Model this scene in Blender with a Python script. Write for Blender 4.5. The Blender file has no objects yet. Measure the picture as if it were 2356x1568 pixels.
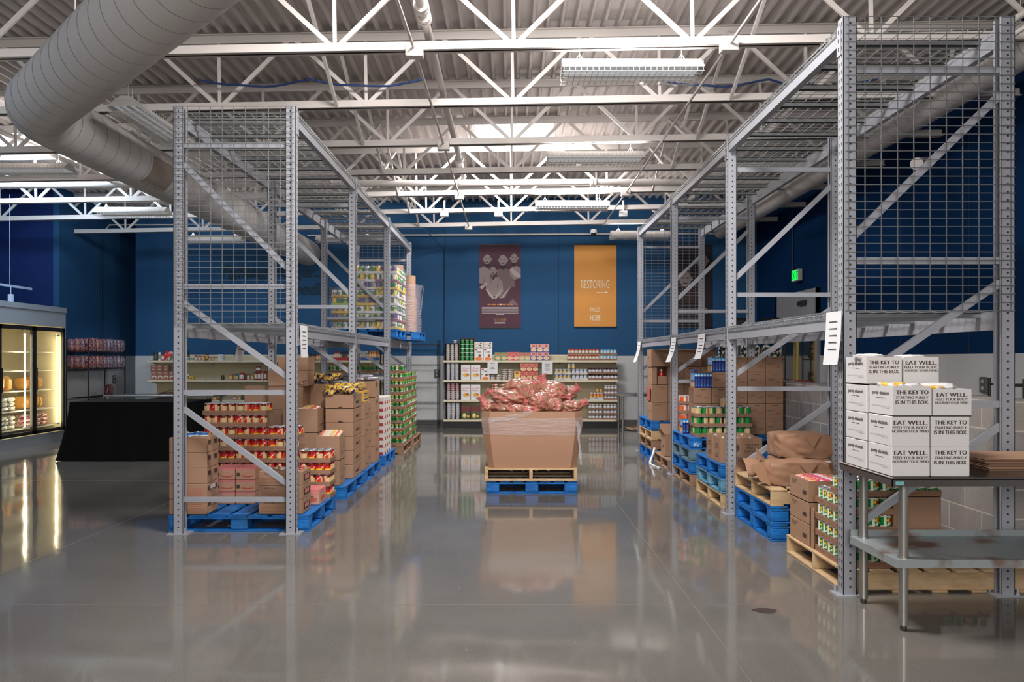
import bpy, bmesh, math, random
from mathutils import Vector, Matrix, noise
PI = math.pi
sc = bpy.context.scene
COL = sc.collection
# ------------------------------------------------------------------ camera
F = 1734.0                      # focal length in pixels of the 2356 px frame
CAMZ = 1.495
cd = bpy.data.cameras.new('camera'); cam = bpy.data.objects.new('camera', cd); COL.objects.link(cam)
cd.sensor_width = 36.0; cd.lens = 36.0 * F / 2356; cd.shift_x = 6 / 2356; cd.shift_y = 42 / 2356
cd.clip_start = 0.05; cd.clip_end = 200
cam.location = (0, 0, CAMZ); cam.rotation_euler = (PI / 2, 0, 0)
sc.camera = cam
# ------------------------------------------------------------------ world, exposure, lights
w = bpy.data.worlds.new('daylight_outside'); sc.world = w; w.use_nodes = True
w.node_tree.nodes['Background'].inputs[0].default_value = (0.96, 0.95, 1.0, 1)
w.node_tree.nodes['Background'].inputs[1].default_value = 0.24
sc.view_settings.view_transform = 'Standard'; sc.view_settings.look = 'None'
sc.view_settings.gamma = 1; sc.view_settings.use_curve_mapping = False
sc.view_settings.exposure = 0.5
sc.cycles.use_denoising = True
sc.cycles.max_bounces = 6; sc.cycles.diffuse_bounces = 3; sc.cycles.glossy_bounces = 3
sc.cycles.transmission_bounces = 4; sc.cycles.transparent_max_bounces = 12
sc.cycles.caustics_reflective = False; sc.cycles.caustics_refractive = False
sc.cycles.sample_clamp_indirect = 4.0


def area(name, loc, target, sx, sy, power, color, spread=180):
    l = bpy.data.lights.new(name, 'AREA'); l.shape = 'RECTANGLE'; l.size = sx; l.size_y = sy
    l.energy = power; l.color = color; l.spread = math.radians(spread)
    o = bpy.data.objects.new(name, l); COL.objects.link(o); o.location = loc
    o.rotation_euler = (Vector(target) - Vector(loc)).to_track_quat('-Z', 'Y').to_euler()
    return o


SKYX = [(-7.5, 11.9), (0.05, 11.9), (0.05, 4.6), (-7.5, 4.6)]   # skylight centres
area('skylight_lamp_near', (0.05, 4.6, 5.0), (0.05, 7.6, 0), 1.3, 1.3, 260, (1.0, 0.96, 0.93))
area('skylight_lamp_far', (0.05, 11.9, 5.0), (0.05, 14.4, 0), 1.2, 1.2, 270, (1.0, 0.97, 0.95))
area('skylight_lamp_left', (-7.6, 11.9, 4.9), (-8.2, 14.8, 0), 1.2, 1.2, 105, (0.6, 0.8, 1.0))
area('skylight_lamp_left_near', (-7.5, 4.6, 4.9), (-7.5, 5.6, 0), 1.2, 1.2, 60, (0.6, 0.78, 1.0))
area('camera_side_fill_lamp', (0.3, -2.6, 2.6), (0.2, 12, 1.2), 3.4, 2.2, 210, (1.0, 0.95, 0.90))  # added fill from behind the camera; the window it assumes is unseen

# ------------------------------------------------------------------ materials
MATS = {}


def lin(c):
    return tuple(((x / 255) / 12.92 if x / 255 <= 0.04045 else ((x / 255 + 0.055) / 1.055) ** 2.4) for x in c[:3])


def M(c, rough=0.6, metal=0.0, var=0.08, scale=6.0, bump=0.0, coat=0.0, emit=0.0, spec=0.5):
    """procedural paint of one colour with slight noise in tone"""
    key = (tuple(c), rough, metal, var, scale, bump, coat, emit, spec)
    if key in MATS: return MATS[key]
    m = bpy.data.materials.new('surface_%03d_%03d_%03d' % tuple(int(x) for x in c[:3])); m.use_nodes = True
    nt = m.node_tree; b = nt.nodes['Principled BSDF']; L = nt.links
    col = lin(c)
    b.inputs['Roughness'].default_value = rough; b.inputs['Metallic'].default_value = metal
    b.inputs['Specular IOR Level'].default_value = spec
    b.inputs['Coat Weight'].default_value = coat; b.inputs['Coat Roughness'].default_value = 0.12
    if var > 0 or bump > 0:
        tc = nt.nodes.new('ShaderNodeTexCoord'); n = nt.nodes.new('ShaderNodeTexNoise')
        n.inputs['Scale'].default_value = scale; n.inputs['Detail'].default_value = 3
        L.new(tc.outputs['Object'], n.inputs['Vector'])
        r = nt.nodes.new('ShaderNodeMix'); r.data_type = 'RGBA'
        r.inputs[6].default_value = tuple(x * (1 - var) for x in col) + (1,)
        r.inputs[7].default_value = tuple(min(1, x * (1 + var)) for x in col) + (1,)
        L.new(n.outputs['Fac'], r.inputs[0]); L.new(r.outputs[2], b.inputs['Base Color'])
        if bump > 0:
            bp = nt.nodes.new('ShaderNodeBump'); bp.inputs['Strength'].default_value = bump; bp.inputs['Distance'].default_value = 0.02
            L.new(n.outputs['Fac'], bp.inputs['Height']); L.new(bp.outputs[0], b.inputs['Normal'])
    else:
        b.inputs['Base Color'].default_value = col + (1,)
    if emit > 0:
        b.inputs['Emission Color'].default_value = col + (1,); b.inputs['Emission Strength'].default_value = emit
    MATS[key] = m; m['tone'] = col
    return m


def mottled(mats, scale):
    """one glossy printed foil made of the tones of several paints"""
    key = ('mottled', tuple(m.name for m in mats), round(scale))
    if key in MATS: return MATS[key]
    m = bpy.data.materials.new('printed_foil'); m.use_nodes = True; nt = m.node_tree; b = nt.nodes['Principled BSDF']; L = nt.links
    tc = nt.nodes.new('ShaderNodeTexCoord'); n = nt.nodes.new('ShaderNodeTexNoise'); n.inputs['Scale'].default_value = scale; n.inputs['Detail'].default_value = 2; n.inputs['Distortion'].default_value = 0.6
    L.new(tc.outputs['Object'], n.inputs['Vector']); r = nt.nodes.new('ShaderNodeValToRGB'); cr = r.color_ramp; cr.interpolation = 'LINEAR'
    k = len(mats); pos = [0.0]
    for i in range(1, k): pos += [0.34 + 0.32 * i / k - 0.012, 0.34 + 0.32 * i / k + 0.012]
    cols = [tuple(mats[0]['tone']) + (1,)]
    for i in range(1, k): cols += [tuple(mats[i - 1]['tone']) + (1,), tuple(mats[i]['tone']) + (1,)]
    cr.elements[0].position = 0; cr.elements[0].color = cols[0]; cr.elements[1].position = pos[1]; cr.elements[1].color = cols[1]
    for p, c in list(zip(pos, cols))[2:]: e = cr.elements.new(p); e.color = c
    L.new(n.outputs['Fac'], r.inputs[0]); L.new(r.outputs[0], b.inputs['Base Color'])
    n2 = nt.nodes.new('ShaderNodeTexNoise'); n2.inputs['Scale'].default_value = scale * 0.9; n2.inputs['Distortion'].default_value = 1.2; L.new(tc.outputs['Object'], n2.inputs['Vector'])
    bp = nt.nodes.new('ShaderNodeBump'); bp.inputs['Strength'].default_value = 0.6; bp.inputs['Distance'].default_value = 0.01; L.new(n2.outputs['Fac'], bp.inputs['Height']); L.new(bp.outputs[0], b.inputs['Normal'])
    b.inputs['Roughness'].default_value = 0.3; b.inputs['Coat Weight'].default_value = 0.5; b.inputs['Coat Roughness'].default_value = 0.12
    MATS[key] = m
    return m


def film(name, c, clear, rough):
    """thin clear plastic or glass: part see-through, part glossy"""
    m = bpy.data.materials.new(name); m.use_nodes = True; nt = m.node_tree; L = nt.links
    b = nt.nodes['Principled BSDF']; out = nt.nodes['Material Output']
    b.inputs['Base Color'].default_value = lin(c) + (1,); b.inputs['Roughness'].default_value = rough
    t = nt.nodes.new('ShaderNodeBsdfTransparent'); mx = nt.nodes.new('ShaderNodeMixShader')
    mx.inputs[0].default_value = 1 - clear
    n = nt.nodes.new('ShaderNodeTexNoise'); n.inputs['Scale'].default_value = 9; n.inputs['Detail'].default_value = 4
    tc = nt.nodes.new('ShaderNodeTexCoord'); mp = nt.nodes.new('ShaderNodeMapping'); mp.inputs['Scale'].default_value = (1, 1, 5)
    L.new(tc.outputs['Object'], mp.inputs[0]); L.new(mp.outputs[0], n.inputs['Vector'])
    bp = nt.nodes.new('ShaderNodeBump'); bp.inputs['Strength'].default_value = 0.0 if rough < 0.05 else 0.7; bp.inputs['Distance'].default_value = 0.03
    L.new(n.outputs['Fac'], bp.inputs['Height']); L.new(bp.outputs[0], b.inputs['Normal'])
    L.new(t.outputs[0], mx.inputs[1]); L.new(b.outputs[0], mx.inputs[2]); L.new(mx.outputs[0], out.inputs[0])
    return m


def node_mat(name, build, rough=0.6, metal=0.0):
    m = bpy.data.materials.new(name); m.use_nodes = True
    b = m.node_tree.nodes['Principled BSDF']; b.inputs['Roughness'].default_value = rough; b.inputs['Metallic'].default_value = metal
    build(m.node_tree, b)
    return m


def _floor(nt, b):
    L = nt.links; tc = nt.nodes.new('ShaderNodeTexCoord')
    def nz(s, d, rot=0, sc_=(1, 1, 1)):
        n = nt.nodes.new('ShaderNodeTexNoise'); n.inputs['Scale'].default_value = s; n.inputs['Detail'].default_value = d
        mp = nt.nodes.new('ShaderNodeMapping'); mp.inputs['Scale'].default_value = sc_
        L.new(tc.outputs['Object'], mp.inputs[0]); L.new(mp.outputs[0], n.inputs['Vector']); return n
    a = nz(0.55, 6); g = nz(160, 2); s = nz(38, 2)
    r = nt.nodes.new('ShaderNodeValToRGB'); r.color_ramp.elements[0].position = 0.3; r.color_ramp.elements[1].position = 0.72
    r.color_ramp.elements[0].color = (0.128, 0.119, 0.108, 1); r.color_ramp.elements[1].color = (0.192, 0.178, 0.162, 1)
    L.new(a.outputs['Fac'], r.inputs[0])
    g2 = nt.nodes.new('ShaderNodeValToRGB'); g2.color_ramp.elements[0].position = 0.35; g2.color_ramp.elements[1].position = 0.7
    g2.color_ramp.elements[0].color = (0.84, 0.84, 0.84, 1); g2.color_ramp.elements[1].color = (1.14, 1.12, 1.1, 1)
    L.new(g.outputs['Fac'], g2.inputs[0])
    mx = nt.nodes.new('ShaderNodeMix'); mx.data_type = 'RGBA'; mx.blend_type = 'MULTIPLY'; mx.inputs[0].default_value = 1
    L.new(r.outputs[0], mx.inputs[6]); L.new(g2.outputs[0], mx.inputs[7])
    sp = nt.nodes.new('ShaderNodeValToRGB'); sp.color_ramp.elements[0].position = 0.76; sp.color_ramp.elements[1].position = 0.80
    sp.color_ramp.elements[0].color = (0, 0, 0, 1); sp.color_ramp.elements[1].color = (1, 1, 1, 1)
    L.new(s.outputs['Fac'], sp.inputs[0])
    m2 = nt.nodes.new('ShaderNodeMix'); m2.data_type = 'RGBA'; m2.inputs[7].default_value = (0.4, 0.38, 0.35, 1)
    L.new(sp.outputs[0], m2.inputs[0]); L.new(mx.outputs[2], m2.inputs[6]); L.new(m2.outputs[2], b.inputs['Base Color'])
    rr = nt.nodes.new('ShaderNodeMapRange'); rr.inputs[3].default_value = 0.03; rr.inputs[4].default_value = 0.11
    L.new(nz(1.3, 4).outputs['Fac'], rr.inputs[0]); L.new(rr.outputs[0], b.inputs['Roughness'])
    bp = nt.nodes.new('ShaderNodeBump'); bp.inputs['Strength'].default_value = 0.10; bp.inputs['Distance'].default_value = 0.02
    L.new(nz(1.6, 1).outputs['Fac'], bp.inputs['Height']); L.new(bp.outputs[0], b.inputs['Normal'])
    b.inputs['Specular IOR Level'].default_value = 0.55
    b.inputs['IOR'].default_value = 1.5


FLOOR = node_mat('polished_concrete', _floor)


def _peg(nt, b):
    L = nt.links; tc = nt.nodes.new('ShaderNodeTexCoord'); sx = nt.nodes.new('ShaderNodeSeparateXYZ'); L.new(tc.outputs['Object'], sx.inputs[0])
    def wave(o):
        m = nt.nodes.new('ShaderNodeMath'); m.operation = 'MULTIPLY'; m.inputs[1].default_value = PI / 0.0254; L.new(o, m.inputs[0])
        s = nt.nodes.new('ShaderNodeMath'); s.operation = 'SINE'; L.new(m.outputs[0], s.inputs[0])
        a = nt.nodes.new('ShaderNodeMath'); a.operation = 'ABSOLUTE'; L.new(s.outputs[0], a.inputs[0]); return a.outputs[0]
    p = nt.nodes.new('ShaderNodeMath'); p.operation = 'MULTIPLY'; L.new(wave(sx.outputs[0]), p.inputs[0]); L.new(wave(sx.outputs[2]), p.inputs[1])
    g = nt.nodes.new('ShaderNodeMath'); g.operation = 'GREATER_THAN'; g.inputs[1].default_value = 0.86; L.new(p.outputs[0], g.inputs[0])
    mx = nt.nodes.new('ShaderNodeMix'); mx.data_type = 'RGBA'
    mx.inputs[6].default_value = lin((214, 204, 172)) + (1,); mx.inputs[7].default_value = lin((90, 84, 66)) + (1,)
    L.new(g.outputs[0], mx.inputs[0]); L.new(mx.outputs[2], b.inputs['Base Color'])


PEG = node_mat('cream_pegboard', _peg)


def _wood(c0, c1, blotch=None):
    def f(nt, b):
        L = nt.links; tc = nt.nodes.new('ShaderNodeTexCoord'); mp = nt.nodes.new('ShaderNodeMapping'); mp.inputs['Scale'].default_value = (3, 3, 9)
        L.new(tc.outputs['Object'], mp.inputs[0]); n = nt.nodes.new('ShaderNodeTexNoise'); n.inputs['Scale'].default_value = 3; n.inputs['Detail'].default_value = 6
        L.new(mp.outputs[0], n.inputs['Vector']); r = nt.nodes.new('ShaderNodeValToRGB')
        r.color_ramp.elements[0].position = 0.3; r.color_ramp.elements[1].position = 0.7
        r.color_ramp.elements[0].color = lin(c0) + (1,); r.color_ramp.elements[1].color = lin(c1) + (1,)
        L.new(n.outputs['Fac'], r.inputs[0]); last = r.outputs[0]
        if blotch:
            n2 = nt.nodes.new('ShaderNodeTexNoise'); n2.inputs['Scale'].default_value = 7; n2.inputs['Detail'].default_value = 8
            L.new(tc.outputs['Object'], n2.inputs['Vector']); r2 = nt.nodes.new('ShaderNodeValToRGB')
            r2.color_ramp.elements[0].position = 0.60; r2.color_ramp.elements[1].position = 0.68
            r2.color_ramp.elements[0].color = (0, 0, 0, 1); r2.color_ramp.elements[1].color = (1, 1, 1, 1); L.new(n2.outputs['Fac'], r2.inputs[0])
            mx = nt.nodes.new('ShaderNodeMix'); mx.data_type = 'RGBA'; mx.inputs[7].default_value = lin(blotch) + (1,)
            L.new(r2.outputs[0], mx.inputs[0]); L.new(last, mx.inputs[6]); last = mx.outputs[2]
        L.new(last, b.inputs['Base Color'])
        bp = nt.nodes.new('ShaderNodeBump'); bp.inputs['Strength'].default_value = 0.4; bp.inputs['Distance'].default_value = 0.006
        L.new(n.outputs['Fac'], bp.inputs['Height']); L.new(bp.outputs[0], b.inputs['Normal'])
    return f


WOOD = node_mat('pallet_wood', _wood((182, 150, 112), (208, 178, 138)), 0.75)
OLDWOOD = node_mat('weathered_pallet_wood', _wood((132, 102, 82), (158, 126, 102)), 0.8)
BLUE = node_mat('blue_painted_wood', _wood((0, 82, 150), (10, 120, 205), (40, 96, 140)), 0.6)
BLUEPALE = node_mat('faded_blue_painted_wood', _wood((64, 120, 150), (110, 170, 200), (120, 130, 135)), 0.7)
BLUEGREY = node_mat('worn_grey_blue_wood', _wood((70, 100, 120), (110, 140, 155), (120, 110, 100)), 0.75)


def _block(nt, b):
    L = nt.links; tc = nt.nodes.new('ShaderNodeTexCoord'); mp = nt.nodes.new('ShaderNodeMapping')
    mp.inputs['Rotation'].default_value = (0, 0, 0); sx = nt.nodes.new('ShaderNodeSeparateXYZ'); cx = nt.nodes.new('ShaderNodeCombineXYZ')
    L.new(tc.outputs['Object'], sx.inputs[0])
    ad = nt.nodes.new('ShaderNodeMath'); ad.operation = 'ADD'; L.new(sx.outputs[0], ad.inputs[0]); L.new(sx.outputs[1], ad.inputs[1])
    L.new(ad.outputs[0], cx.inputs[0]); L.new(sx.outputs[2], cx.inputs[1])
    br = nt.nodes.new('ShaderNodeTexBrick'); br.inputs['Scale'].default_value = 1; br.inputs['Brick Width'].default_value = 0.4; br.inputs['Row Height'].default_value = 0.2
    br.inputs['Mortar Size'].default_value = 0.006; br.inputs['Mortar Smooth'].default_value = 0.2
    br.inputs['Color1'].default_value = lin((150, 146, 144)) + (1,); br.inputs['Color2'].default_value = lin((164, 156, 150)) + (1,); br.inputs['Mortar'].default_value = lin((205, 196, 186)) + (1,)
    L.new(cx.outputs[0], br.inputs['Vector'])
    n = nt.nodes.new('ShaderNodeTexNoise'); n.inputs['Scale'].default_value = 120; L.new(tc.outputs['Object'], n.inputs['Vector'])
    mx = nt.nodes.new('ShaderNodeMix'); mx.data_type = 'RGBA'; mx.blend_type = 'OVERLAY'; mx.inputs[0].default_value = 0.35
    L.new(br.outputs['Color'], mx.inputs[6]); L.new(n.outputs['Fac'], mx.inputs[7]); L.new(mx.outputs[2], b.inputs['Base Color'])
    bp = nt.nodes.new('ShaderNodeBump'); bp.inputs['Strength'].default_value = 0.5; bp.inputs['Distance'].default_value = 0.006
    L.new(n.outputs['Fac'], bp.inputs['Height']); L.new(bp.outputs[0], b.inputs['Normal'])


BLOCK = node_mat('concrete_block', _block, 0.9)


def _netbag(nt, b):
    L = nt.links; tc = nt.nodes.new('ShaderNodeTexCoord')
    n = nt.nodes.new('ShaderNodeTexNoise'); n.inputs['Scale'].default_value = 7; n.inputs['Detail'].default_value = 4
    L.new(tc.outputs['Object'], n.inputs['Vector']); r = nt.nodes.new('ShaderNodeValToRGB')
    r.color_ramp.elements[0].position = 0.36; r.color_ramp.elements[1].position = 0.62
    r.color_ramp.elements[0].color = lin((160, 104, 88)) + (1,); r.color_ramp.elements[1].color = lin((196, 112, 108)) + (1,)
    L.new(n.outputs['Fac'], r.inputs[0]); L.new(r.outputs[0], b.inputs['Base Color'])
    n2 = nt.nodes.new('ShaderNodeTexNoise'); n2.inputs['Scale'].default_value = 14; n2.inputs['Detail'].default_value = 3; n2.inputs['Distortion'].default_value = 1.5
    L.new(tc.outputs['Object'], n2.inputs['Vector'])
    bp = nt.nodes.new('ShaderNodeBump'); bp.inputs['Strength'].default_value = 0.4; bp.inputs['Distance'].default_value = 0.012
    L.new(n2.outputs['Fac'], bp.inputs['Height']); L.new(bp.outputs[0], b.inputs['Normal'])
    b.inputs['Coat Weight'].default_value = 0.6; b.inputs['Coat Roughness'].default_value = 0.08


NETBAG = node_mat('pink_plastic_bag', _netbag, 0.35)


def _rust(nt, b):
    L = nt.links; tc = nt.nodes.new('ShaderNodeTexCoord')
    n = nt.nodes.new('ShaderNodeTexNoise'); n.inputs['Scale'].default_value = 2.6; n.inputs['Detail'].default_value = 7
    L.new(tc.outputs['Object'], n.inputs['Vector']); r = nt.nodes.new('ShaderNodeValToRGB')
    r.color_ramp.elements[0].position = 0.53; r.color_ramp.elements[1].position = 0.62
    r.color_ramp.elements[0].color = lin((168, 178, 180)) + (1,); r.color_ramp.elements[1].color = lin((128, 96, 82)) + (1,)
    L.new(n.outputs['Fac'], r.inputs[0]); L.new(r.outputs[0], b.inputs['Base Color'])
    b.inputs['Metallic'].default_value = 0.5


RUST = node_mat('galvanised_with_rust', _rust, 0.42)

CARD = M((164, 128, 102), 0.75, var=0.06, scale=4)
CARD2 = M((150, 116, 92), 0.75, var=0.06, scale=4)
CARDIN = M((140, 102, 76), 0.8)
TRAYC = M((150, 114, 92), 0.75)
PRINT = M((70, 52, 44), 0.7, var=0)
PRINTLT = M((140, 98, 72), 0.7, var=0)
WHITE = M((216, 214, 214), 0.5, var=0.03)
OFFWHITE = M((214, 208, 200), 0.6, var=0.05)
DECKM = M((214, 206, 202), 0.55, var=0.05, scale=2)
STEELW = M((218, 211, 206), 0.45, var=0.04, scale=3)
RACK = M((164, 166, 174), 0.42, metal=0.2, var=0.04, scale=2)
RACKD = M((150, 154, 163), 0.4, metal=0.25, var=0.05, scale=2)
ZINC = M((165, 168, 170), 0.3, metal=0.85, var=0.1, scale=8)
HOLE = M((22, 24, 30), 0.7, var=0)
STEEL = M((150, 150, 150), 0.28, metal=0.9, var=0.12, scale=5)
BLACK = M((18, 18, 20), 0.5, var=0)
CLOTH = M((10, 10, 12), 0.9, var=0.1, spec=0.2)
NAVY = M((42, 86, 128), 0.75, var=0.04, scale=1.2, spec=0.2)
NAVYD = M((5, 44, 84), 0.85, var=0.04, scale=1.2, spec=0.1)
WAIN = M((205, 206, 207), 0.4, var=0.03, scale=1)
TIN = M((190, 192, 196), 0.25, metal=0.8, var=0.05)
WRAP = film('stretch_wrap', (225, 222, 226), 0.8, 0.1)
GLASS = film('door_glass', (160, 170, 170), 0.93, 0.02)
CLEARBAG = film('clear_bag', (225, 225, 230), 0.35, 0.2)


# ------------------------------------------------------------------ mesh builder
TXT = {}


def text_geo(s, bold=0.0, shear=0.0):
    k = (s, bold, shear)
    if k not in TXT:
        c = bpy.data.curves.new('t', 'FONT'); c.body = s; c.size = 1; c.align_x = 'CENTER'; c.align_y = 'CENTER'
        c.resolution_u = 3; c.offset = bold; c.shear = shear; c.space_line = 0.9
        o = bpy.data.objects.new('t', c); COL.objects.link(o)
        bpy.context.view_layer.update()
        me = bpy.data.meshes.new_from_object(o.evaluated_get(bpy.context.evaluated_depsgraph_get()))
        v = [(p.co.x, p.co.y) for p in me.vertices]; f = [tuple(p.vertices) for p in me.polygons]
        bpy.data.meshes.remove(me); bpy.data.objects.remove(o); bpy.data.curves.remove(c)
        xs = [a[0] for a in v] or [0, 1]; ys = [a[1] for a in v] or [0, 1]
        x0, x1, y0, y1 = min(xs), max(xs), min(ys), max(ys)
        v = [((a - x0) / max(x1 - x0, 1e-6) - 0.5, (b_ - y0) / max(y1 - y0, 1e-6) - 0.5) for a, b_ in v]
        TXT[k] = (v, f, (x1 - x0) / max(y1 - y0, 1e-6))
    return TXT[k]


class MB:
    def __init__(s):
        s.v = []; s.f = []; s.m = []; s.s = []; s.k = 0.0006

    def add(s, vs, fs, mi=0, smooth=False):
        o = len(s.v); s.v += [tuple(p) for p in vs]
        for k, f in enumerate(fs):
            s.f.append(tuple(i + o for i in f)); s.m.append(mi[k] if isinstance(mi, (list, tuple)) else mi); s.s.append(smooth)
        return s

    def box(s, x0, x1, y0, y1, z0, z1, mi=0):
        v = [(x0, y0, z0), (x1, y0, z0), (x1, y1, z0), (x0, y1, z0), (x0, y0, z1), (x1, y0, z1), (x1, y1, z1), (x0, y1, z1)]
        return s.add(v, [(0, 3, 2, 1), (4, 5, 6, 7), (0, 1, 5, 4), (1, 2, 6, 5), (2, 3, 7, 6), (3, 0, 4, 7)], mi)

    def cbox(s, x0, x1, y0, y1, z0, z1, c=0.004, mi=0):
        """box with chamfered edges"""
        v = []
        for (X, Y, Z) in [(a, b_, d) for d in (0, 1) for b_ in (0, 1) for a in (0, 1)]:
            x, y, z = (x0, x1)[X], (y0, y1)[Y], (z0, z1)[Z]; ix, iy, iz = x + c * (1 - 2 * X), y + c * (1 - 2 * Y), z + c * (1 - 2 * Z)
            v += [(x, iy, iz), (ix, y, iz), (ix, iy, z)]
        I = lambda X, Y, Z, k: ((Z * 2 + Y) * 2 + X) * 3 + k
        f = [(I(0,0,0,0), I(0,0,1,0), I(0,1,1,0), I(0,1,0,0)), (I(1,0,0,0), I(1,1,0,0), I(1,1,1,0), I(1,0,1,0)),
             (I(0,0,0,1), I(1,0,0,1), I(1,0,1,1), I(0,0,1,1)), (I(0,1,0,1), I(0,1,1,1), I(1,1,1,1), I(1,1,0,1)),
             (I(0,0,0,2), I(0,1,0,2), I(1,1,0,2), I(1,0,0,2)), (I(0,0,1,2), I(1,0,1,2), I(1,1,1,2), I(0,1,1,2))]
        for a in (0, 1):
            for b_ in (0, 1):
                f.append((I(0, a, b_, 1), I(1, a, b_, 1), I(1, a, b_, 2), I(0, a, b_, 2)))
                f.append((I(a, 0, b_, 0), I(a, 1, b_, 0), I(a, 1, b_, 2), I(a, 0, b_, 2)))
                f.append((I(a, b_, 0, 0), I(a, b_, 1, 0), I(a, b_, 1, 1), I(a, b_, 0, 1)))
        for X in (0, 1):
            for Y in (0, 1):
                for Z in (0, 1): f.append((I(X, Y, Z, 0), I(X, Y, Z, 1), I(X, Y, Z, 2)))
        return s.add(v, f, mi)

    def bar(s, p0, p1, w, h, mi=0, up=(0, 0, 1)):
        p0, p1 = Vector(p0), Vector(p1); d = (p1 - p0).normalized(); u = Vector(up)
        if abs(d.dot(u)) > 0.999: u = Vector((0, 1, 0))
        r = d.cross(u).normalized() * (w / 2); t = r.cross(d).normalized() * (h / 2)
        v = [p + a * r + b_ * t for p in (p0, p1) for a, b_ in ((-1, -1), (1, -1), (1, 1), (-1, 1))]
        return s.add(v, [(0, 1, 2, 3), (7, 6, 5, 4), (0, 4, 5, 1), (1, 5, 6, 2), (2, 6, 7, 3), (3, 7, 4, 0)], mi)

    def cyl(s, p0, p1, r0, r1=None, n=12, mi=0, caps=True, smooth=True):
        r1 = r0 if r1 is None else r1
        p0, p1 = Vector(p0), Vector(p1); d = (p1 - p0).normalized(); u = Vector((0, 0, 1)) if abs(d.z) < 0.9 else Vector((1, 0, 0))
        a = d.cross(u).normalized(); b_ = d.cross(a).normalized(); v = []
        for p, r in ((p0, r0), (p1, r1)):
            for k in range(n):
                t = 2 * PI * k / n; v.append(p + (a * math.cos(t) + b_ * math.sin(t)) * r)
        s.add(v, [(k, k + n, (k + 1) % n + n, (k + 1) % n) for k in range(n)], mi, smooth)
        if caps: s.add(v, [tuple(range(n)), tuple(range(2 * n - 1, n - 1, -1))], mi)
        return s

    def lathe(s, prof, n=16, cols=None, c=(0, 0, 0)):
        """prof: (r, z); cols(sector, ring) -> slot"""
        v = [(c[0] + r * math.cos(2 * PI * k / n), c[1] + r * math.sin(2 * PI * k / n), c[2] + z) for r, z in prof for k in range(n)]
        f = []; mi = []
        for j in range(len(prof) - 1):
            for k in range(n):
                f.append((j * n + k, j * n + (k + 1) % n, (j + 1) * n + (k + 1) % n, (j + 1) * n + k)); mi.append(cols(k, j) if cols else 0)
        s.add(v, f, mi, True)
        s.add(v, [tuple(range(n - 1, -1, -1)), tuple(range((len(prof) - 1) * n, len(prof) * n))], [cols(0, 0), cols(0, len(prof) - 2)] if cols else 0)
        return s

    def sweep(s, pts, r, n=12, mi=0, caps=True):
        pts = [Vector(p) for p in pts]; rs = r if isinstance(r, (list, tuple)) else [r] * len(pts); v = []; prev = None
        for i, p in enumerate(pts):
            d = (pts[min(i + 1, len(pts) - 1)] - pts[max(i - 1, 0)]).normalized()
            if prev is None: a = d.cross(Vector((0, 0, 1)) if abs(d.z) < 0.9 else Vector((1, 0, 0))).normalized()
            else: a = (prev - d * prev.dot(d)).normalized()
            prev = a; b_ = d.cross(a)
            v += [p + (a * math.cos(2 * PI * k / n) + b_ * math.sin(2 * PI * k / n)) * rs[i] for k in range(n)]
        f = [(i * n + k, (i + 1) * n + k, (i + 1) * n + (k + 1) % n, i * n + (k + 1) % n) for i in range(len(pts) - 1) for k in range(n)]
        s.add(v, f, mi, True)
        if caps: s.add(v, [tuple(range(n)), tuple(range(len(v) - 1, len(v) - n - 1, -1))], mi)
        return s

    def quadf(s, o, u, v_, rects, mi):
        pass

    def decal(s, fr, kind, a, mi):
        """flat print on a face frame fr = (origin, u, v, n)"""
        o, u, v, n = fr
        s.k += 0.00006; off = n * s.k
        P = lambda x, y: o + u * x + v * y + off
        if kind == 'r':
            x0, x1, y0, y1 = a; s.add([P(x0, y0), P(x1, y0), P(x1, y1), P(x0, y1)], [(0, 1, 2, 3)], mi)
        elif kind == 'e':
            x, y, rx, ry = a; k = 14
            s.add([P(x + rx * math.cos(2 * PI * i / k), y + ry * math.sin(2 * PI * i / k)) for i in range(k)], [tuple(range(k))], mi)
        elif kind == 'p':
            s.add([P(x, y) for x, y in a], [tuple(range(len(a)))], mi)
        elif kind == 't':
            x, y, h, txt = a[:4]; bold = a[4] if len(a) > 4 else 0.0; sx = a[5] if len(a) > 5 else 1.0; sh = a[6] if len(a) > 6 else 0.0
            tv, tf, asp = text_geo(txt, 0.0, sh)
            for q in ((-1, 0, 1) if bold > 0 else (0,)): s.add([P(x + tx * h * asp * sx + q * bold * h * 1.6, y + ty * h) + n * (0.0003 * (q + 1)) for tx, ty in tv], tf, mi)
        return s

    def xf(s, mtx):
        s.v = [tuple(mtx @ Vector(p)) for p in s.v]; return s

    def mesh(s, mats):
        me = bpy.data.meshes.new('m'); me.from_pydata(s.v, [], s.f)
        for m in mats: me.materials.append(m)
        me.polygons.foreach_set('material_index', s.m); me.polygons.foreach_set('use_smooth', s.s); me.update()
        return me

    def build(s, name, mats, parent=None, loc=(0, 0, 0), rz=0.0):
        return put(s.mesh(mats if isinstance(mats, (list, tuple)) else [mats]), name, loc, rz, parent)


def put(me, name, loc=(0, 0, 0), rz=0.0, parent=None, rot=None):
    o = bpy.data.objects.new(name, me); COL.objects.link(o); o.location = loc; o.rotation_euler = rot or (0, 0, rz)
    if parent: o.parent = parent
    me.name = name
    return o


LABELS = {}


def tag(o, label, cat, group=None):
    assert 4 <= len(label.split()) <= 16, label
    o['label'] = label; o['category'] = cat
    if group: o['group'] = group
    LABELS.setdefault(label, []).append(o.name)
    return o


def struct(o):
    o['kind'] = 'structure'; return o


def empty(name, loc, label, cat, group=None, rz=0.0):
    o = bpy.data.objects.new(name, None); COL.objects.link(o); o.location = loc; o.rotation_euler = (0, 0, rz); o.empty_display_size = 0.1
    return tag(o, label, cat, group)


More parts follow.
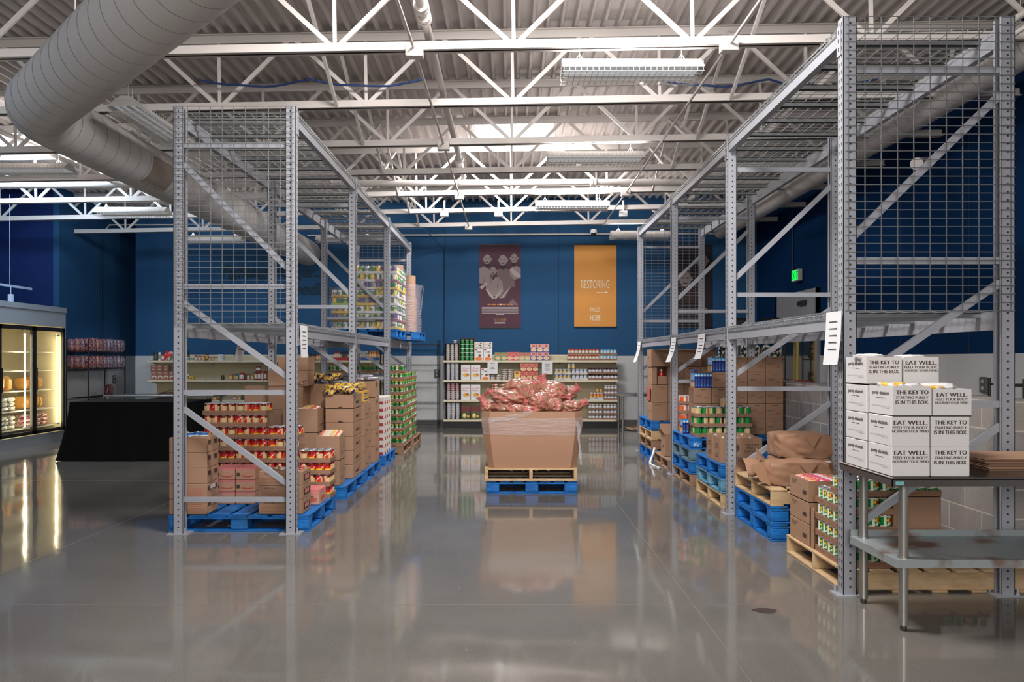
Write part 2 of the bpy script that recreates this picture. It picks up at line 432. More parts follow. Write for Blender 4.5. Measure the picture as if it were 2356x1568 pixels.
def copy_tree(o, parent=None):
    c = o.copy(); COL.objects.link(c)
    if parent: c.parent = parent
    for ch in [x for x in o.children]: copy_tree(ch, c)
    return c


def frame(o, u, v):
    o, u, v = Vector(o), Vector(u), Vector(v); return (o, u, v, u.cross(v))


ORD = ['', 'first', 'second', 'third', 'fourth', 'fifth', 'sixth', 'seventh', 'eighth', 'ninth', 'tenth', 'eleventh', 'twelfth', 'thirteenth', 'fourteenth',
       'fifteenth', 'sixteenth', 'seventeenth', 'eighteenth', 'nineteenth', 'twentieth', 'twenty-first', 'twenty-second', 'twenty-third', 'twenty-fourth', 'twenty-fifth', 'twenty-sixth', 'twenty-seventh', 'twenty-eighth', 'twenty-ninth', 'thirtieth']


def at(px, py, Y):
    """photo pixel at distance Y -> (X, Z)"""
    return (px - 1172) * Y / F, CAMZ + (826 - py) * Y / F


rnd = random.Random(7)
# ================================================================== the room
WY = 16.9; RX = 5.55; LX = -8.9; SL = 0.018     # back wall, right wall, left wall, roof slope
deckz = lambda x: 5.105 + SL * x


def wall(name, pts_xy, z0, z1, m, th=0.12, kind=True):
    """thin upright slab between two floor points"""
    (xa, ya), (xb, yb) = pts_xy; d = Vector((xb - xa, yb - ya, 0)).normalized(); n = Vector((-d.y, d.x, 0)) * th
    b = MB(); v = [(xa, ya, z0), (xb, yb, z0), (xb + n.x, yb + n.y, z0), (xa + n.x, ya + n.y, z0)]
    v = v + [(x, y, z1) for x, y, _ in v]
    b.add(v, [(0, 3, 2, 1), (4, 5, 6, 7), (0, 1, 5, 4), (1, 2, 6, 5), (2, 3, 7, 6), (3, 0, 4, 7)])
    return struct(b.build(name, m))


b = MB(); b.box(-14, 7, -4, 19, -0.1, 0.0); struct(b.build('floor', FLOOR))
b = MB()
for y in (4.6, 9.3, 14.0): b.box(-14, RX, y - 0.003, y + 0.003, -0.01, 0.0006)
for x in (1.12, -3.55): b.box(x - 0.003, x + 0.003, -3.5, WY, -0.01, 0.0006)
struct(b.build('trim_1', M((112, 106, 100), 0.5)))
wall('wall_back', ((-8.38, WY), (RX + 0.1, WY)), 0, 5.3, NAVY)
wall('wall_back_alcove', ((LX, WY + 1.1), (-8.38, WY + 1.1)), 0, 5.3, NAVY)
wall('wall_back_return', ((-8.38, WY + 1.22), (-8.38, WY + 0.12)), 0, 5.3, NAVY, -0.05)
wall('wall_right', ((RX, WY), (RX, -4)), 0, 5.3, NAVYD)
wall('wall_left', ((LX, 14.9), (LX, WY + 1.1)), 0, 5.3, NAVY, 0.12)
wall('wall_left_room', ((-14, 15.0), (LX - 0.13, 15.0)), 0, 5.3, M((10, 42, 104), 0.6, var=0.05))
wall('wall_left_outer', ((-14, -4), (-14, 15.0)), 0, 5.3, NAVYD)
WH = 1.57
b = MB(); b.box(-8.38, RX, WY - 0.012, WY, 0.14, WH); struct(b.build('trim_2', WAIN))
b = MB(); b.box(LX, LX + 0.012, 14.9, WY + 1.1, 0.14, WH); b.box(LX + 0.012, -8.38, WY + 1.088, WY + 1.1, 0.14, WH); struct(b.build('trim_3', WAIN))
b = MB()
y = WY - 0.02
while y > -3: b.box(RX - 0.012, RX, max(y - 1.215, -3.5), y, 0.14, WH - 0.01); y -= 1.22
struct(b.build('trim_4', WAIN))
b = MB(); b.box(-8.38, RX, WY - 0.02, WY - 0.0, 0, 0.14); struct(b.build('baseboard_back', M((92, 90, 90), 0.5)))
b = MB(); b.box(LX, LX + 0.02, 14.9, WY + 1.1, 0, 0.14); struct(b.build('baseboard_left', M((92, 90, 90), 0.5)))
b = MB(); b.box(RX - 0.02, RX, -3.5, WY, 0, 0.14); struct(b.build('baseboard_right', M((92, 90, 90), 0.5)))
# shallow seams of the painted wall panels
b = MB()
for x in (-7.35, -4.9, -1.45, 1.1, 3.55): b.box(x - 0.006, x + 0.006, WY - 0.004, WY, WH, 5.2)
for y in (13.0, 10.7, 9.1, 7.4, 5.6): b.box(RX - 0.004, RX, y - 0.008, y + 0.008, WH, 5.2)
struct(b.build('trim_5', M((14, 34, 58), 0.7)))
# low concrete block wall behind the right rack
b = MB(); b.box(3.39, 3.59, 5.16, 10.6, 0, 1.22); LW = struct(b.build('wall_low', BLOCK))

# ------------------------------------------------------------------ roof deck: ribbed steel sheet with skylight openings
def deck():
    b = MB(); pitch = 0.152; n = int(20.0 / pitch); prof = []
    for i in range(n):
        x = -14 + i * pitch
        prof += [(x, 0), (x + 0.088, 0), (x + 0.106, -0.062), (x + 0.134, -0.062)]
    prof.append((-14 + n * pitch, 0))
    holes = [(cx - 0.62, cx + 0.62, cy - 0.75, cy + 0.75) for cx, cy in SKYX]
    for i in range(len(prof) - 1):
        (xa, za), (xb, zb) = prof[i], prof[i + 1]; xm = (xa + xb) / 2
        cuts = sorted([(h[2], h[3]) for h in holes if h[0] < xm < h[1]]); y = -3.5; segs = []
        for c0, c1 in cuts: segs.append((y, c0)); y = c1
        segs.append((y, 19.0))
        for y0, y1 in segs:
            b.add([(xa, y0, deckz(xa) + za), (xb, y0, deckz(xb) + zb), (xb, y1, deckz(xb) + zb), (xa, y1, deckz(xa) + za)], [(0, 1, 2, 3)])
    return b
struct(deck().build('ceiling', DECKM))
b = MB(); b.add([(-14, -3.5, 5.1), (7, -3.5, 5.5), (7, 19, 5.5), (-14, 19, 5.1)], [(0, 1, 2, 3)])
# roof above, cut by the openings, keeps the sky out
b = MB(); XS = sorted({-14, 7} | {cx + s * 0.62 for cx, _ in SKYX for s in (-1, 1)}); YS = sorted({-3.5, 19} | {cy + s * 0.75 for _, cy in SKYX for s in (-1, 1)})
for i in range(len(XS) - 1):
    for j in range(len(YS) - 1):
        xm, ym = (XS[i] + XS[i + 1]) / 2, (YS[j] + YS[j + 1]) / 2
        if any(abs(xm - cx) < 0.6 and abs(ym - cy) < 0.7 for cx, cy in SKYX): continue
        b.add([(XS[i], YS[j], deckz(XS[i]) + .06), (XS[i + 1], YS[j], deckz(XS[i + 1]) + .06), (XS[i + 1], YS[j + 1], deckz(XS[i + 1]) + .06), (XS[i], YS[j + 1], deckz(XS[i]) + .06)], [(0, 1, 2, 3)])
struct(b.build('ceiling_roof', M((90, 90, 92), 0.8)))
SKYW = bpy.data.materials.new('bright_sky_pane'); SKYW.use_nodes = True
_b = SKYW.node_tree.nodes['Principled BSDF']; _b.inputs['Emission Color'].default_value = (0.93, 0.97, 1, 1); _b.inputs['Emission Strength'].default_value = 3.5
for k, (cx, cy) in enumerate(SKYX):
    z = deckz(cx); b = MB()
    for x0, x1, y0, y1 in ((cx - .66, cx - .62, cy - .79, cy + .79), (cx + .62, cx + .66, cy - .79, cy + .79), (cx - .62, cx + .62, cy - .79, cy - .75), (cx - .62, cx + .62, cy + .75, cy + .79)):
        b.box(x0, x1, y0, y1, z - 0.06, z + 0.15)
    o = struct(b.build('window_%d' % (k + 1), STEELW))
    p = MB(); p.box(-.62, .62, -.75, .75, 0.11, 0.13); q = p.build('skylight_pane', SKYW, o, (cx, cy, z))

# ------------------------------------------------------------------ open web roof joists
JY = [6.66 + 1.462 * k for k in range(7)]
CHB = CAMZ + 2.73; ND = 1.58; JN = 12
def joist(Y, label):
    root = empty('roof_joist', (0.04, Y, CHB + 0.0007), label, 'roof joist', 'open web roof joists'); root.rotation_euler = (0, -math.atan(SL), 0)
    x0, x1 = -13.6, 5.45
    b = MB()
    for s in (-1, 1): b.box(x0, x1, s * 0.012, s * 0.052 if s > 0 else -0.012, 0, 0.008) if s > 0 else b.box(x0, x1, -0.052, -0.012, 0, 0.008)
    b.box(x0, x1, 0.012, 0.018, 0, 0.085); b.box(x0, x1, -0.018, -0.012, 0, 0.085)
    b.build('bottom_chord', STEELW, root)
    b = MB(); b.box(x0, x1, 0.012, 0.055, 0.80, 0.808); b.box(x0, x1, -0.055, -0.012, 0.80, 0.808); b.box(x0, x1, 0.012, 0.018, 0.72, 0.808); b.box(x0, x1, -0.018, -0.012, 0.72, 0.808)
    b.build('top_chord', STEELW, root)
    return root
V = MB(); V.box(-0.016, 0.016, -0.010, 0.010, 0.03, 0.78); VM = V.mesh([STEELW])
D = MB(); D.bar((0.03, 0, 0.06), (ND / 2 - 0.02, 0, 0.76), 0.022, 0.042); DM = D.mesh([STEELW])
D = MB(); D.bar((-0.03, 0, 0.06), (-ND / 2 + 0.02, 0, 0.76), 0.022, 0.042); DM2 = D.mesh([STEELW])
NUMW = ['nearest to the camera', 'second from the camera', 'third from the camera', 'fourth from the camera', 'fifth from the camera', 'second from the back wall', 'nearest to the back wall']
for k, Y in enumerate(JY):
    r = joist(Y, 'white open web steel roof joist, ' + NUMW[k])
    for j in range(-8, 4):
        if not (-13.4 < j * ND < 5.2): continue
        if Y < 8 and j < -3: continue
        put(VM, 'web_bar', (j * ND, 0, 0), parent=r)
        put(DM, 'web_bar', (j * ND, 0, 0), parent=r); put(DM2, 'web_bar', (j * ND, 0, 0), parent=r)
# cross bridging between neighbouring joists
for X, side in ((-1.87, 'left of the aisle'), (2.35, 'right of the aisle')):
    for k in range(6):
        if X > 0 and k > 3: continue
        z0 = CHB + SL * X + 0.02; z1 = z0 + 0.70; y0, y1 = JY[k], JY[k + 1]
        o = empty('joist_bridging', (X, (y0 + y1) / 2, z0), 'pair of crossed white braces %s between joists, %s pair from the camera' % (side.replace(' of the aisle', ' side'), ORD[k + 1]), 'brace', 'cross braces between the roof joists')
        for a, c, dx in ((0, z1 - z0, -.02), (z1 - z0, 0, .02)):
            b = MB(); b.bar((dx, (y0 - y1) / 2 + .05, a), (dx, (y1 - y0) / 2 - .05, c), 0.03, 0.038); b.build('diagonal_bar', STEELW, o)

# ------------------------------------------------------------------ pipes, conduits, junction boxes
def pipe(name, pts, r, label, cat, m=STEELW, n=12, extra=None, group=None):
    o = MB().sweep(pts, r, n).build(name, m); tag(o, label, cat, group)
    if extra: extra(o)
    return o
def couplings(ps, r, axis):
    def f(o):
        for p in ps:
            d = Vector((0, 0.05, 0)) if axis == 'y' else Vector((0.05, 0, 0)); b = MB(); b.cyl(-d, d, r, n=12); b.cyl(d * 0.2, d * 0.9, r * 1.25); b.cyl(d * -0.9, d * -0.2, r * 1.25)
            b.build('coupling', STEELW, o, p)
    return f
pipe('sprinkler_main_pipe', [(-13.8, 12.15, 4.27), (4.45, 12.15, 4.36)], 0.055, 'thick white sprinkler main pipe crossing below the roof joists', 'pipe', extra=couplings([(-2.9, 12.15, 4.32), (1.35, 12.15, 4.335), (-8.5, 12.15, 4.29)], .06, 'x'))
pipe('sprinkler_branch_pipe', [(-0.73, 1.5, 4.42), (-0.73, 12.1, 4.42)], 0.040, 'white sprinkler branch pipe running down the middle of the ceiling', 'pipe', extra=couplings([(-0.73, 6.25, 4.42), (-0.73, 6.45, 4.42), (-0.73, 11.0, 4.42)], .052, 'y'))
pipe('sprinkler_branch_pipe', [(-6.4, 1.5, 4.36), (-6.4, 12.1, 4.36)], 0.035, 'white sprinkler branch pipe above the elbow of the big duct', 'pipe')
pipe('conduit', [(-0.85, 5.3, 4.20), (-0.83, JY[0], 4.20), (-0.83, JY[6], 4.20)], 0.013, 'thin white conduit running lengthwise left of the ceiling centre', 'conduit', n=8)
pipe('conduit', [(1.92, 2.0, 4.24), (1.92, JY[6], 4.24)], 0.013, 'thin white conduit running lengthwise right of the ceiling centre', 'conduit', n=8)
pipe('conduit', [(-3.7, JY[6] - .09, 4.13), (-1.75, JY[6] - .09, 4.16), (-1.62, 15.7, 4.05), (-1.45, WY - 0.05, 3.95), (-1.45, WY - 0.05, 0.9)], 0.014, 'conduit dropping down the blue back wall left of the dark banner', 'conduit', M((40, 80, 120), .5), n=8)
pipe('conduit', [(-7.3, 16.4, 4.42), (-8.7, 16.4, 4.42), (-8.80, 16.4, 4.30)], 0.016, 'white conduit across the top of the far left corner', 'conduit', n=8)
pipe('conduit', [(-8.88, 16.4, 4.25), (-8.88, 16.4, 1.6)], 0.014, 'dark blue conduit down the far left wall', 'conduit', M((14, 38, 66), .6), n=8)
pipe('conduit', [(-4.5, WY - .1, 4.25), (5.0, WY - .1, 4.3)], 0.02, 'horizontal white conduit along the top of the back wall', 'conduit', n=8)
pipe('conduit', [(RX - 0.03, 14.7, 4.9), (RX - 0.03, 14.7, 3.15)], 0.014, 'dark conduit feeding the green exit sign', 'conduit', M((16, 40, 66), .5), n=8)
JB = MB(); JB.cbox(-.075, .075, -.05, .05, -.09, .02, .006); JBM = JB.mesh([STEELW])
for X, k, lab in ((-.83, 0, 'first box on the left conduit'), (-.83, 2, 'second box on the left conduit'), (-.83, 4, 'third box on the left conduit'), (-.83, 6, 'last box on the left conduit'),
                  (1.92, 0, 'near box on the right conduit'), (1.92, 4, 'far box on the right conduit')):
    o = put(JBM, 'junction_box', (X, JY[k] - .07, 4.235 + SL * X)); tag(o, 'small white junction box, ' + lab, 'junction box', 'ceiling junction boxes')
for X, lab in ((-1.2, 'left'), (-0.2, 'middle'), (2.1, 'right')):
    o = empty('emergency_lamp_head', (X, JY[5] - .08, 4.12), 'small white square lamp head under the far joist, %s one' % lab, 'lamp head', 'square lamp heads')
    b = MB(); b.cbox(-.075, .075, -.04, .04, -.0, .11, .008); b.build('housing', WHITE, o); b = MB(); b.cyl((0, 0, .11), (0, 0, .30), .02); b.build('stem', WHITE, o)
o = empty('security_camera', (1.72, JY[6] - .05, 4.14), 'white dome security camera hanging below the farthest joist', 'camera')
MB().lathe([(.055, 0), (.07, -.03), (.07, -.07), (.06, -.08)], 16).build('housing', WHITE, o)
MB().lathe([(.055, -.08), (.05, -.11), (.03, -.135), (.005, -.142)], 16).build('dome', M((20, 20, 22), .1, var=0, coat=1), o)

# ------------------------------------------------------------------ spiral ducts
DUCT = M((208, 204, 202), 0.62, metal=0.0, var=0.04, scale=1.5)
def duct(pts, r, label, every=0.24, hang=(), reg=None):
    P = [Vector(p) for p in pts]
    body = MB().sweep(P, r, 36).build('spiral_duct', DUCT); tag(body, label, 'duct')
    ribs = MB(); acc = 0
    for i in range(len(P) - 1):
        a, c = P[i], P[i + 1]; L = (c - a).length; d = (c - a) / L; t = every - acc
        while t < L:
            p = a + d * t; tilt = (d + Vector((0, 0, 0.10))).normalized()
            ribs.cyl(p - tilt * .004, p + tilt * .004, r * 1.006, n=36, caps=False); t += every
        acc = L - (t - every)
    ribs.build('seam', M((140, 134, 128), .6), body)
    for (x, y, z) in hang:
        b = MB(); b.cyl((0, 0, r), (0, 0, deckz(x) - z), .006, n=6); b.cyl((-.06, 0, r + .005), (.06, 0, r + .005), .012, n=6); b.build('hanger_rod', STEELW, body, (x, y, z))
    return body
X0, Z0 = -4.5, 3.86
el = [(-4.5 + 0.75 * (1 - math.cos(t)) * 1.0, 7.45 - 0.75 * math.sin(t), Z0) for t in [math.radians(a) for a in (0, 9, 18, 27, 36, 45)]]
ex, ey, _ = el[-1]
p1 = [(ex + 5.2 * .707 * 1.0, ey - 5.2 * .707, Z0)]
dl = duct(list(reversed([(X0, 16.85, Z0)] + [(X0, y, Z0) for y in (13, 10, 8.2)] + el + p1)), 0.285, 'large white spiral duct bending at the left and running to the back wall',
          hang=[(-4.5, 8.9, Z0), (-4.5, 12.6, Z0), (-3.4, 5.9, Z0)])
b = MB()   # supply register set into the duct side
for k in range(14):
    t = math.radians(-38 + 0 * k); yy = -.25 + k * .037
    b.bar((.285 * math.cos(math.radians(10)), yy, .285 * math.sin(math.radians(10))), (.292 * math.cos(math.radians(-62)), yy, .292 * math.sin(math.radians(-62))), .012, .02)
pts = [(.289 * math.cos(math.radians(a)), .289 * math.sin(math.radians(a))) for a in range(-64, 14, 6)]
for i in range(len(pts) - 1):
    b.add([(pts[i][0], -.29, pts[i][1]), (pts[i][0], .27, pts[i][1]), (pts[i + 1][0], .27, pts[i + 1][1]), (pts[i + 1][0], -.29, pts[i + 1][1])], [(0, 1, 2, 3)], 0)
b.build('air_register', M((150, 138, 128), .6), dl, (X0, 9.22, Z0))
duct([(4.75, 2.2, 4.38), (4.75, 9, 4.38), (4.75, 16.85, 4.38)], 0.195, 'white spiral duct along the right wall near the ceiling', hang=[(4.75, 7.0, 4.42), (4.75, 11.5, 4.42)])
pipe('conduit', [(4.25, 3, 4.35), (4.25, 16.6, 4.35)], 0.03, 'white pipe running beside the right duct', 'pipe')
pipe('conduit', [(4.05, 3, 4.1), (4.05, 13.6, 4.1)], 0.02, 'thin white pipe just inside the right duct, above the rack', 'pipe', n=8)
pipe('capped_pipe', [(4.7, 8.7, 3.75), (5.35, 9.6, 4.0)], 0.07, 'short white pipe stub sticking out of the dark right wall', 'pipe')

# ------------------------------------------------------------------ fluorescent fixtures with wire guards
TUBE = M((235, 240, 245), .3, var=0, emit=0.12)
TROUGH = M((225, 222, 218), .35, var=0.02)
def make_fixture():
    r = bpy.data.objects.new('fluorescent_fixture', None); COL.objects.link(r)
    b = MB(); L = .61
    v = []
    for x in (-L, L): v += [(x, -.17, -.06), (x, -.10, .0), (x, -.05, .035), (x, .05, .035), (x, .10, .0), (x, .17, -.06)]
    b.add(v, [(i, i + 1, i + 7, i + 6) for i in range(5)]); b.box(-L, L, -.05, .05, .0, .04)
    for x in (-L, L - .004): b.add([(x + .002, -.17, -.06), (x + .002, -.1, 0), (x + .002, -.05, .035), (x + .002, .05, .035), (x + .002, .1, 0), (x + .002, .17, -.06)], [(0, 1, 2, 3, 4, 5)])
    for s in (-1, 1): b.box(-L, L, s * .17 - .004, s * .17 + .004, -.075, -.055)
    b.build('housing', TROUGH, r)
    for y in (-.12, -.045, .045, .12): MB().cyl((-.59, y, -.04), (.59, y, -.04), .013, n=10).build('tube', TUBE, r)
    b = MB()
    for k in range(25):
        x = -.6 + k * .05; p = [(x, -.172, -.02), (x, -.172, -.11), (x, .172, -.11), (x, .172, -.02)]
        for i in range(3): b.bar(p[i], p[i + 1], .004, .004)
    for y, z in ((-.172, -.11), (-.172, -.06), (-.09, -.11), (0, -.11), (.09, -.11), (.172, -.11), (.172, -.06)): b.bar((-.61, y, z), (.61, y, z), .004, .004)
    b.build('wire_guard', STEELW, r)
    for x in (-.45, .45):
        b = MB(); b.bar((x, 0, .04), (x, 0, .16), .004, .004); b.bar((x - .04, 0, .04), (x, 0, .10), .004, .004); b.bar((x + .04, 0, .04), (x, 0, .10), .004, .004); b.build('hanger_wire', STEELW, r)
    l = bpy.data.lights.new('deck_fill_light', 'AREA'); l.shape = 'RECTANGLE'; l.size = 1.1; l.size_y = .06; l.energy = 8; l.color = (1, .95, .91)  # added upward fill on each housing, only there to brighten the roof deck
    o = bpy.data.objects.new('deck_fill_light', l); COL.objects.link(o); o.parent = r; o.location = (0, 0, .05); o.rotation_euler = (PI, 0, 0)
    return r
fx = make_fixture(); FG = 'fluorescent fixtures with wire guards'
for i, (x, y, z, rz, lab) in enumerate([
    (1.07, JY[0], 4.09, 0, 'nearest in the aisle row'), (1.09, JY[2], 4.09, 0, 'second in the aisle row'), (1.04, JY[4], 4.08, 0, 'third in the aisle row'), (2.68, JY[6], 4.08, 0, 'beside the security camera'),
    (-3.75, 7.95, 4.02, PI / 2, 'turned lengthwise beside the big duct'), (-6.45, 12.9, 4.05, 0, 'over the black draped table'), (-6.2, 15.85, 4.05, 0, 'over the left wall shelving, seen through mesh'),
    (-6.55, 10.2, 4.1, 0, 'at the left edge above the freezers'), (-3.45, 15.9, 4.06, 0, 'behind the left rack near the back wall')]):
    o = fx if i == 0 else copy_tree(fx)
    if i == 4: bpy.data.objects.remove([q for q in o.children if q.type == 'LIGHT'][0])
    o.location = (x, y, z); o.rotation_euler = (0, 0, rz); tag(o, 'white fluorescent fixture, ' + lab, 'light fixture', FG)

# ================================================================== pallet racks
def post_mesh(side):
    """side +1: web faces +X"""
    b = MB(); H = 3.66; w = .085; d = .08; t = .004; s = side
    X = lambda a: s * a
    def bx(xa, xb, ya, yb): b.box(min(X(xa), X(xb)), max(X(xa), X(xb)), ya, yb, 0, H)
    bx(-t, 0, -d / 2, d / 2); bx(-w, 0, -d / 2, -d / 2 + t); bx(-w, 0, d / 2 - t, d / 2); bx(-w, -w + t, -d / 2, -d / 2 + .02); bx(-w, -w + t, d / 2 - .02, d / 2)
    for k in range(71):
        z = .06 + k * .0508
        for yy in (-.0405, .0405):
            xc = X(-.045); b.box(xc - .006, xc + .006, yy - .0005, yy + .0005, z - .006, z + .006, 1)
        for yy in (-.017, .017):
            xc = X(.0003); b.add([(xc, yy - .005, z + .004), (xc, yy + .005, z + .004), (xc, yy + .006, z + .010), (xc, yy, z + .017), (xc, yy - .006, z + .010)], [(0, 1, 2, 3, 4)], 1)
            b.add([(xc, yy - .003, z - .01), (xc, yy + .003, z - .01), (xc, yy + .004, z + .005), (xc, yy - .004, z + .005)], [(0, 1, 2, 3)], 1)
    return b.mesh([RACK, HOLE])
PMA, PMB = post_mesh(1), post_mesh(-1)
b = MB(); b.box(-.09, .09, -.065, .065, 0, .008); b.cyl((.06, -.045, .008), (.06, -.045, .05), .008, n=8); b.cyl((.06, -.045, .008), (.06, -.045, .02), .014, n=6); b.cyl((-.06, .045, .008), (-.06, .045, .05), .008, n=8); FOOT = b.mesh([RACK])
BAY = 2.515


def deckpart(root, y0, y1, x0, x1, z):
    b = MB(); r = .0048
    n = max(2, int((y1 - y0) / .078))
    for k in range(n + 1):
        y = y0 + .01 + (y1 - y0 - .02) * k / n
        b.bar((x0 - .012, y, z), (x1 + .012, y, z), r, r)
        for x in (x0 - .012, x1 + .012): b.bar((x, y, z), (x, y, z - .05), r, r)
    m = 10
    for k in range(m + 1):
        x = x0 + (x1 - x0) * k / m; b.bar((x, y0, z - .004), (x, y1, z - .004), r, r)
    for x in (x0 - .014, x1 + .014): b.bar((x, y0, z - .025), (x, y1, z - .025), r, r); b.bar((x, y0, z - .05), (x, y1, z - .05), r, r)
    for t in (.16, .5, .84):
        y = y0 + (y1 - y0) * t; b.box(x0 + .02, x1 - .02, y - .025, y + .025, z - .012, z - .008); b.box(x0 + .02, x1 - .02, y - .025, y - .021, z - .04, z - .008); b.box(x0 + .02, x1 - .02, y + .021, y + .025, z - .04, z - .008)
    b.build('wire_deck', ZINC, root)


def rack(xa, xo, Yf, nb, aisle, label, desc):
    """xa aisle side face, xo outer side face"""
    s = 1 if xa > xo else -1
    root = empty('pallet_rack', ((xa + xo) / 2, Yf, 0), label, 'rack'); ox = (xa + xo) / 2
    for k in range(nb + 1):
        y = k * BAY + .04
        for x, side in ((xa, s), (xo, -s)):
            p = put(PMA if side > 0 else PMB, 'post', (x - ox, y, 0), parent=root)
            f = put(FOOT, 'foot_plate', (-.045 * side, 0, 0), parent=p)
        xi, xj = xo - ox + s * .085, xa - ox - s * .085       # inner faces, outer post / aisle post
        for z in (.29, 1.21, 2.12, 3.33):
            b = MB(); b.bar((xi - s * .01, 0, 0), (xj + s * .01, 0, 0), .03, .042); b.build('brace', RACK, root, (0, y, z))
        # diagonals fall from the outer post towards the aisle
        for za, zb in ((3.17, 2.27), (1.98, 1.34), (1.07, .42)):
            b = MB(); b.bar((xi - s * .01, 0, za), (xj + s * .01, 0, zb), .03, .045); b.build('diagonal_brace', RACK, root, (0, y, 0))
    for z in (1.80, 3.615):
        for k in range(nb):
            y0, y1 = k * BAY + .08, (k + 1) * BAY
            for x, sd in ((xa - ox, s), (xo - ox, -s)):
                b = MB(); xm = x - sd * .03
                b.box(xm - .025, xm + .025, y0, y1, z - .115, z - .03); b.box(xm - .025, xm + (.0 if sd > 0 else .025), y0, y1, z - .03, z - .0) if sd > 0 else b.box(xm, xm + .025, y0, y1, z - .03, z)
                for ya, yb in ((y0 - .055, y0 + .002), (y1 - .002, y1 + .055)):
                    b.box(min(x, x + sd * .006), max(x, x + sd * .006), ya, yb, z - .19, z + .0)
                    for q in range(3): b.box(min(x + sd * .006, x + sd * .007), max(x + sd * .006, x + sd * .007), (ya + yb) / 2 - .006, (ya + yb) / 2 + .006, z - .16 + q * .055, z - .135 + q * .055, 1)
                b.build('beam', [RACK, HOLE], root)
            ym = (y0 + y1) / 2; xl, xr = sorted((xa - ox, xo - ox))
            deckpart(root, y0 + .01, ym - .008, xl + .012, xr - .012, z + .010); deckpart(root, ym + .008, y1 - .01, xl + .012, xr - .012, z + .010)
    # wire mesh panels on both ends of the upper storey
    for y in (-.012, nb * BAY + .08 + .012):
        b = MB(); xl, xr = sorted((xa - ox, xo - ox)); z0, z1 = 1.80, 3.65; r = .005
        nx = 10; nz = 35
        for k in range(nx + 1): x = xl + .03 + (xr - xl - .06) * k / nx; b.bar((x, y, z0), (x, y, z1), r, r)
        for k in range(nz + 1): z = z0 + (z1 - z0) * k / nz; b.bar((xl + .01, y - .004, z), (xr - .01, y - .004, z), r, r)
        b.build('mesh_panel', ZINC, root)
    return root


rack(-1.827, -2.874, 6.44, 3, 1, 'grey steel pallet rack left of the aisle with mesh end panel', 'left')
rack(2.106, 3.19, 4.755, 3, -1, 'grey steel pallet rack right of the aisle, tallest in the picture', 'right')

# paper notices hanging from the beams
PAPER = M((226, 226, 228), .7, var=.02); INK = M((70, 70, 76), .7, var=0)
def notice(x, y0, y1, z0, z1, label, curl=.03, side=1):
    b = MB(); n = 8; v = []
    for i in range(n + 1):
        t = i / n; xx = x + side * curl * t * t * 1.5
        v += [(xx, y0 + .02 * t * t, z1 + (z0 - z1) * t), (xx + side * .004, y1 + .01 * t, z1 + (z0 - z1) * t)]
    v2 = [(a + side * .0015, b_, c) for a, b_, c in v]
    b.add(v, [(2 * i, 2 * i + 1, 2 * i + 3, 2 * i + 2) for i in range(n)], 0, True); b.add(v2, [(2 * i, 2 * i + 1, 2 * i + 3, 2 * i + 2) for i in range(n)], 0, True)
    for i in range(5):
        t = .18 + i * .13; xx = x + side * curl * t * t * 1.5; zz = z1 + (z0 - z1) * t
        for sg in (-.0065, .0065):
            b.add([(xx + sg, y0 + .05, zz), (xx + sg, y1 - .05, zz), (xx + sg, y1 - .05, zz - .006), (xx + sg, y0 + .05, zz - .006)], [(0, 1, 2, 3)], 1)
    tag(b.build('paper_notice', [PAPER, INK]), label, 'notice', 'paper notices on the racks')
notice(-1.812, 6.53, 6.74, 1.51, 1.79, 'white paper notice on the front corner of the left rack', .0, 1)
notice(-2.89, 8.03, 8.30, 1.48, 1.76, 'white paper notice hanging on the far side of the left rack', .04, -1)
notice(2.09, 4.74, 4.96, 1.46, 1.80, 'printed white notice taped to the near corner of the right rack', .012, -1)
notice(2.09, 8.05, 8.32, 1.50, 1.77, 'white paper notice on the middle bay of the right rack', .03, -1)
notice(2.09, 9.45, 9.70, 1.46, 1.77, 'white paper notice beside the third post of the right rack', .05, -1)
notice(2.09, 12.0, 12.25, 1.45, 1.78, 'white paper notice on the farthest post of the right rack', .05, -1)
# ================================================================== pallets
def chep(wx, dy, m=None):
    """block pallet: boards run along Y, blocks 3 x 3"""
    m = m or BLUE
    key = ('chep', wx, dy, m.name)
    root = bpy.data.objects.new('blue_block_pallet', None); COL.objects.link(root)
    b = MB(); n = 7; bw = wx / n * .8
    for k in range(n):
        x = -wx / 2 + (wx - bw) * k / (n - 1); b.cbox(x, x + bw, -dy / 2, dy / 2, .126, .144, .003)
    for y in (-dy / 2, -.07, dy / 2 - .14): b.box(-wx / 2 + .002, wx / 2 - .002, y + .002, y + .138, .108, .1255)
    b.build('top_deck', m, root)
    b = MB(); b.cbox(-wx / 2, wx / 2, -dy / 2, -dy / 2 + .1, 0, .016, .003); b.cbox(-wx / 2, wx / 2, dy / 2 - .1, dy / 2, 0, .016, .003); b.cbox(-wx / 2, wx / 2, -.05, .05, 0, .016, .003)
    for x in (-wx / 2, -.06, wx / 2 - .12): b.box(x, x + .12, -dy / 2 + .1, dy / 2 - .1, 0, .016)
    b.build('bottom_deck', m, root)
    for x in (-wx / 2 + .075, 0, wx / 2 - .075):
        for y in (-dy / 2 + .065, 0, dy / 2 - .065):
            b = MB(); b.cbox(x - .073, x + .073, y - .063, y + .063, .0165, .1075, .008); b.build('block', m, root)
    return root


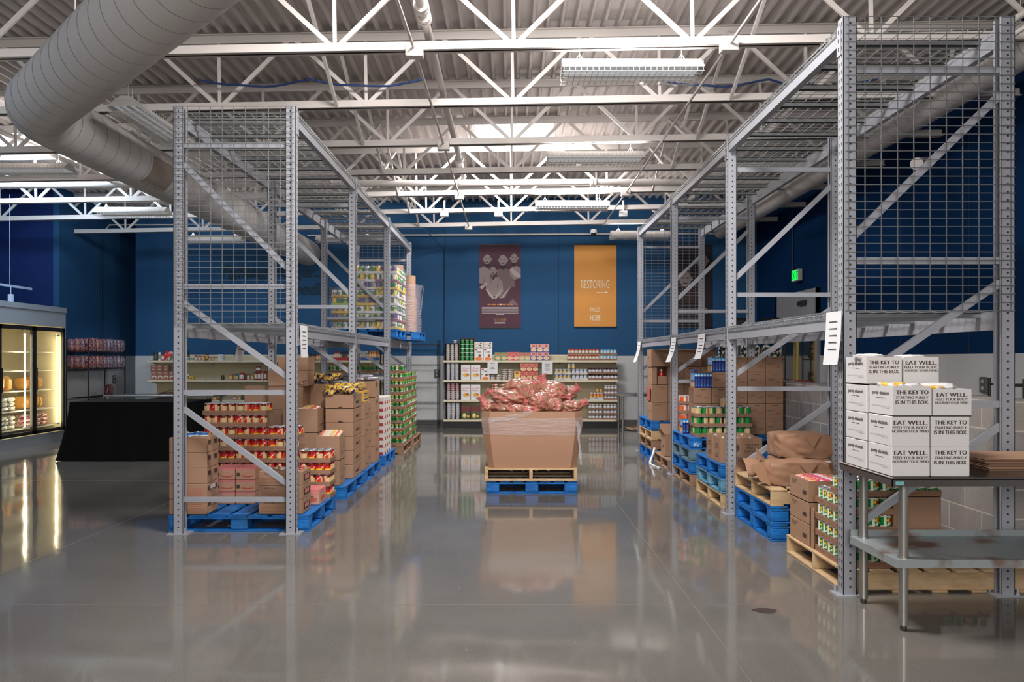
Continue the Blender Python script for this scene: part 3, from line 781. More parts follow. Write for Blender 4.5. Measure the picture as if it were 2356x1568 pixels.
def stringer(wx, dy, m=None, along='y'):
    """stringer pallet; along = direction the stringers run"""
    m = m or WOOD
    root = bpy.data.objects.new('wooden_stringer_pallet', None); COL.objects.link(root)
    A, B = (dy, wx) if along == 'y' else (wx, dy)          # A along stringer
    def P(b, a0, a1, c0, c1, z0, z1): (b.cbox(c0, c1, a0, a1, z0, z1, .003) if along == 'y' else b.cbox(a0, a1, c0, c1, z0, z1, .003))
    b = MB(); n = 7; bw = A / n * .78
    for k in range(n): a = -A / 2 + (A - bw) * k / (n - 1); P(b, a, a + bw, -B / 2, B / 2, .121, .139)
    b.build('top_deck', m, root)
    b = MB()
    for a in (-A / 2, -A / 4, -.05, A / 4 - .1, A / 2 - .1): P(b, a, a + .1, -B / 2, B / 2, 0, .016)
    b.build('bottom_deck', m, root)
    for c in (-B / 2 + .001, -.019, B / 2 - .039):
        b = MB(); P(b, -A / 2 + .001, A / 2 - .001, c, c + .038, .0165, .1205); b.build('stringer', m, root)
    return root


_protos = {}
def pallet(kind, x0, y0, z, wx, dy, label, m=None, along='y', group=None, rz=0):
    k = (kind, round(wx, 3), round(dy, 3), m.name if m else '', along)
    if k in _protos: o = copy_tree(_protos[k])
    else: o = _protos[k] = chep(wx, dy, m) if kind == 'chep' else stringer(wx, dy, m, along)
    o.location = (x0 + wx / 2, y0 + dy / 2, z); o.rotation_euler = (0, 0, rz)
    return tag(o, label, 'pallet', group or 'pallets under the rack goods')


PW, PD = 1.22, 1.02
PZ = .144
lx = -2.96
pallet('chep', lx, 6.54, 0, PW, PD, 'blue pallet nearest the camera under the red can trays, left rack')
pallet('chep', lx, 8.0, 0, PW, 1.06, 'blue pallet second from the camera under the left rack boxes')
pallet('chep', lx, 9.14, 0, PW, 1.06, 'blue pallet third from the camera along the left rack')
pallet('chep', lx, 10.55, 0, PW, .95, 'blue pallet fourth from the camera under white and red cartons')
pallet('wood', -2.88, 11.86, 0, PW, PD, 'brown wooden pallet under the green can stack, nearer one', OLDWOOD, 'x')
pallet('wood', -2.86, 12.95, 0, PW, PD, 'brown wooden pallet under the green can stack, farther one', OLDWOOD, 'x')
# right side
rx = 2.15
pallet('wood', rx, 4.83, 0, PW, PD, 'pale wooden pallet in the right foreground under tomato can trays', None, 'x')
for i, (kind, m, l) in enumerate([('chep', None, 'bottom blue pallet below the brown paper bales'), ('chep', None, 'upper blue pallet below the brown paper bales'), ('wood', None, 'pale wooden pallet carrying the brown paper bales')]):
    pallet(kind, rx, 6.18, i * .1445, 1.17, PD, l, m, 'x')
for i, (kind, m, l) in enumerate([('wood', None, 'bottom wooden pallet below the mashed potato boxes'), ('chep', BLUEPALE, 'middle faded blue pallet below the mashed potato boxes'), ('chep', None, 'top blue pallet below the mashed potato boxes')]):
    pallet(kind, 2.13, 7.58, i * .1445, PW, PD, l, m, 'x')
for i, (kind, m, l) in enumerate([('wood', OLDWOOD, 'bottom wooden pallet below the cream and green cans'), ('chep', None, 'second blue pallet up below the cream and green cans'), ('chep', BLUEGREY, 'worn grey-blue pallet below the cream and green cans'), ('chep', None, 'top blue pallet with white smear below the cream cans')]):
    o = pallet(kind, 2.12, 8.85, i * .1445, PW, PD, l, m, 'x')
    if i == 3:
        b = MB(); fr = frame((-.61, -.51, 0), (1, 0, 0), (0, 0, 1))
        for (a, c, ra, rb) in ((.035, .06, .016, .022), (.055, .075, .012, .010), (.07, .05, .014, .016), (.09, .068, .02, .008)): b.decal(fr, 'e', (a + .02, c, ra, rb), 0)
        b.build('paint_smear', M((150, 190, 220), .6), o)
pallet('wood', 2.13, 10.12, 0, PW, .98, 'single wooden pallet under the open carton, third right bay', OLDWOOD, 'x')
for i, (kind, m, l) in enumerate([('chep', None, 'bottom blue pallet of the farthest right stack'), ('wood', OLDWOOD, 'second wooden pallet up in the farthest right stack'), ('wood', None, 'third wooden pallet up in the farthest right stack'), ('chep', None, 'top blue pallet of the farthest right stack under boxes')]):
    pallet(kind, 2.11, 11.2, i * .1445, PW, PD, l, m, 'x')
# upper storey, left rack
UZ = 1.8145
pallet('chep', -2.78, 11.58, UZ, 1.05, PD, 'blue pallet on the upper deck under the wrapped mixed cans')
pallet('chep', -2.60, 12.72, UZ, 1.08, .95, 'blue pallet on the upper deck under wrapped brown rolls', rz=0.0)
# centre
pallet('chep', -.26, 8.38, 0, 1.02, 1.2, 'bright blue pallet in the aisle at the bottom of the produce bin', group='pallets under the produce bin')
pallet('wood', -.275, 8.36, .1445, 1.03, 1.2, 'pale wooden pallet in the aisle between blue pallet and produce bin', None, 'y', 'pallets under the produce bin')

# ================================================================== cartons
def carton(x0, x1, y0, y1, z0, z1, label, group=None, m=None, prints=(), name='cardboard_box', cat='box', jit=True, mats=()):
    w, d, h = x1 - x0 - .004, y1 - y0 - .004, z1 - z0 - .0025
    b = MB(); b.cbox(-w / 2, w / 2, -d / 2, d / 2, 0, h, .004)
    fr = {'f': frame((-w / 2, -d / 2, 0), (1, 0, 0), (0, 0, 1)), 'l': frame((-w / 2, d / 2, 0), (0, -1, 0), (0, 0, 1)), 'r': frame((w / 2, -d / 2, 0), (0, 1, 0), (0, 0, 1)), 't': frame((-w / 2, -d / 2, h), (1, 0, 0), (0, 1, 0))}
    b.decal(fr['t'], 'r', (0, w, d / 2 - .025, d / 2 + .025), 2)
    W = {'f': w, 'l': d, 'r': d, 't': w}
    for p in prints:
        face, kind, a = p[0], p[1], p[2]; slot = p[3] if len(p) > 3 else 1; ww = W[face]; hh = h if face != 't' else d
        if kind == 'r': a = (a[0] * ww, a[1] * ww, a[2] * hh, a[3] * hh)
        elif kind == 'e': a = (a[0] * ww, a[1] * hh, a[2] * ww, a[3] * hh)
        elif kind == 'p': a = [(q[0] * ww, q[1] * hh) for q in a]
        elif kind == 't': a = (a[0] * ww, a[1] * hh, a[2] * hh) + tuple(a[3:])
        b.decal(fr[face], kind, a, slot)
    rz = rnd.uniform(-.006, .006) if jit else 0
    o = b.build(name, [m or CARD, PRINT, M((186, 140, 104), .35, var=0)] + list(mats), None, ((x0 + x1) / 2, (y0 + y1) / 2, z0 + .0012), rz)
    return tag(o, label, cat, group)


LINES = [('f', 'r', (.1, .42, .84, .87)), ('f', 'r', (.1, .35, .78, .80)), ('f', 'r', (.62, .9, .84, .87))]
SIDE = [('r', 'r', (.3, .7, .3, .33)), ('r', 'r', (.3, .62, .24, .26)), ('r', 'r', (.75, .88, .5, .62))]
SIDEL = [('l', 'r', (.12, .4, .8, .83)), ('l', 'r', (.12, .36, .73, .75)), ('l', 'r', (.12, .3, .66, .68)), ('l', 'r', (.7, .9, .3, .5))]
def where(n, k): return ['', 'bottom', 'second from bottom', 'third from bottom', 'fourth from bottom', 'fifth from bottom', 'sixth from bottom', 'seventh from bottom', 'eighth from bottom'][k] if k < n else ('top' if n > 1 else 'single')


def column(x0, x1, y0, y1, z0, hs, desc, place, group, m=None, prints=(), mats=(), vary=None):
    z = z0; out = []
    for i, h in enumerate(hs):
        lab = '%s, %s box %s' % (desc, where(len(hs), i + 1), place)
        out.append(carton(x0, x1, y0, y1, z, z + h, lab, group, m, vary(i) if vary else prints, mats=mats)); z += h
    return out


def open_carton(x0, x1, y0, y1, z0, z1, label, group=None, m=None, prints=(), flaps='', mats=()):
    """open-topped box: walls with thickness, optional raised flaps as children"""
    w, d, h = x1 - x0 - .004, y1 - y0 - .004, z1 - z0 - .002; t = .005
    b = MB(); b.box(-w / 2, w / 2, -d / 2, d / 2, 0, .005)
    b.box(-w / 2, w / 2, -d / 2, -d / 2 + t, 0, h); b.box(-w / 2, w / 2, d / 2 - t, d / 2, 0, h); b.box(-w / 2, -w / 2 + t, -d / 2 + t, d / 2 - t, 0, h); b.box(w / 2 - t, w / 2, -d / 2 + t, d / 2 - t, 0, h)
    fr = {'f': frame((-w / 2, -d / 2, 0), (1, 0, 0), (0, 0, 1)), 'l': frame((-w / 2, d / 2, 0), (0, -1, 0), (0, 0, 1)), 'r': frame((w / 2, -d / 2, 0), (0, 1, 0), (0, 0, 1))}
    W = {'f': w, 'l': d, 'r': d}
    for p in prints:
        face, kind, a = p[0], p[1], p[2]; slot = p[3] if len(p) > 3 else 1; ww = W[face]
        if kind == 'r': a = (a[0] * ww, a[1] * ww, a[2] * h, a[3] * h)
        elif kind == 'e': a = (a[0] * ww, a[1] * h, a[2] * ww, a[3] * h)
        elif kind == 'p': a = [(q[0] * ww, q[1] * h) for q in a]
        elif kind == 't': a = (a[0] * ww, a[1] * h, a[2] * h) + tuple(a[3:])
        b.decal(fr[face], kind, a, slot)
    o = b.build('open_cardboard_box', [m or CARD, PRINT, CARDIN] + list(mats), None, ((x0 + x1) / 2, (y0 + y1) / 2, z0 + .001), 0)
    for f in flaps:
        q = MB(); L = min(w, d) * .45
        if f == 'b': q.bar((0, d / 2, h), (0, d / 2 + .03, h + L), w, .004, up=(0, 1, 0))
        if f == 'l': q.bar((-w / 2, 0, h), (-w / 2 - L * .5, 0, h + L * .7), .004, d) if 0 else q.add([(-w / 2, -d / 2, h), (-w / 2, d / 2, h), (-w / 2 - L * .45, d / 2 - .02, h + L * .75), (-w / 2 - L * .45, -d / 2 + .02, h + L * .75), (-w / 2 + .004, -d / 2, h), (-w / 2 + .004, d / 2, h), (-w / 2 - L * .45 + .004, d / 2 - .02, h + L * .75), (-w / 2 - L * .45 + .004, -d / 2 + .02, h + L * .75)], [(0, 1, 2, 3), (4, 5, 6, 7), (0, 3, 7, 4), (1, 2, 6, 5), (2, 3, 7, 6)])
        if f == 'B': q.add([(-w / 2, d / 2, h), (w / 2, d / 2, h), (w / 2 - .03, d / 2 + .06, h + L * 1.2), (-w / 2 + .0, d / 2 + .06, h + L * 1.2), (-w / 2, d / 2 - .005, h), (w / 2, d / 2 - .005, h), (w / 2 - .03, d / 2 + .055, h + L * 1.2), (-w / 2, d / 2 + .055, h + L * 1.2)], [(0, 1, 2, 3), (4, 5, 6, 7), (0, 3, 7, 4), (1, 2, 6, 5), (2, 3, 7, 6)])
        if f == 'r': q.add([(w / 2, -d / 2, h), (w / 2, d / 2, h), (w / 2 + L * .6, d / 2 - .02, h + L * .2), (w / 2 + L * .6, -d / 2 + .02, h + L * .2), (w / 2 - .004, -d / 2, h), (w / 2 - .004, d / 2, h), (w / 2 + L * .6, d / 2 - .02, h + L * .2 + .004), (w / 2 + L * .6, -d / 2 + .02, h + L * .2 + .004)], [(0, 1, 2, 3), (4, 5, 6, 7), (0, 3, 7, 4), (1, 2, 6, 5), (2, 3, 7, 6)])
        q.build('flap', m or CARD, o)
    return tag(o, label, 'box', group)


# ================================================================== cans, trays, bags
def can_mesh(kind, r=.0365, h=.11):
    RED, CRM, YEL, DRD, GRN, DGR, ORG, WHT, BLU, GLD, PUR, SLV = (M((214, 30, 24), .35, var=0), M((222, 190, 140), .4, var=0), M((244, 200, 40), .4, var=0), M((120, 24, 20), .4, var=0), M((14, 140, 60), .35, var=0), M((8, 84, 40), .4, var=0),
                                                M((236, 90, 30), .4, var=0), M((232, 230, 220), .4, var=0), M((40, 110, 190), .35, var=0), M((232, 178, 50), .4, var=0), M((86, 50, 130), .4, var=0), M((120, 126, 130), .35, var=.05))
    mats = [TIN, RED, CRM, YEL, DRD, GRN, DGR, ORG, WHT, BLU, GLD, PUR, SLV]
    nv, ns = 13, 28
    zs = [0, .04] + [.05 + .90 * q / nv for q in range(nv + 1)] + [.955, 1.0]
    prof = [(r * (.985 if 1 < q < len(zs) - 2 else 1.0), z * h) for q, z in enumerate(zs)]; prof.append((r * .96, h)); prof.append((r * .94, h - .003))
    def cols(k, j):
        if j < 2 or j >= len(zs) - 3: return 0
        u = ((k + .5) / ns) % 1.0; v = (zs[j] + zs[j + 1]) / 2; E = lambda uu, cu, cv, ru, rv: ((uu - cu) / ru) ** 2 + ((v - cv) / rv) ** 2 < 1
        if kind == 'red':
            if u < .46: return 4 if v > .86 or (v > .74 and .12 < u < .34) else 2
            if v > .88 or (v > .68 and .58 < u < .78): return 4
            if .30 < v < .46 and .54 < u < .86: return 3
            return 8 if abs(v - (u - .52) * 1.7) < .035 else 1
        if kind == 'tomato':
            w = (u * 2) % 1.0
            if v < .10: return 9 if w < .6 else 8
            if E(w, .3, .72, .19, .12): return 1
            if E(w, .3, .72, .27, .18): return 3
            if E(w, .25, .22, .14, .10) or E(w, .6, .2, .12, .08): return 1
            if v > .86 or abs(v - .45 - .12 * w) < .045 and w < .62: return 8
            if w > .86 or E(w, .75, .28, .12, .12): return 8
            return 5
        if kind == 'green':
            w = (u * 2) % 1.0
            if v > .84 and w < .7: return 10
            if E(w, .35, .34, .24, .20): return 8 if w < .4 else 2
            if E(w, .35, .70, .16, .07): return 8
            return 6 if w > .8 or v < .12 else 5
        if kind == 'creamgreen':
            if u < .58: return 5 if v > .90 else (1 if E(u, .45, .2, .10, .10) or E(u, .3, .14, .06, .07) else 2)
            return 6 if v > .9 or u > .95 else 5
        if kind == 'orange': return 8 if (.1 < (u * 2) % 1.0 < .42 or v > .88) else (1 if E((u * 2) % 1.0, .7, .25, .14, .14) else 7)
        if kind == 'pale': return 12 if abs(v - .5) < .2 and u % .5 < .3 else 8
        if kind == 'yellow': return 10 if v < .45 else (5 if u % .5 > .36 else 3)
        if kind == 'mixgreen': return 10 if E((u * 2) % 1.0, .4, .35, .22, .2) else (8 if v > .82 else 5)
        if kind == 'silver': return 8 if u % .5 < .16 else 12
        if kind == 'purple': return 11 if v > .35 else 10
        if kind == 'blue': return 9 if v > .3 else 8
        return 1
    b = MB(); b.lathe(prof, ns, cols); return b.mesh(mats)


CANS = {}
CANNAME = {'red': 'soup_can', 'green': 'vegetable_can', 'tomato': 'tomato_can', 'creamgreen': 'bean_can', 'orange': 'fruit_can', 'blue': 'fish_tin'}
def can(kind, x, y, z, label, group, r=.0365, h=.11, rot=None, name=None):
    k = (kind, r, h)
    if k not in CANS: CANS[k] = can_mesh(kind, r, h)
    o = put(CANS[k], name or CANNAME.get(kind, 'food_can'), (x, y, z), rnd.choice([0, .5, 1, 1.6, 2.2, 2.9, 3.6, 4.2, 5.0, 5.6]) + PI if rot is None else rot)
    return tag(o, label, 'can', group)


TRAYS = {}
def tray(x0, y0, z, w, d, label, group, m=None, h=.042, name='cardboard_tray'):
    k = (round(w, 3), round(d, 3), (m or TRAYC).name, h)
    if k not in TRAYS:
        b = MB(); t = .004; w2, d2 = w / 2 - .001, d / 2 - .001
        b.box(-w2, w2, -d2, d2, 0, .003); b.box(-w2, w2, -d2, -d2 + t, 0, h); b.box(-w2, w2, d2 - t, d2, 0, h); b.box(-w2, -w2 + t, -d2 + t, d2 - t, 0, h); b.box(w2 - t, w2, -d2 + t, d2 - t, 0, h)
        for fr, ww in ((frame((-w2, -d2, 0), (1, 0, 0), (0, 0, 1)), 2 * w2), (frame((-w2, d2, 0), (0, -1, 0), (0, 0, 1)), 2 * d2), (frame((w2, -d2, 0), (0, 1, 0), (0, 0, 1)), 2 * d2)):
            b.decal(fr, 'r', (ww * .3, ww * .62, h * .42, h * .6), 1); b.decal(fr, 'r', (ww * .12, ww * .2, h * .35, h * .65), 1)
        TRAYS[k] = b.mesh([m or TRAYC, PRINTLT])
    return tag(put(TRAYS[k], name, (x0 + w / 2, y0 + d / 2, z)), label, 'tray', group)


def can_trays(kind, x0, y0, z0, nx, ny, cols, rows, tiers, where_, desc, sides='f', cgroup='cans', pitch=.075, h=.110, tier=.1155, r=.0355, alltop=True, trmat=None, labcan=None, tname=None, flip=False, startfull=False, skip=None, dtray=None):
    """nx x ny trays of cols x rows cans; tiers(i, j) -> number of tiers. only cans that can be seen are built"""
    w, d = cols * pitch + .006, rows * pitch + .006
    for i in range(nx):
        for j in range(ny):
            T = tiers(i, j) if callable(tiers) else tiers
            for t in range(T):
                z = z0 + t * tier
                if skip and skip(i, j, t): continue
                tl = ['tier %s' % ORD[t + 1]][0]
                colw = '' if nx == 1 else ', %s tray from left' % ORD[i + 1]
                roww = '' if ny == 1 else ', %s tray back' % ORD[j + 1]
                base = '%s%s%s, %s tier up%s' % (desc, colw, roww, ORD[t + 1], where_)
                tray(x0 + i * w, y0 + j * d, z, w, d, 'shallow tray of ' + base, (tname or 'can trays') , trmat if not callable(trmat) else trmat(i, j, t))
                top = t == T - 1
                for a in range(cols):
                    for c in range(rows):
                        vis = ('f' in sides and c == 0 and j == 0) or ('r' in sides and a == cols - 1 and i == nx - 1) or ('l' in sides and a == 0 and i == 0) or (top and alltop)
                        if not vis: continue
                        kk = kind(i, j, t, a) if callable(kind) else kind
                        cl = '%s%s%s, %s up, can %s across %s deep%s' % (labcan or desc, '' if nx == 1 else ', tray ' + ORD[i + 1], '' if ny == 1 else ' row ' + ORD[j + 1], ORD[t + 1], ORD[a + 1], ORD[c + 1], '')
                        can(kk, x0 + i * w + .003 + pitch * (a + .5), y0 + j * d + .003 + pitch * (c + .5), z + .004, cl, cgroup, r, h)
    return w, d


# red bean cans, back row of the nearest left pallet
can_trays('red', -2.985, 7.33, .1455, 4, 1, 4, 3, lambda i, j: (8, 8, 6, 4)[i], '', 'red soup cans', sides='f', cgroup='red and cream soup cans', pitch=.0762, h=.108, r=.0368, labcan='red soup can')
for t in range(4):
    for c in range(1, 3):
        if t == 3: continue
        can('red', -2.985 + 4 * .3108 - .003 - .0381, 7.33 + .003 + .0762 * (c + .5), .1455 + t * .1155 + .004, 'red soup can, aisle side of right tray, %s up, %s deep' % (ORD[t + 1], ORD[c + 1]), 'red and cream soup cans', .0368, .108)
G = 'boxes on the nearest left pallet'
def smallp(i):
    P = [('r', 'r', (.1, .35, .52, .8)), ('r', 'r', (.6, .9, .52, .8)), ('r', 'r', (0, 1, .47, .485)), ('f', 'e', (.15, .6, .03, .09), 3)]
    if i < 2: P += [('f', 'r', (.2, .9, a, a + .03), 3) for a in (.3, .42, .54, .66)]
    if i == 1: P += [('r', 'r', (.3, .7, .6, .85), 4)]
    return P
column(-2.96, -2.63, 6.55, 6.82, .1455, [.134] * 5, 'small brown box', 'in the near left corner', G, vary=smallp, mats=[M((190, 84, 60), .7, var=0), WHITE])
for i, (x, y) in enumerate([(-2.76, 6.70), (-2.70, 6.66), (-2.82, 6.64), (-2.90, 6.72)]):
    can('blue', x, y, .818, 'short blue tin on the small brown boxes, %s from left' % ORD[[3, 4, 2, 1][i]], 'short blue tins', .042, .032)
oz = [('f', 't', (.25, .82, .10, '48-4.75 oz. cans', .01, .8)), ] + [('f', 'r', (.06, .92, a, a + .03), 3) for a in (.2, .3, .4, .5)] + [('r', 'r', (.2, .85, .25, .7), 4), ('r', 'e', (.4, .5, .12, .2), 5), ('r', 'e', (.65, .5, .12, .2), 5)]
column(-2.185, -1.80, 6.56, 6.84, .1455, [.125] * 3, 'brown canned-goods box with open side', 'behind the near post', G, prints=oz, mats=[PRINTLT, BLACK, M((210, 120, 110), .5, var=0)], m=CARD2)
for i in range(6):
    can('red' if i % 2 else 'pale', -2.12 + i * .055, 6.66 + .04 * (i % 2), .5225, 'small tin on the open-sided boxes, %s from left' % ORD[i + 1], 'small tins on the near boxes', .025, .022)
pk = [('f', 'r', (0, 1, .86, 1), 3), ('f', 'e', (.6, .4, .32, .2), 4), ('f', 'e', (.6, .46, .30, .12), 0), ('f', 'r', (.05, .2, .3, .6)), ('t', 'r', (.0, 1, 0, 1), 3)]
PINK = M((222, 130, 130), .4); PINKP = M((190, 92, 72), .6, var=0)
for i, x in enumerate((-2.745, -2.555)):
    column(x, x + .185, 7.03, 7.31, .1455, [.112] * 3, 'pink-topped shrink-wrapped box', 'before the red cans, %s pile' % ('left', 'right')[i], G, prints=pk, mats=[PINK, PINKP], m=M((196, 150, 124), .5))
carton(-1.935, -1.76, 6.98, 7.24, .1455, .285, 'pink shrink-wrapped box on the aisle edge of the near pallet', G, M((198, 150, 130), .35), [('f', 'r', (.05, .95, .72, .98), 3), ('t', 'r', (0, 1, 0, 1), 3), ('f', 'e', (.5, .35, .4, .2), 4), ('f', 'r', (.15, .7, .55, .62)), ('r', 'e', (.5, .35, .3, .2), 4), ('r', 'r', (.05, .95, .75, .98), 3)], mats=[PINK, PINKP])

# second pallet
G = 'boxes on the second left pallet'
column(-2.065, -1.81, 8.03, 8.30, .1455, [.268], 'large plain brown box', 'near the aisle', G, prints=SIDE)
open_carton(-2.065, -1.81, 8.03, 8.30, .4145, .675, 'open brown box of orange and white packets, second left pallet', G, prints=SIDE)
column(-2.50, -2.115, 8.32, 8.70, .1455, [.268] * 2, 'brown box', 'behind the near post', G, prints=SIDE)
open_carton(-2.50, -2.115, 8.32, 8.70, .682, .95, 'open brown box of bread packets behind the red cans', G, prints=SIDE)
logo = [('f', 'p', [(.46, .0), (.46, .12), (.56, .16), (.66, .02), (.60, 0)]), ('f', 'e', (.5, .02, .03, .02))] + [('r', 'r', (.3, .62, .32, .5)), ('r', 'r', (.74, .82, .4, .55))]
column(-2.08, -1.762, 8.51, 9.00, .1455, [.158] * 5, 'brown box with dark corner mark', 'in the six-high stack', G, prints=logo)
open_carton(-2.08, -1.762, 8.51, 9.00, .9365, 1.094, 'open brown box heaped with yellow and blue snack bags', G, prints=logo)
column(-3.0, -2.725, 8.52, 8.80, .1455, [.262] * 4, 'plain brown box', 'left of the tall stacks', G, m=CARD2)
def brandp(i): return [('f', 't', (.85, .2, .22, 'LSI', .01, 1, .3))] if i == 4 else []
column(-2.69, -2.30, 8.40, 8.72 - .01, .1455, [.262] * 4, 'large brown box', 'in the tallest left stack', G, vary=brandp, m=CARD2)
carton(-2.69, -2.25, 8.40, 8.71, 1.1945, 1.37, 'large brown box with slanted lettering near the top of the tallest left stack', G, prints=[('f', 't', (.88, .22, .3, 'LSI', .01, 1, .3))], m=CARD)
carton(-2.59, -2.245, 8.42, 8.70, 1.3715, 1.52, 'brown box crowning the tallest left stack', G)
column(-2.36, -2.10, 8.74, 9.02, .1455, [.266] * 3, 'brown box', 'deep behind the bread boxes', G)
carton(-2.34, -2.09, 8.74, 9.02, .945, 1.21, 'brown box below blue snack bags behind the tallest stack', G)
# third pallet
G = 'boxes on the third left pallet'
column(-2.08, -1.765, 9.16, 9.60, .1455, [.205] * 4, 'brown box', 'on third pallet, nearer stack', G, prints=SIDE)
column(-2.10, -1.77, 9.17, 9.5, .967, [.07, .07], 'yellow snack display', 'on third pallet stack', G, m=M((214, 170, 70), .5), prints=[('r', 'r', (.1, .9, .4, .6), 3), ('r', 'r', (.2, .7, .2, .3), 4)], mats=[M((40, 60, 130), .5), WHITE])
def peach(i): return [('r', 'r', (.35, .6, .6, .85)), ('r', 'e', (.48, .72, .12, .1))] + ([('f', 'r', (.14, .62, .80, .86), 1), ('f', 'r', (.14, .30, .68, .74), 1), ('f', 'r', (.36, .58, .68, .74), 1)] if i == 4 else [])
column(-2.06, -1.752, 9.82, 10.18, .1455, [.213] * 4, 'brown box', 'below the food pouch box', G, vary=peach)
carton(-2.12, -1.752, 9.80, 10.18, .9985, 1.21, 'brown food pouch box with small printing, topped by silvery bags', G, prints=peach(4))
# fourth pallet: white and red cartons
G = 'white and red cartons'
for i in range(8):
    carton(-2.12, -1.76, 10.62, 11.2, .1455 + i * .102, .1455 + (i + 1) * .102, 'white and red carton, %s from the floor on fourth left pallet' % ORD[i + 1], G, OFFWHITE,
           [('r', 'r', (a, a + .13, .0, .45), 3) for a in (.08, .38, .68)] + [('f', 'r', (.6, .95, 0, .4), 3)], mats=[M((170, 50, 50), .5, var=0)])
# green vegetable cans on the brown pallets
def greens():
    p, r, h, tier = .0735, .0352, .106, .1145; G = 'green vegetable cans'; X1 = -1.668
    for t in range(11):
        z = .1405 + t * tier; w = 4 * p + .006
        for i in range(4):
            if t < 10 and i < 3: continue
            x0 = X1 - (4 - i) * w
            tray(x0, 11.87, z, w, 3 * p + .006, 'brown tray of green cans, near stack, %s across, %s tier up' % (ORD[i + 1], ORD[t + 1]), 'green can trays')
            for a in range(4):
                can('green', x0 + .003 + p * (a + .5), 11.873 + p / 2, z + .004, 'green can, near face, tray %s, %s tier, %s across' % (ORD[i + 1], ORD[t + 1], ORD[a + 1]), G, r, h)
        for j in range(3 if t > 9 else 7):
            if j == 0 and t <= 10:
                cs = range(1, 3)
            else: cs = range(3)
            y0 = 11.87 + j * (3 * p + .006) + (.11 if j >= 4 else 0)
            if t == 10 and j > 0: continue
            if j > 0: tray(X1 - w, y0, z, w, 3 * p + .006, 'brown tray of green cans, aisle side, %s along, %s tier up' % (ORD[j + 1], ORD[t + 1]), 'green can trays')
            for c in cs:
                can('green', X1 - .003 - p / 2, y0 + .003 + p * (c + .5), z + .004, 'green can, aisle face, tray %s along, %s tier, %s deep' % (ORD[j + 1], ORD[t + 1], ORD[c + 1]), G, r, h)
greens()

# snack bags
def lump(name, w, d, h, seed, mats, n=18, amp=.18, patch=4.0, flat=1.0, rz=0, loc=(0, 0, 0), smooth=True, power=.6):
    """soft pillow shape, patches of several print colours"""
    b = MB(); m_ = 2 * n; R = random.Random(seed); off = Vector((R.uniform(0, 90), R.uniform(0, 90), R.uniform(0, 90))); vs = []; fs = []; mi = []
    sg = lambda t: math.copysign(abs(t) ** power, t)
    for i in range(n + 1):
        th = PI * i / n
        for k in range(m_):
            ph = 2 * PI * k / m_
            p = Vector((sg(math.sin(th)) * sg(math.cos(ph)), sg(math.sin(th)) * sg(math.sin(ph)), sg(math.cos(th)) * flat if abs(math.cos(th)) > 1e-9 else 0))
            q = 1 + amp * noise.noise(p * 2.2 + off) + amp * .5 * noise.noise(p * 5 + off)
            vs.append((p.x * q * w / 2, p.y * q * d / 2, h / 2 + p.z * q * h / 2))
    zmin = min(v[2] for v in vs); vs = [(x, y, z - zmin) for x, y, z in vs]
    for i in range(n):
        for k in range(m_):
            a = vs[i * m_ + k]; fs.append((i * m_ + k, (i + 1) * m_ + k, (i + 1) * m_ + (k + 1) % m_, i * m_ + (k + 1) % m_))
    b.add(vs, fs, 0, smooth)
    return b.build(name, mats if len(mats) == 1 else [mottled(mats, patch * .55 / max(w, .05))], None, loc, rz)


SN = [M((26, 40, 96), .25, var=0, coat=.5), M((222, 176, 80), .3, var=0.1, coat=.5), M((230, 190, 60), .3, var=0, coat=.5), M((30, 50, 120), .25, var=0, coat=.5)]
for i in range(9):
    x = -2.05 + (i % 4) * .075 + (i > 7) * .1; y = 8.56 + (i % 3) * .11; z = 1.085 + (.05 if i > 3 else 0) + (.02 if i % 2 else 0)
    o = lump('snack_bag', .13, .17, .065, 30 + i, SN, 12, .2, 5, rz=.3 * i, loc=(x + .02, y, z)); tag(o, 'yellow and navy snack bag heaped on the six-high stack, %s of the heap' % ORD[i + 1], 'snack bag', 'yellow and navy snack bags')
for i in range(6):
    x = -2.33 + i * .055; o = lump('snack_bag', .14, .16, .06, 60 + i, SN if i % 3 else [M((150, 150, 160), .2, metal=.6), SN[0]], 12, .2, 5, rz=.5 * i, loc=(x, 8.84 + .03 * (i % 2), 1.205 + .035 * (i % 3)))
    tag(o, 'navy snack bag behind the tallest stack, %s from left' % ORD[i + 1], 'snack bag', 'navy snack bags behind')
for i in range(7):
    o = lump('foil_pouch', .15, .2, .05, 80 + i, [M((150, 146, 156), .22, metal=.5), M((120, 112, 124), .3)], 10, .25, 4, rz=.4 * i, loc=(-2.28 + i * .075, 9.93 + .05 * (i % 2), 1.211 + .03 * (i % 2)))
    tag(o, 'silvery foil pouch on the food pouch box, %s from left' % ORD[i + 1], 'pouch', 'silvery foil pouches')
BR = [M((232, 120, 70), .3, coat=.4), M((235, 225, 220), .3, coat=.4), M((232, 190, 90), .3, coat=.4), M((235, 225, 225), .3, coat=.4)]
for i in range(5):
    o = lump('bread_packet', .23, .055, .05, 100 + i, BR, 10, .12, 3, loc=(-1.937, 8.08 + i * .045, .635 + .009 * i)); tag(o, 'orange and white packet in the front open box, %s row back' % ORD[i + 1], 'packet', 'orange and white packets')
for i in range(5):
    o = lump('bread_packet', .3, .06, .05, 110 + i, BR, 10, .12, 3, loc=(-2.30, 8.37 + i * .055, .905 + .005 * i)); tag(o, 'bread packet in the open box behind the red cans, %s row back' % ORD[i + 1], 'packet', 'bread packets')
for i in range(4):
    o = lump('snack_bag', .1, .12, .1, 120 + i, SN[1:], 10, .15, 5, loc=(-1.86 + .0 * i, 9.22 + i * .09, 1.108)); tag(o, 'yellow snack bag on the third pallet stack, %s along' % ORD[i + 1], 'snack bag', 'yellow bags on third pallet')

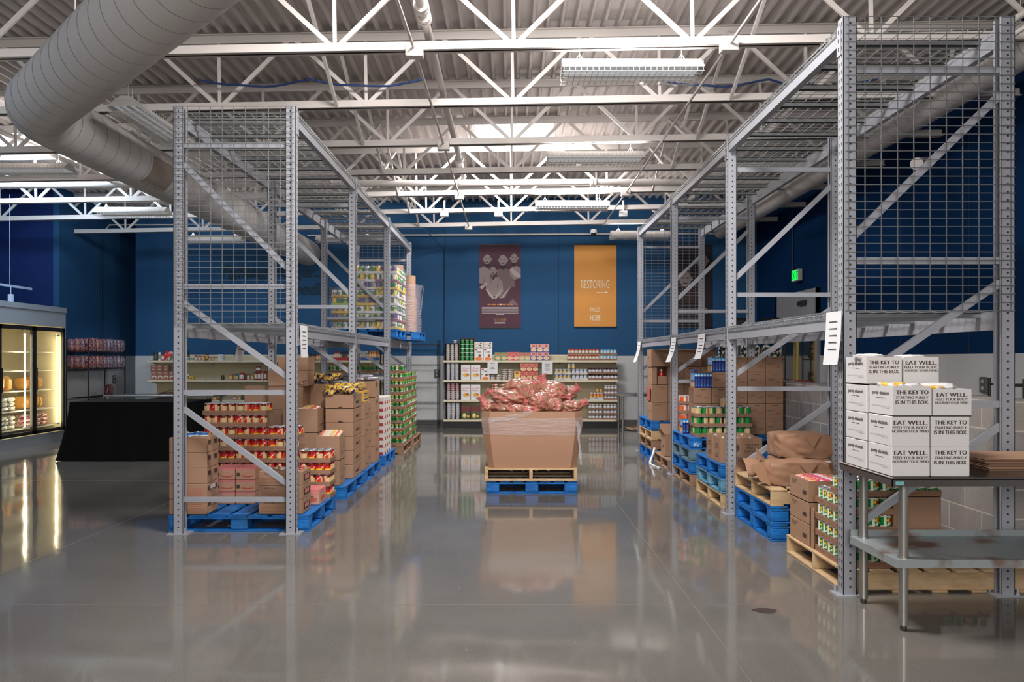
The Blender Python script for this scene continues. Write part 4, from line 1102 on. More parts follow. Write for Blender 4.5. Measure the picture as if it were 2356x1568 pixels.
# ------------------------------------------------------------------ upper storey of the left rack: wrapped mixed cans and rolls
TY, TW, TG, TP = M((222, 180, 50), .5), M((214, 214, 216), .5), M((150, 190, 60), .5), M((130, 60, 110), .5)
kinds = ['mixgreen', 'silver', 'yellow', 'green', 'pale', 'purple']
R2 = random.Random(3)
def mixed():
    z0 = UZ + .1455; tier = .122; p = .083
    for t in range(8):
        for i in range(3):
            if t == 7 and i == 2: pass
            x0 = -2.745 + i * (4 * p + .006)
            if i == 0 and t > 4: continue
            tm = [TW, TG, TW, TY, TY, TW, TY, TP][(t * 3 + i * 2 + (t > 4)) % 8]
            kd = kinds[(t + i * 2) % 6]
            tray(x0, 11.60, z0 + t * tier, 4 * p + .006, 3 * p + .006, 'coloured can tray on the upper deck, %s across, %s tier up' % (ORD[i + 1], ORD[t + 1]), 'coloured trays on the upper deck', tm, .035)
            for a in range(4):
                kk = kd if a % 2 else kinds[R2.randrange(6)]
                can(kk, x0 + .003 + p * (a + .5), 11.603 + p / 2, z0 + t * tier + .004, 'mixed label can, upper deck, tray %s, %s tier, %s across' % (ORD[i + 1], ORD[t + 1], ORD[a + 1]), 'mixed cans on the upper deck', .038, .114, name='food_can')
            if i == 2:
                for j in range(1, 4):
                    tray(x0, 11.60 + j * (3 * p + .006), z0 + t * tier, 4 * p + .006, 3 * p + .006, 'coloured can tray on the upper deck, aisle side, %s along, %s tier up' % (ORD[j + 1], ORD[t + 1]), 'coloured trays on the upper deck', tm, .035)
                for c in range(1, 12):
                    can(kinds[R2.randrange(6)], x0 + .003 + p * 3.5, 11.603 + p * (c + .5) + (c // 3) * .006, z0 + t * tier + .004, 'mixed label can, upper deck aisle side, %s tier, %s deep' % (ORD[t + 1], ORD[c + 1]), 'mixed cans on the upper deck', .038, .114, name='food_can')
mixed()
b = MB(); z0 = UZ + .15; z1 = z0 + .99; R3 = random.Random(5)
ring = [(-2.77, 11.585)] + [(-2.77 + 1.05 * k / 16, 11.585) for k in range(1, 17)] + [(-1.715, 11.6 + 1.03 * k / 16) for k in range(0, 17)] + [(-1.72 - 1.04 * k / 8, 12.65) for k in range(1, 9)]
vs = []
NZ = 14
for j in range(NZ + 1):
    z = z0 + (z1 - z0) * j / NZ
    for x, y in ring: q = noise.noise(Vector((x * 6, y * 6, z * 4))) * .012; vs.append((x + (.004 + q if x > -1.8 else 0), y - (.004 + q if y < 11.6 else 0), z))
L_ = len(ring); b.add(vs, [(j * L_ + k, j * L_ + k + 1, (j + 1) * L_ + k + 1, (j + 1) * L_ + k) for j in range(NZ) for k in range(L_ - 1) if not (ring[k][0] < -2.4 and j > 8)], 0, True)
tag(b.build('stretch_wrap', film('can_stack_wrap', (225, 230, 235), .86, .15)), 'clear stretch wrap around the mixed cans on the upper deck', 'plastic wrap')
for i, (x, y, zt) in enumerate(((-1.70, 12.84, 1.06), (-1.93, 12.86, .9), (-1.72, 13.12, .55), (-1.95, 13.15, 1.3))):
    b = MB(); b.cyl((0, 0, 0), (0, 0, .6), .105, n=20); b.cyl((0, 0, .602), (0, 0, zt * .9), .102, n=20)
    tag(b.build('cardboard_roll', CARD, None, (x, y, UZ + .1455)), 'thick brown cardboard roll on the upper deck, %s of four' % ORD[i + 1], 'roll', 'brown rolls on the upper deck')
b = MB(); vs = []
for j in range(9):
    z = UZ + .15 + .80 * j / 8
    for k in range(24): t = 2 * PI * k / 24; q = 1 + .05 * math.sin(5 * t + j) + .1 * (j == 8); vs.append((-1.78 + .255 * q * math.cos(t), 12.99 + .30 * q * math.sin(t), z))
b.add(vs, [(j * 24 + k, j * 24 + (k + 1) % 24, (j + 1) * 24 + (k + 1) % 24, (j + 1) * 24 + k) for j in range(8) for k in range(24)], 0, True)
b.add([(-1.54, 12.98, 2.3), (-1.50, 13.0, 2.62), (-1.47, 12.98, 2.78), (-1.50, 13.02, 2.5), (-1.53, 13, 2.2)], [(0, 1, 2, 3, 4)], 0)
tag(b.build('stretch_wrap', film('roll_wrap', (205, 195, 205), .74, .2)), 'torn clear wrap around the brown rolls on the upper deck', 'plastic wrap')
# ================================================================== right rack goods
# foreground pallet: tomato cans in trays facing the aisle
def tomato():
    p, r, h, tier = .0775, .0372, .109, .1155; G = 'tomato cans in the right foreground'; x0 = 2.175; w = 4 * p + .006; d = 3 * p + .008
    for j in range(2):
        T = 5 if j == 0 else 4
        for t in range(T):
            z = .1395 + t * tier; y0 = 4.88 + j * (d + .002)
            tray(x0, y0, z, w, d, 'brown tray of tomato cans, %s from the camera, %s tier up' % (ORD[j + 1], ORD[t + 1]), 'tomato can trays')
            for a in range(4):
                for c in range(3):
                    if not (a == 0 or (c == 0 and j == 0) or t == T - 1): continue
                    can('tomato', x0 + .003 + p * (a + .5), y0 + .004 + p * (c + .5), z + .004, 'green tomato can, tray %s, %s tier, %s from aisle, %s deep' % (ORD[j + 1], ORD[t + 1], ORD[a + 1], ORD[c + 1]), G, r, h, rot=PI + .35 + .3 * rnd.random() + (0 if a == 0 else .9))
    for i in range(2):   # second column of trays deeper in
        xx = x0 + w + .004 + i * (w + .004)
        if i == 0: carton(xx, xx + w, 4.90, 5.14, .1395, .60, 'tall dark brown box behind the table leg', 'foreground right boxes', CARD2, [('f', 'r', (.3, .75, .36, .42)), ('f', 'r', (.3, .7, .26, .32))])
        tray(xx, 4.90, .602 if i == 0 else .14, w, d, 'tray of tomato cans under the steel table, %s one' % ('nearer the aisle', 'farther in')[i], 'tomato can trays')
        for a in range(4):
            for c in range(2):
                can('tomato', xx + .003 + p * (a + .5), 4.904 + p * (c + .5), (.602 if i == 0 else .14) + .004, 'tomato can under the steel table, %s tray, %s across, %s deep' % (('inner', 'outer')[i], ORD[a + 1], ORD[c + 1]), G, r, h)
tomato()
G = 'foreground right boxes'
column(2.165, 2.47, 5.46, 5.82, .1395, [.158, .158], 'brown box with small print', 'in the right foreground aisle stack', G, prints=SIDEL)
open_carton(2.165, 2.47, 5.46, 5.82, .4555, .613, 'open brown box of pink and orange packets, right foreground', G, prints=SIDEL)
for i in range(5):
    o = lump('bread_packet', .25, .07, .045, 140 + i, [M((214, 150, 80), .3, coat=.4), M((210, 70, 110), .3, coat=.4), M((225, 215, 215), .3, coat=.4), M((214, 150, 80), .3, coat=.4)], 10, .12, 3, loc=(2.315, 5.51 + i * .065, .575)); tag(o, 'orange and pink packet in the open foreground box, %s back' % ORD[i + 1], 'packet', 'orange and pink packets')
column(2.49, 2.85, 5.36, 5.72, .1395, [.155, .155, .155], 'brown box', 'behind the tomato cans', G, prints=SIDEL)
open_carton(2.49, 2.85, 5.36, 5.72, .6045, .79, 'open brown box with red packets behind the tomato cans', G, prints=SIDEL)
for i in range(3):
    o = lump('bread_packet', .3, .1, .05, 150 + i, [M((170, 60, 76), .35, coat=.4), M((200, 120, 120), .3)], 10, .15, 3, loc=(2.67, 5.42 + i * .11, .74)); tag(o, 'red packet in the open box behind tomato cans, %s back' % ORD[i + 1], 'packet', 'red packets')
b = MB(); b.box(-.003, .003, -.09, .09, 0, .30); b.box(.003, .12, .084, .09, 0, .30)
tag(b.build('cardboard_sheet', CARD, None, (2.168, 5.395 - .04 + .005, .1395)), 'plain upright cardboard panel between tomato cans and boxes', 'cardboard') if 0 else None
b = MB(); b.box(-.003, .003, -.026, .026, 0, .29); b.box(-.003, .12, .020, .026, 0, .29)
tag(b.build('cardboard_sheet', CARD, None, (2.172, 5.40, .1395)), 'folded upright cardboard panel between tomato cans and boxes', 'cardboard')

# brown paper bales
PAPERB = M((162, 124, 98), .62, var=.08, scale=5, bump=.3)
def bale(w, d, h, seed, loc, rz, label, opened=False):
    b = MB(); N = 22; R = random.Random(seed); off = Vector((R.uniform(0, 50), R.uniform(0, 50), R.uniform(0, 50)))
    dirs = []
    def face(o, u, v, nu, nv):
        vs = []
        for i in range(nu + 1):
            for j in range(nv + 1):
                p = Vector(o) + Vector(u) * (i / nu) + Vector(v) * (j / nv)
                c = Vector((p.x / (w / 2), p.y / (d / 2), (p.z - h / 2) / (h / 2)))
                k = 1 - .035 * (abs(c.x) ** 6 * abs(c.y) ** 6 + abs(c.x) ** 6 * abs(c.z) ** 6 + abs(c.z) ** 6 * abs(c.y) ** 6) + .03 * (1 - max(abs(c.x) ** 3, 0) * 1) * (abs(c.z) > .98)
                n1 = noise.noise(Vector(p) * 7 + off); n2 = abs(noise.noise(Vector((p.x * 9 + p.z * 14, p.y * 9 - p.z * 6, p.z * 5)) + off))
                q = Vector((p.x * k, p.y * k, h / 2 + (p.z - h / 2) * k)) ; q += Vector((c.x, c.y, c.z * .8)).normalized() * (.009 * n1 - .022 * n2 + .005 * noise.noise(Vector(p) * 30 + off))
                q.z = max(q.z, 0.0)
                vs.append(q)
        b.add(vs, [(i * (nv + 1) + j, (i + 1) * (nv + 1) + j, (i + 1) * (nv + 1) + j + 1, i * (nv + 1) + j + 1) for i in range(nu) for j in range(nv)], 0, True)
    W, D_ = w / 2, d / 2
    face((-W, -D_, 0), (w, 0, 0), (0, 0, h), N, 12); face((W, D_, 0), (-w, 0, 0), (0, 0, h), N, 12)
    face((-W, D_, 0), (0, -d, 0), (0, 0, h), N, 12); face((W, -D_, 0), (0, d, 0), (0, 0, h), N, 12)
    face((-W, -D_, h), (w, 0, 0), (0, d, 0), N, N); face((-W, D_, 0), (w, 0, 0), (0, -d, 0), 4, 4)
    # pointed end fold
    fr = frame((W * .995, -D_, 0), (0, 1, 0), (0, 0, 1)); 
    o = b.build('paper_bale', PAPERB, None, loc, rz)
    q = MB(); q.add([(-W * .1, -D_ - .006, h * .98), (W * .5, -D_ - .008, h * .98), (W * .22, -D_ - .012, h * .45)], [(0, 2, 1)]); q.add([(-W * .1, -D_ - .003, h * .98), (W * .5, -D_ - .004, h * .98), (W * .22, -D_ - .006, h * .45)], [(0, 1, 2)])
    q.build('folded_flap', PAPERB, o)
    return tag(o, label, 'bale', 'brown paper bales')
z = 3 * .1445 + .001 - .0055 + .0005
b1 = bale(.47, .42, .18, 1, (2.66, 7.0 - .08, z), .02, 'brown paper bale beneath the top one, white bags showing')
b2 = bale(.48, .42, .215, 2, (2.655, 6.92, z + .178), -.03, 'brown paper bale lying on top of the others')
b3 = bale(.53, .34, .195, 3, (2.45, 6.50, z), .04, 'front brown paper bale with torn open end')
# torn paper end lying toward the aisle
b = MB(); R = random.Random(9); n = 16; m_ = 12; vs = []
for i in range(n + 1):
    t = i / n
    for k in range(m_ + 1):
        s_ = k / m_; ang = PI * (1.15 * s_ - .05); rad = .075 + .035 * t
        x = .02 - .34 * t; y = .0 + rad * math.cos(ang) * 1.4; zz = .02 + max(0, rad * math.sin(ang)) * (1.0 + .3 * t) + .05 * math.sin(t * 2.6)
        q = noise.noise(Vector((x * 14, y * 14, zz * 14))) * .018
        vs.append((x + q, y + q, max(zz + q, 0.001)))
b.add(vs, [(i * (m_ + 1) + k, (i + 1) * (m_ + 1) + k, (i + 1) * (m_ + 1) + k + 1, i * (m_ + 1) + k + 1) for i in range(n) for k in range(m_)], 0, True)
b.build('torn_paper_end', PAPERB, b3, (-.10 + .02, .16, .0))
for (p0, p1, p2, p3, nm) in (((-.26, -.16, .0), (-.27, -.02, .19), (-.40, -.10, .17), (-.36, -.17, .05), 0), ((-.25, .0, .19), (-.22, .06, .19), (-.29, .10, .30), (-.33, -.02, .22), 1)):
    q = MB(); P = [Vector(p) for p in (p0, p1, p2, p3)]; N = 8
    for sgn in (0, 1):
        vs = [P[0].lerp(P[1], a / N).lerp(P[3].lerp(P[2], a / N), c / N) + Vector((0, sgn * .003, 0)) + Vector((.008, .01, .004)) * noise.noise(Vector((a * .5, c * .6, nm * 7))) for a in range(N + 1) for c in range(N + 1)]
        q.add(vs, [(a * (N + 1) + c, (a + 1) * (N + 1) + c, (a + 1) * (N + 1) + c + 1, a * (N + 1) + c + 1) for a in range(N) for c in range(N)], 0, True)
    q.build('torn_flap', PAPERB, b3)
for i in range(3):
    o = lump('white_packet', .12, .10, .03, 170 + i, [M((225, 222, 222), .25, coat=.5)], 10, .3, 3, loc=(2.62 + i * .09, 6.735, z + .13 + .0 * i)); tag(o, 'crumpled clear packet poking from the lower bale, %s from left' % ORD[i + 1], 'packet', 'clear packets')

# mashed potato boxes
G = 'mashed potato boxes'
z = 3 * .1445 - .005
ip = [('f', 't', (.80, .74, .10, 'INSTANT', .004)), ('f', 't', (.80, .61, .10, 'MASHED', .004)), ('f', 't', (.80, .48, .10, 'POTATOES', .004)), ('f', 'e', (.37, .62, .085, .17)), ('f', 'e', (.37, .64, .065, .12), 0), ('f', 'r', (.30, .44, .58, .70)), ('f', 'r', (.28, .48, .14, .26)), ('f', 'r', (.29, .47, .155, .245), 0), ('f', 'r', (.32, .34, .155, .245)), ('f', 'r', (.37, .39, .155, .245)), ('f', 'r', (.42, .44, .155, .245)),
      ('l', 't', (.5, .72, .09, 'INSTANT', .0, .7)), ('l', 't', (.5, .60, .07, 'MASHED POTATOES', .0, .6)), ('l', 'r', (.3, .7, .34, .36)), ('l', 'r', (.3, .65, .28, .30)), ('l', 'r', (.3, .7, .22, .24))]
open_carton(2.155, 2.585, 7.70, 7.965, z, z + .26, 'open box printed instant mashed potatoes, nearer one', G, prints=ip)
open_carton(2.150, 2.585, 7.97, 8.235, z, z + .265, 'open box printed instant mashed potatoes, farther one', G, prints=ip)
for i in range(6):
    b = MB(); b.box(-.035, .035, -.05, .05, 0, .20); b.add([(-.035, -.05, .2), (.035, -.05, .2), (.0, -.02, .262), (-.035, .05, .2), (.035, .05, .2), (.0, .02, .262)], [(0, 1, 2), (4, 3, 5), (0, 2, 5, 3), (1, 4, 5, 2)])
    tag(b.build('milk_carton', WHITE, None, (2.21 + (i % 3) * .14, 7.80 + (i // 3) * .27, z + .006)), 'white gable-top carton in the %s potato box, %s from left' % (('nearer', 'farther')[i // 3], ORD[i % 3 + 1]), 'carton', 'white gable-top cartons')

# fourth right pallet: cream and green cans, box wall, blue cartons, orange cans
z = 4 * .1445 - .0005
w_, d_ = can_trays('creamgreen', 2.19, 8.89, z, 2, 1, 4, 3, 3, '', 'cream and green bean cans', sides='fl', cgroup='cream and green bean cans', pitch=.083, h=.112, r=.0395, tier=.1185, labcan='cream and green bean can')
can('creamgreen', 2.19 + .36, 8.98, z + 3 * .1185 - .001, 'single cream and green can standing alone on the bean trays', 'cream and green bean cans', .0395, .112)
G = 'wall of brown boxes'; bp = [('f', 'r', (.35, .68, .86, .90), 1), ('f', 'r', (.1, .5, .55, .57), 1), ('f', 'r', (.1, .42, .48, .50), 1), ('f', 'r', (.55, .85, .3, .42), 3)]
for c in range(5):
    x0 = 2.245 + c * .2175; n = (3, 4, 5, 5, 5)[c]
    for t in range(n):
        carton(x0, x0 + .215, 9.155, 9.45, z + t * .19, z + (t + 1) * .19, 'brown box in the wall behind bean cans, %s column, %s up' % (ORD[c + 1], ORD[t + 1]), G, CARD2, bp, mats=[PRINTLT])
def tube_mesh():
    b = MB(); w, d, h = .0345, .05, .178; b.cbox(-w / 2, w / 2, -d / 2, d / 2, 0, h, .002, 0)
    f = frame((-w / 2, -d / 2, 0), (1, 0, 0), (0, 0, 1)); l = frame((-w / 2, d / 2, 0), (0, -1, 0), (0, 0, 1))
    b.decal(f, 'r', (0, w, h * .78, h * .98), 1); b.decal(f, 'e', (w / 2, h * .84, w * .36, h * .07), 2); b.decal(f, 'r', (w * .3, w * .7, h * .1, h * .6), 3); b.decal(f, 'e', (w / 2, h * .16, w * .3, h * .05), 1)
    b.decal(l, 'r', (0, d, 0, h * .42), 4); b.decal(l, 'r', (0, d, h * .5, h), 1); b.decal(l, 'p', [(0, h * .5), (d, h * .8), (d, h * .9), (0, h * .6)], 2); b.decal(l, 'r', (d * .2, d * .8, h * .1, h * .3), 2)
    return b.mesh([M((14, 40, 120), .3, var=0, coat=.4), M((60, 160, 225), .3, var=0, coat=.4), M((220, 228, 236), .35, var=0), M((70, 90, 150), .35, var=0), M((230, 160, 50), .35, var=0)])
TM = tube_mesh()
def tubes(x0, y0, z, nx, ny, place):
    for i in range(nx):
        for j in range(ny):
            tag(put(TM, 'toothpaste_carton', (x0 + (i + .5) * .036, y0 + (j + .5) * .052, z)), 'slim blue carton %s, %s across, %s deep' % (place, ORD[i + 1], ORD[j + 1]), 'carton', 'slim blue cartons')
tubes(2.25, 9.16, z + .571, 6, 4, 'on the lower box column')
tubes(2.465, 9.16, z + .761, 6, 4, 'on the higher box column')
for i in range(5):
    tag(put(TM, 'toothpaste_carton', (2.27 + i * .055, 9.18, z + .571 + .18 + .026), rot=(0, PI / 2, 0) if 0 else (-PI / 2, PI / 2, 0)), 'slim blue carton lying flat atop the others, %s from left' % ORD[i + 1], 'carton', 'slim blue cartons lying') if i < 1 else None
can_trays('orange', 2.17, 9.50, z, 1, 1, 3, 3, 4, '', 'orange and white fruit cans', sides='fl', cgroup='orange and white fruit cans', pitch=.076, h=.108, r=.0365, tier=.1155, labcan='orange fruit can')
tubes(2.14, 9.30, z, 1, 3, 'standing beside the orange cans') ; tubes(2.178, 9.30, z, 1, 3, 'second file beside the orange cans')

# third bay
G = 'boxes at the far end of the right rack'
open_carton(2.165, 2.43, 10.48, 10.78, .139, .43, 'open brown box with raised flaps on the lone wooden pallet', G, flaps='Bl', prints=[('l', 'e', (.5, .45, .1, .08))])
o = lump('white_packet', .12, .1, .05, 190, [WHITE], 10, .3, 3, loc=(2.33, 10.6, .39)); tag(o, 'white packet in the lone open box, third right bay', 'packet')
z = 4 * .1445
fp = [('f', 'r', (.2, .6, .88, .90)), ('f', 'r', (.5, .8, .82, .84)), ('l', 'r', (.3, .6, .5, .53)), ('f', 'e', (.04, .06, .02, .02))]
for c in range(4):
    x0 = 2.115 + c * .247
    for t in range(3):
        if c == 0 and t == 2: continue
        carton(x0 + .01 * t * (c == 0), x0 + .245, 11.24, 11.56, z + t * .268, z + (t + 1) * .268, 'brown box on the farthest right pallet, %s column, %s up' % (ORD[c + 1], ORD[t + 1]), G, CARD, fp)
carton(2.125, 2.205, 11.25, 11.55, z + .538, z + .80, 'brown box beside the red bottle, farthest right pallet', G, CARD, fp)
for c in range(2): carton(2.11 + c * .38, 2.488 + c * .38, 11.22, 11.56, z + .806, z + 1.062, 'wide brown box on top of the farthest right stack, %s one' % ('aisle side', 'inner')[c], G, CARD2, fp)
for c in range(3): column(2.2 + c * .33, 2.52 + c * .33, 11.62, 12.0, z, [.268] * 4, 'brown box', 'behind the farthest right stack, %s file' % ORD[c + 1], G, CARD2)
open_carton(2.212, 2.352, 11.25, 11.40, z + .538, z + .665, 'small open box holding a red bottle', G)
b = MB().lathe([(.035, 0), (.04, .01), (.04, .12), (.03, .17), (.014, .20), (.014, .225)], 14, lambda k, j: 0 if j < 3 else (1 if j > 3 else 0))
tag(b.build('juice_bottle', [M((205, 40, 30), .2, coat=.6, var=0), WHITE], None, (2.282, 11.325, z + .545)), 'red juice bottle with white cap in a small open box', 'bottle')
b = MB(); b.cbox(-.002, .002, -.12, .10, 0, .2, .0005); tag(b.build('red_packet', M((200, 44, 40), .3, coat=.5), None, (2.107, 11.42, z + .30)), 'red and white packet on the side of far right stack', 'packet')
# loose white strap hanging off the far pallets
b = MB(); b.sweep([(2.12, 11.0, .20), (2.08, 10.95, .10), (2.03, 10.85, .03), (2.0, 10.7, .006), (2.03, 10.5, .006), (2.06, 10.3, .006), (2.02, 10.22, .01)], [.02, .016, .022, .02, .012, .016, .008], 6)
tag(b.build('plastic_strap', M((225, 225, 228), .3)), 'loose white plastic strap trailing on the floor', 'strap')

# ================================================================== bulk bin of bagged potatoes in the aisle
cx, cy = .255, 8.96; zb = .2845; zt = .915
def octo(hx, hy, c): return [(-hx + c, -hy), (hx - c, -hy), (hx, -hy + c), (hx, hy - c), (hx - c, hy), (-hx + c, hy), (-hx, hy - c), (-hx, -hy + c)]
b = MB(); NZ = 10; prof = []
for j in range(NZ + 1):
    t = j / NZ; hx = .495 + .065 * min(1, t * 1.25) + .008 * math.sin(t * PI); hy = .565 + .02 * t; c = .07 + .02 * t
    prof.append([(x, y - (.016 * math.sin(t * PI) if y < -hy + .01 else 0), t * (zt - zb)) for x, y in octo(hx, hy, c)])
vs = [p for ring in prof for p in ring]; b.add(vs, [(j * 8 + k, j * 8 + (k + 1) % 8, (j + 1) * 8 + (k + 1) % 8, (j + 1) * 8 + k) for j in range(NZ) for k in range(8)], 0, False)
inn = [(x * .98, y * .98, z) for x, y, z in prof[-1]]; b.add(prof[-1] + inn + [(x, y, z - .12) for x, y, z in inn], [(k, (k + 1) % 8, (k + 1) % 8 + 8, k + 8) for k in range(8)] + [(k + 8, (k + 1) % 8 + 8, (k + 1) % 8 + 16, k + 16) for k in range(8)], 1)
b.add([(x, y, z - .12) for x, y, z in inn], [tuple(range(8))], 1)
bino = b.build('produce_bin', [M((168, 128, 102), .7, var=.04, scale=2.5), CARDIN], None, (cx, cy, zb)); tag(bino, 'large brown cardboard bin on pallets in the middle of the aisle', 'bin')
def band(z0, z1, name, off=.004, seg=8, k0=0, slope=0, m=WRAP):
    b = MB(); NB = 7; M_ = 10; vs = []
    for j in range(NB + 1):
        for k in range(8):
            for q in range(M_):
                t = q / M_; z = z0 + (z1 - z0) * j / NB + slope * (((k + t) % 8) / 8 if k < 1 or k > 6 else 0)
                tt = (z) / (zt - zb); hx = .495 + .065 * min(1, tt * 1.25) + .008 * math.sin(tt * PI) + off; hy = .565 + .02 * tt + off; P = octo(hx, hy, .07 + .02 * tt)
                a, c = P[k], P[(k + 1) % 8]; x = a[0] + (c[0] - a[0]) * t; y = a[1] + (c[1] - a[1]) * t
                if y < -hy + .01: y -= .018 * math.sin(max(0, min(1, tt)) * PI)
                n_ = .006 * noise.noise(Vector((x * 3, y * 3, z * 40 + off * 100)))
                vs.append((x, y - n_ - .002, z + .006 * noise.noise(Vector((x * 4, 0, j * 2.0 + off * 50)))))
    T = 8 * M_
    b.add(vs, [(j * T + k, j * T + (k + 1) % T, (j + 1) * T + (k + 1) % T, (j + 1) * T + k) for j in range(NB) for k in range(T)], 0, True)
    return b.build(name, m, bino)
band(.37, .45, 'stretch_wrap_band'); band(.45, .56, 'stretch_wrap_band', .007)
b = MB()
pt = [(-.49, -.60, .53), (-.30, -.607, .56), (-.10, -.607, .60), (.0, -.60, .632)]
for i in range(3):
    a, c = Vector(pt[i]), Vector(pt[i + 1]); u = Vector((0, 0, .035)); b.add([a - u, c - u * .6, c + u * .2, a + u], [(0, 1, 2, 3)])
b.build('stretch_wrap_strand', WRAP, bino)
b = MB(); R = random.Random(4)
for s_ in range(4):
    pts = [(.47 + .012 * s_, -.605, .52), (.505 + .01 * s_, -.60, .44), (.50 + .03 * R.random(), -.61, .34), (.52 + .03 * R.random(), -.6, .24), (.515 + .03 * R.random(), -.6, .14), (.53 + .02 * R.random(), -.6, .04)]
    b.sweep(pts, [.006, .010, .007, .010, .013, .004], 5)
b.build('dangling_wrap', WRAP, bino)

NETTAN = M((158, 112, 88), .4, var=.2, scale=14, bump=.15, coat=.5)
def potato_bag(cx_, cz_, Y, w, h, d, seed, rz, neck, desc, tilt=0.0):
    """bag of potatoes: lumps press through thin pink plastic; the gathered neck is its own part"""
    X, Z = at(1080 + cx_ / 5.407, 860 + cz_ / 5.4, Y); s = F / Y; W = w / 5.407 / s; H = h / 5.4 / s
    R = random.Random(seed); pts = []
    for i in range(120):
        v = Vector((R.gauss(0, 1), R.gauss(0, 1), R.gauss(0, 1))).normalized(); pts.append((v, R.uniform(.17, .27)))
    n, m_ = 46, 76; vs = []; hit = []
    for i in range(n + 1):
        th = PI * i / n
        for k in range(m_):
            ph = 2 * PI * k / m_; u = Vector((math.sin(th) * math.cos(ph), math.sin(th) * math.sin(ph), math.cos(th)))
            q = max(max(0, 1 - ((u - p).length / r) ** 2) for p, r in pts)
            hit.append(q); k_ = .90 + .15 * math.sqrt(q) + .05 * noise.noise(u * 2 + Vector((seed, 0, 0)))
            vs.append(Vector((u.x * k_ * W / 2, u.y * k_ * d / 2, u.z * k_ * H / 2)))
    fs = [(i * m_ + k, (i + 1) * m_ + k, (i + 1) * m_ + (k + 1) % m_, i * m_ + (k + 1) % m_) for i in range(n) for k in range(m_)]
    b = MB(); b.add(vs, fs, [0 if max(hit[f[0]], hit[f[2]]) > .56 + .5 * noise.noise(vs[f[0]] * 9 + Vector((seed, 3, 1))) else 1 for f in fs], True); o = b.build('potato_bag', [NETTAN, NETBAG], None, (X, Y, Z)); o.rotation_euler = (0, tilt, rz)
    if neck:
        nx, nz, L = neck; dv = Vector((nx, -.1, nz)).normalized(); b = MB(); base = Vector((dv.x * W * .42, -.05, dv.z * H * .42)); a = dv.cross(Vector((0, 1, 0))).normalized(); c = dv.cross(a); vs = []
        for j in range(9):
            t = j / 8; rad = (.05 * (1 - t) ** 1.5 + .012 + .05 * t * t) * L / .14
            for k in range(20): f = 2 * PI * k / 20; rr = rad * (1 + .45 * t * math.sin(5 * f + seed)); vs.append(base + dv * (L * .8 * t) + (a * math.cos(f) + c * math.sin(f) * .8) * rr)
        b.add(vs, [(j * 20 + k, j * 20 + (k + 1) % 20, (j + 1) * 20 + (k + 1) % 20, (j + 1) * 20 + k) for j in range(8) for k in range(20)], 0, True)
        b.build('gathered_neck', PINKFILM, o)
    return tag(o, 'pink plastic bag of potatoes heaped in the bin, ' + desc, 'bag', 'bags of potatoes in the bin')
PINKFILM = film('pink_bag_plastic', (214, 120, 116), .35, .15)
potato_bag(660, 170, 9.05, 481, 240, .30, 11, .2, (.9, .45, 0.10), 'back left of the top')
potato_bag(1000, 200, 9.08, 448, 228, .34, 12, -.2, (-.35, .95, 0.13), 'back right of the top')
potato_bag(450, 420, 8.85, 369, 204, .34, 13, .1, (.95, -.1, 0.10), 'low at the left front')
potato_bag(500, 300, 8.80, 470, 192, .28, 14, -.1, (.97, -.25, 0.09), 'long one across the left middle', .12)
potato_bag(725, 250, 8.84, 246, 300, .26, 15, .3, (.2, .95, 0.05), 'upright at the centre', .25)
potato_bag(1010, 270, 8.92, 380, 180, .30, 16, .1, (.95, -.1, 0.10), 'lying flat at the upper right')
potato_bag(875, 350, 8.70, 280, 228, .26, 17, -.2, (-.1, -.9, 0.12), 'centre right, neck hanging down')
potato_bag(1060, 400, 8.66, 257, 204, .26, 18, .1, (.7, -.5, 0.10), 'right of centre at the front')
potato_bag(1270, 405, 8.72, 302, 168, .32, 19, .1, (.9, .5, 0.10), 'far right corner')
potato_bag(720, 445, 8.62, 369, 108, .25, 20, 0, (-.9, .1, 0.10), 'low at the front centre')
potato_bag(230, 420, 8.9, 190, 156, .3, 21, 0, (-.45, .9, 0.13), 'far left corner with tall neck')
potato_bag(590, 440, 8.62, 291, 132, .25, 22, 0, (-.5, -.5, 0.09), 'low front between left and centre')
potato_bag(1180, 260, 9.2, 291, 168, .3, 24, 0, (.75, .6, 0.13), 'behind the far right bags')
potato_bag(380, 250, 9.2, 224, 144, .3, 25, 0, (-.9, .3, 0.10), 'behind the long left bag')

# ================================================================== stainless work table, right foreground
tx0, tx1, ty0, ty1 = 2.056, 3.95, 4.05, 4.69
root = empty('work_table', (2.2, 4.37, 0), 'stainless steel work table with rusty undershelf in the right foreground', 'table')
b = MB(); b.cbox(tx0, tx1, ty0, ty1, .842, .86, .004); b.box(tx0, tx1, ty0, ty0 + .004, .812, .85); b.box(tx0, tx0 + .004, ty0, ty1, .812, .85); b.box(tx0, tx1, ty1 - .004, ty1, .812, .85)
b.build('table_top', M((128, 124, 122), .25, metal=.85, var=.1, scale=3), root, (-2.2, -4.37, 0))
b = MB(); b.box(tx0 + .06, tx1 - .05, ty0 + .07, ty1 - .02, .392, .40); b.box(tx0 + .06, tx1 - .05, ty0 + .066, ty0 + .07, .355, .40); b.box(tx0 + .056, tx0 + .06, ty0 + .07, ty1 - .02, .355, .40); b.box(tx0 + .06, tx1, ty1 - .02, ty1 - .016, .36, .44)
us = b.build('undershelf', RUST, root, (-2.2, -4.37, 0))
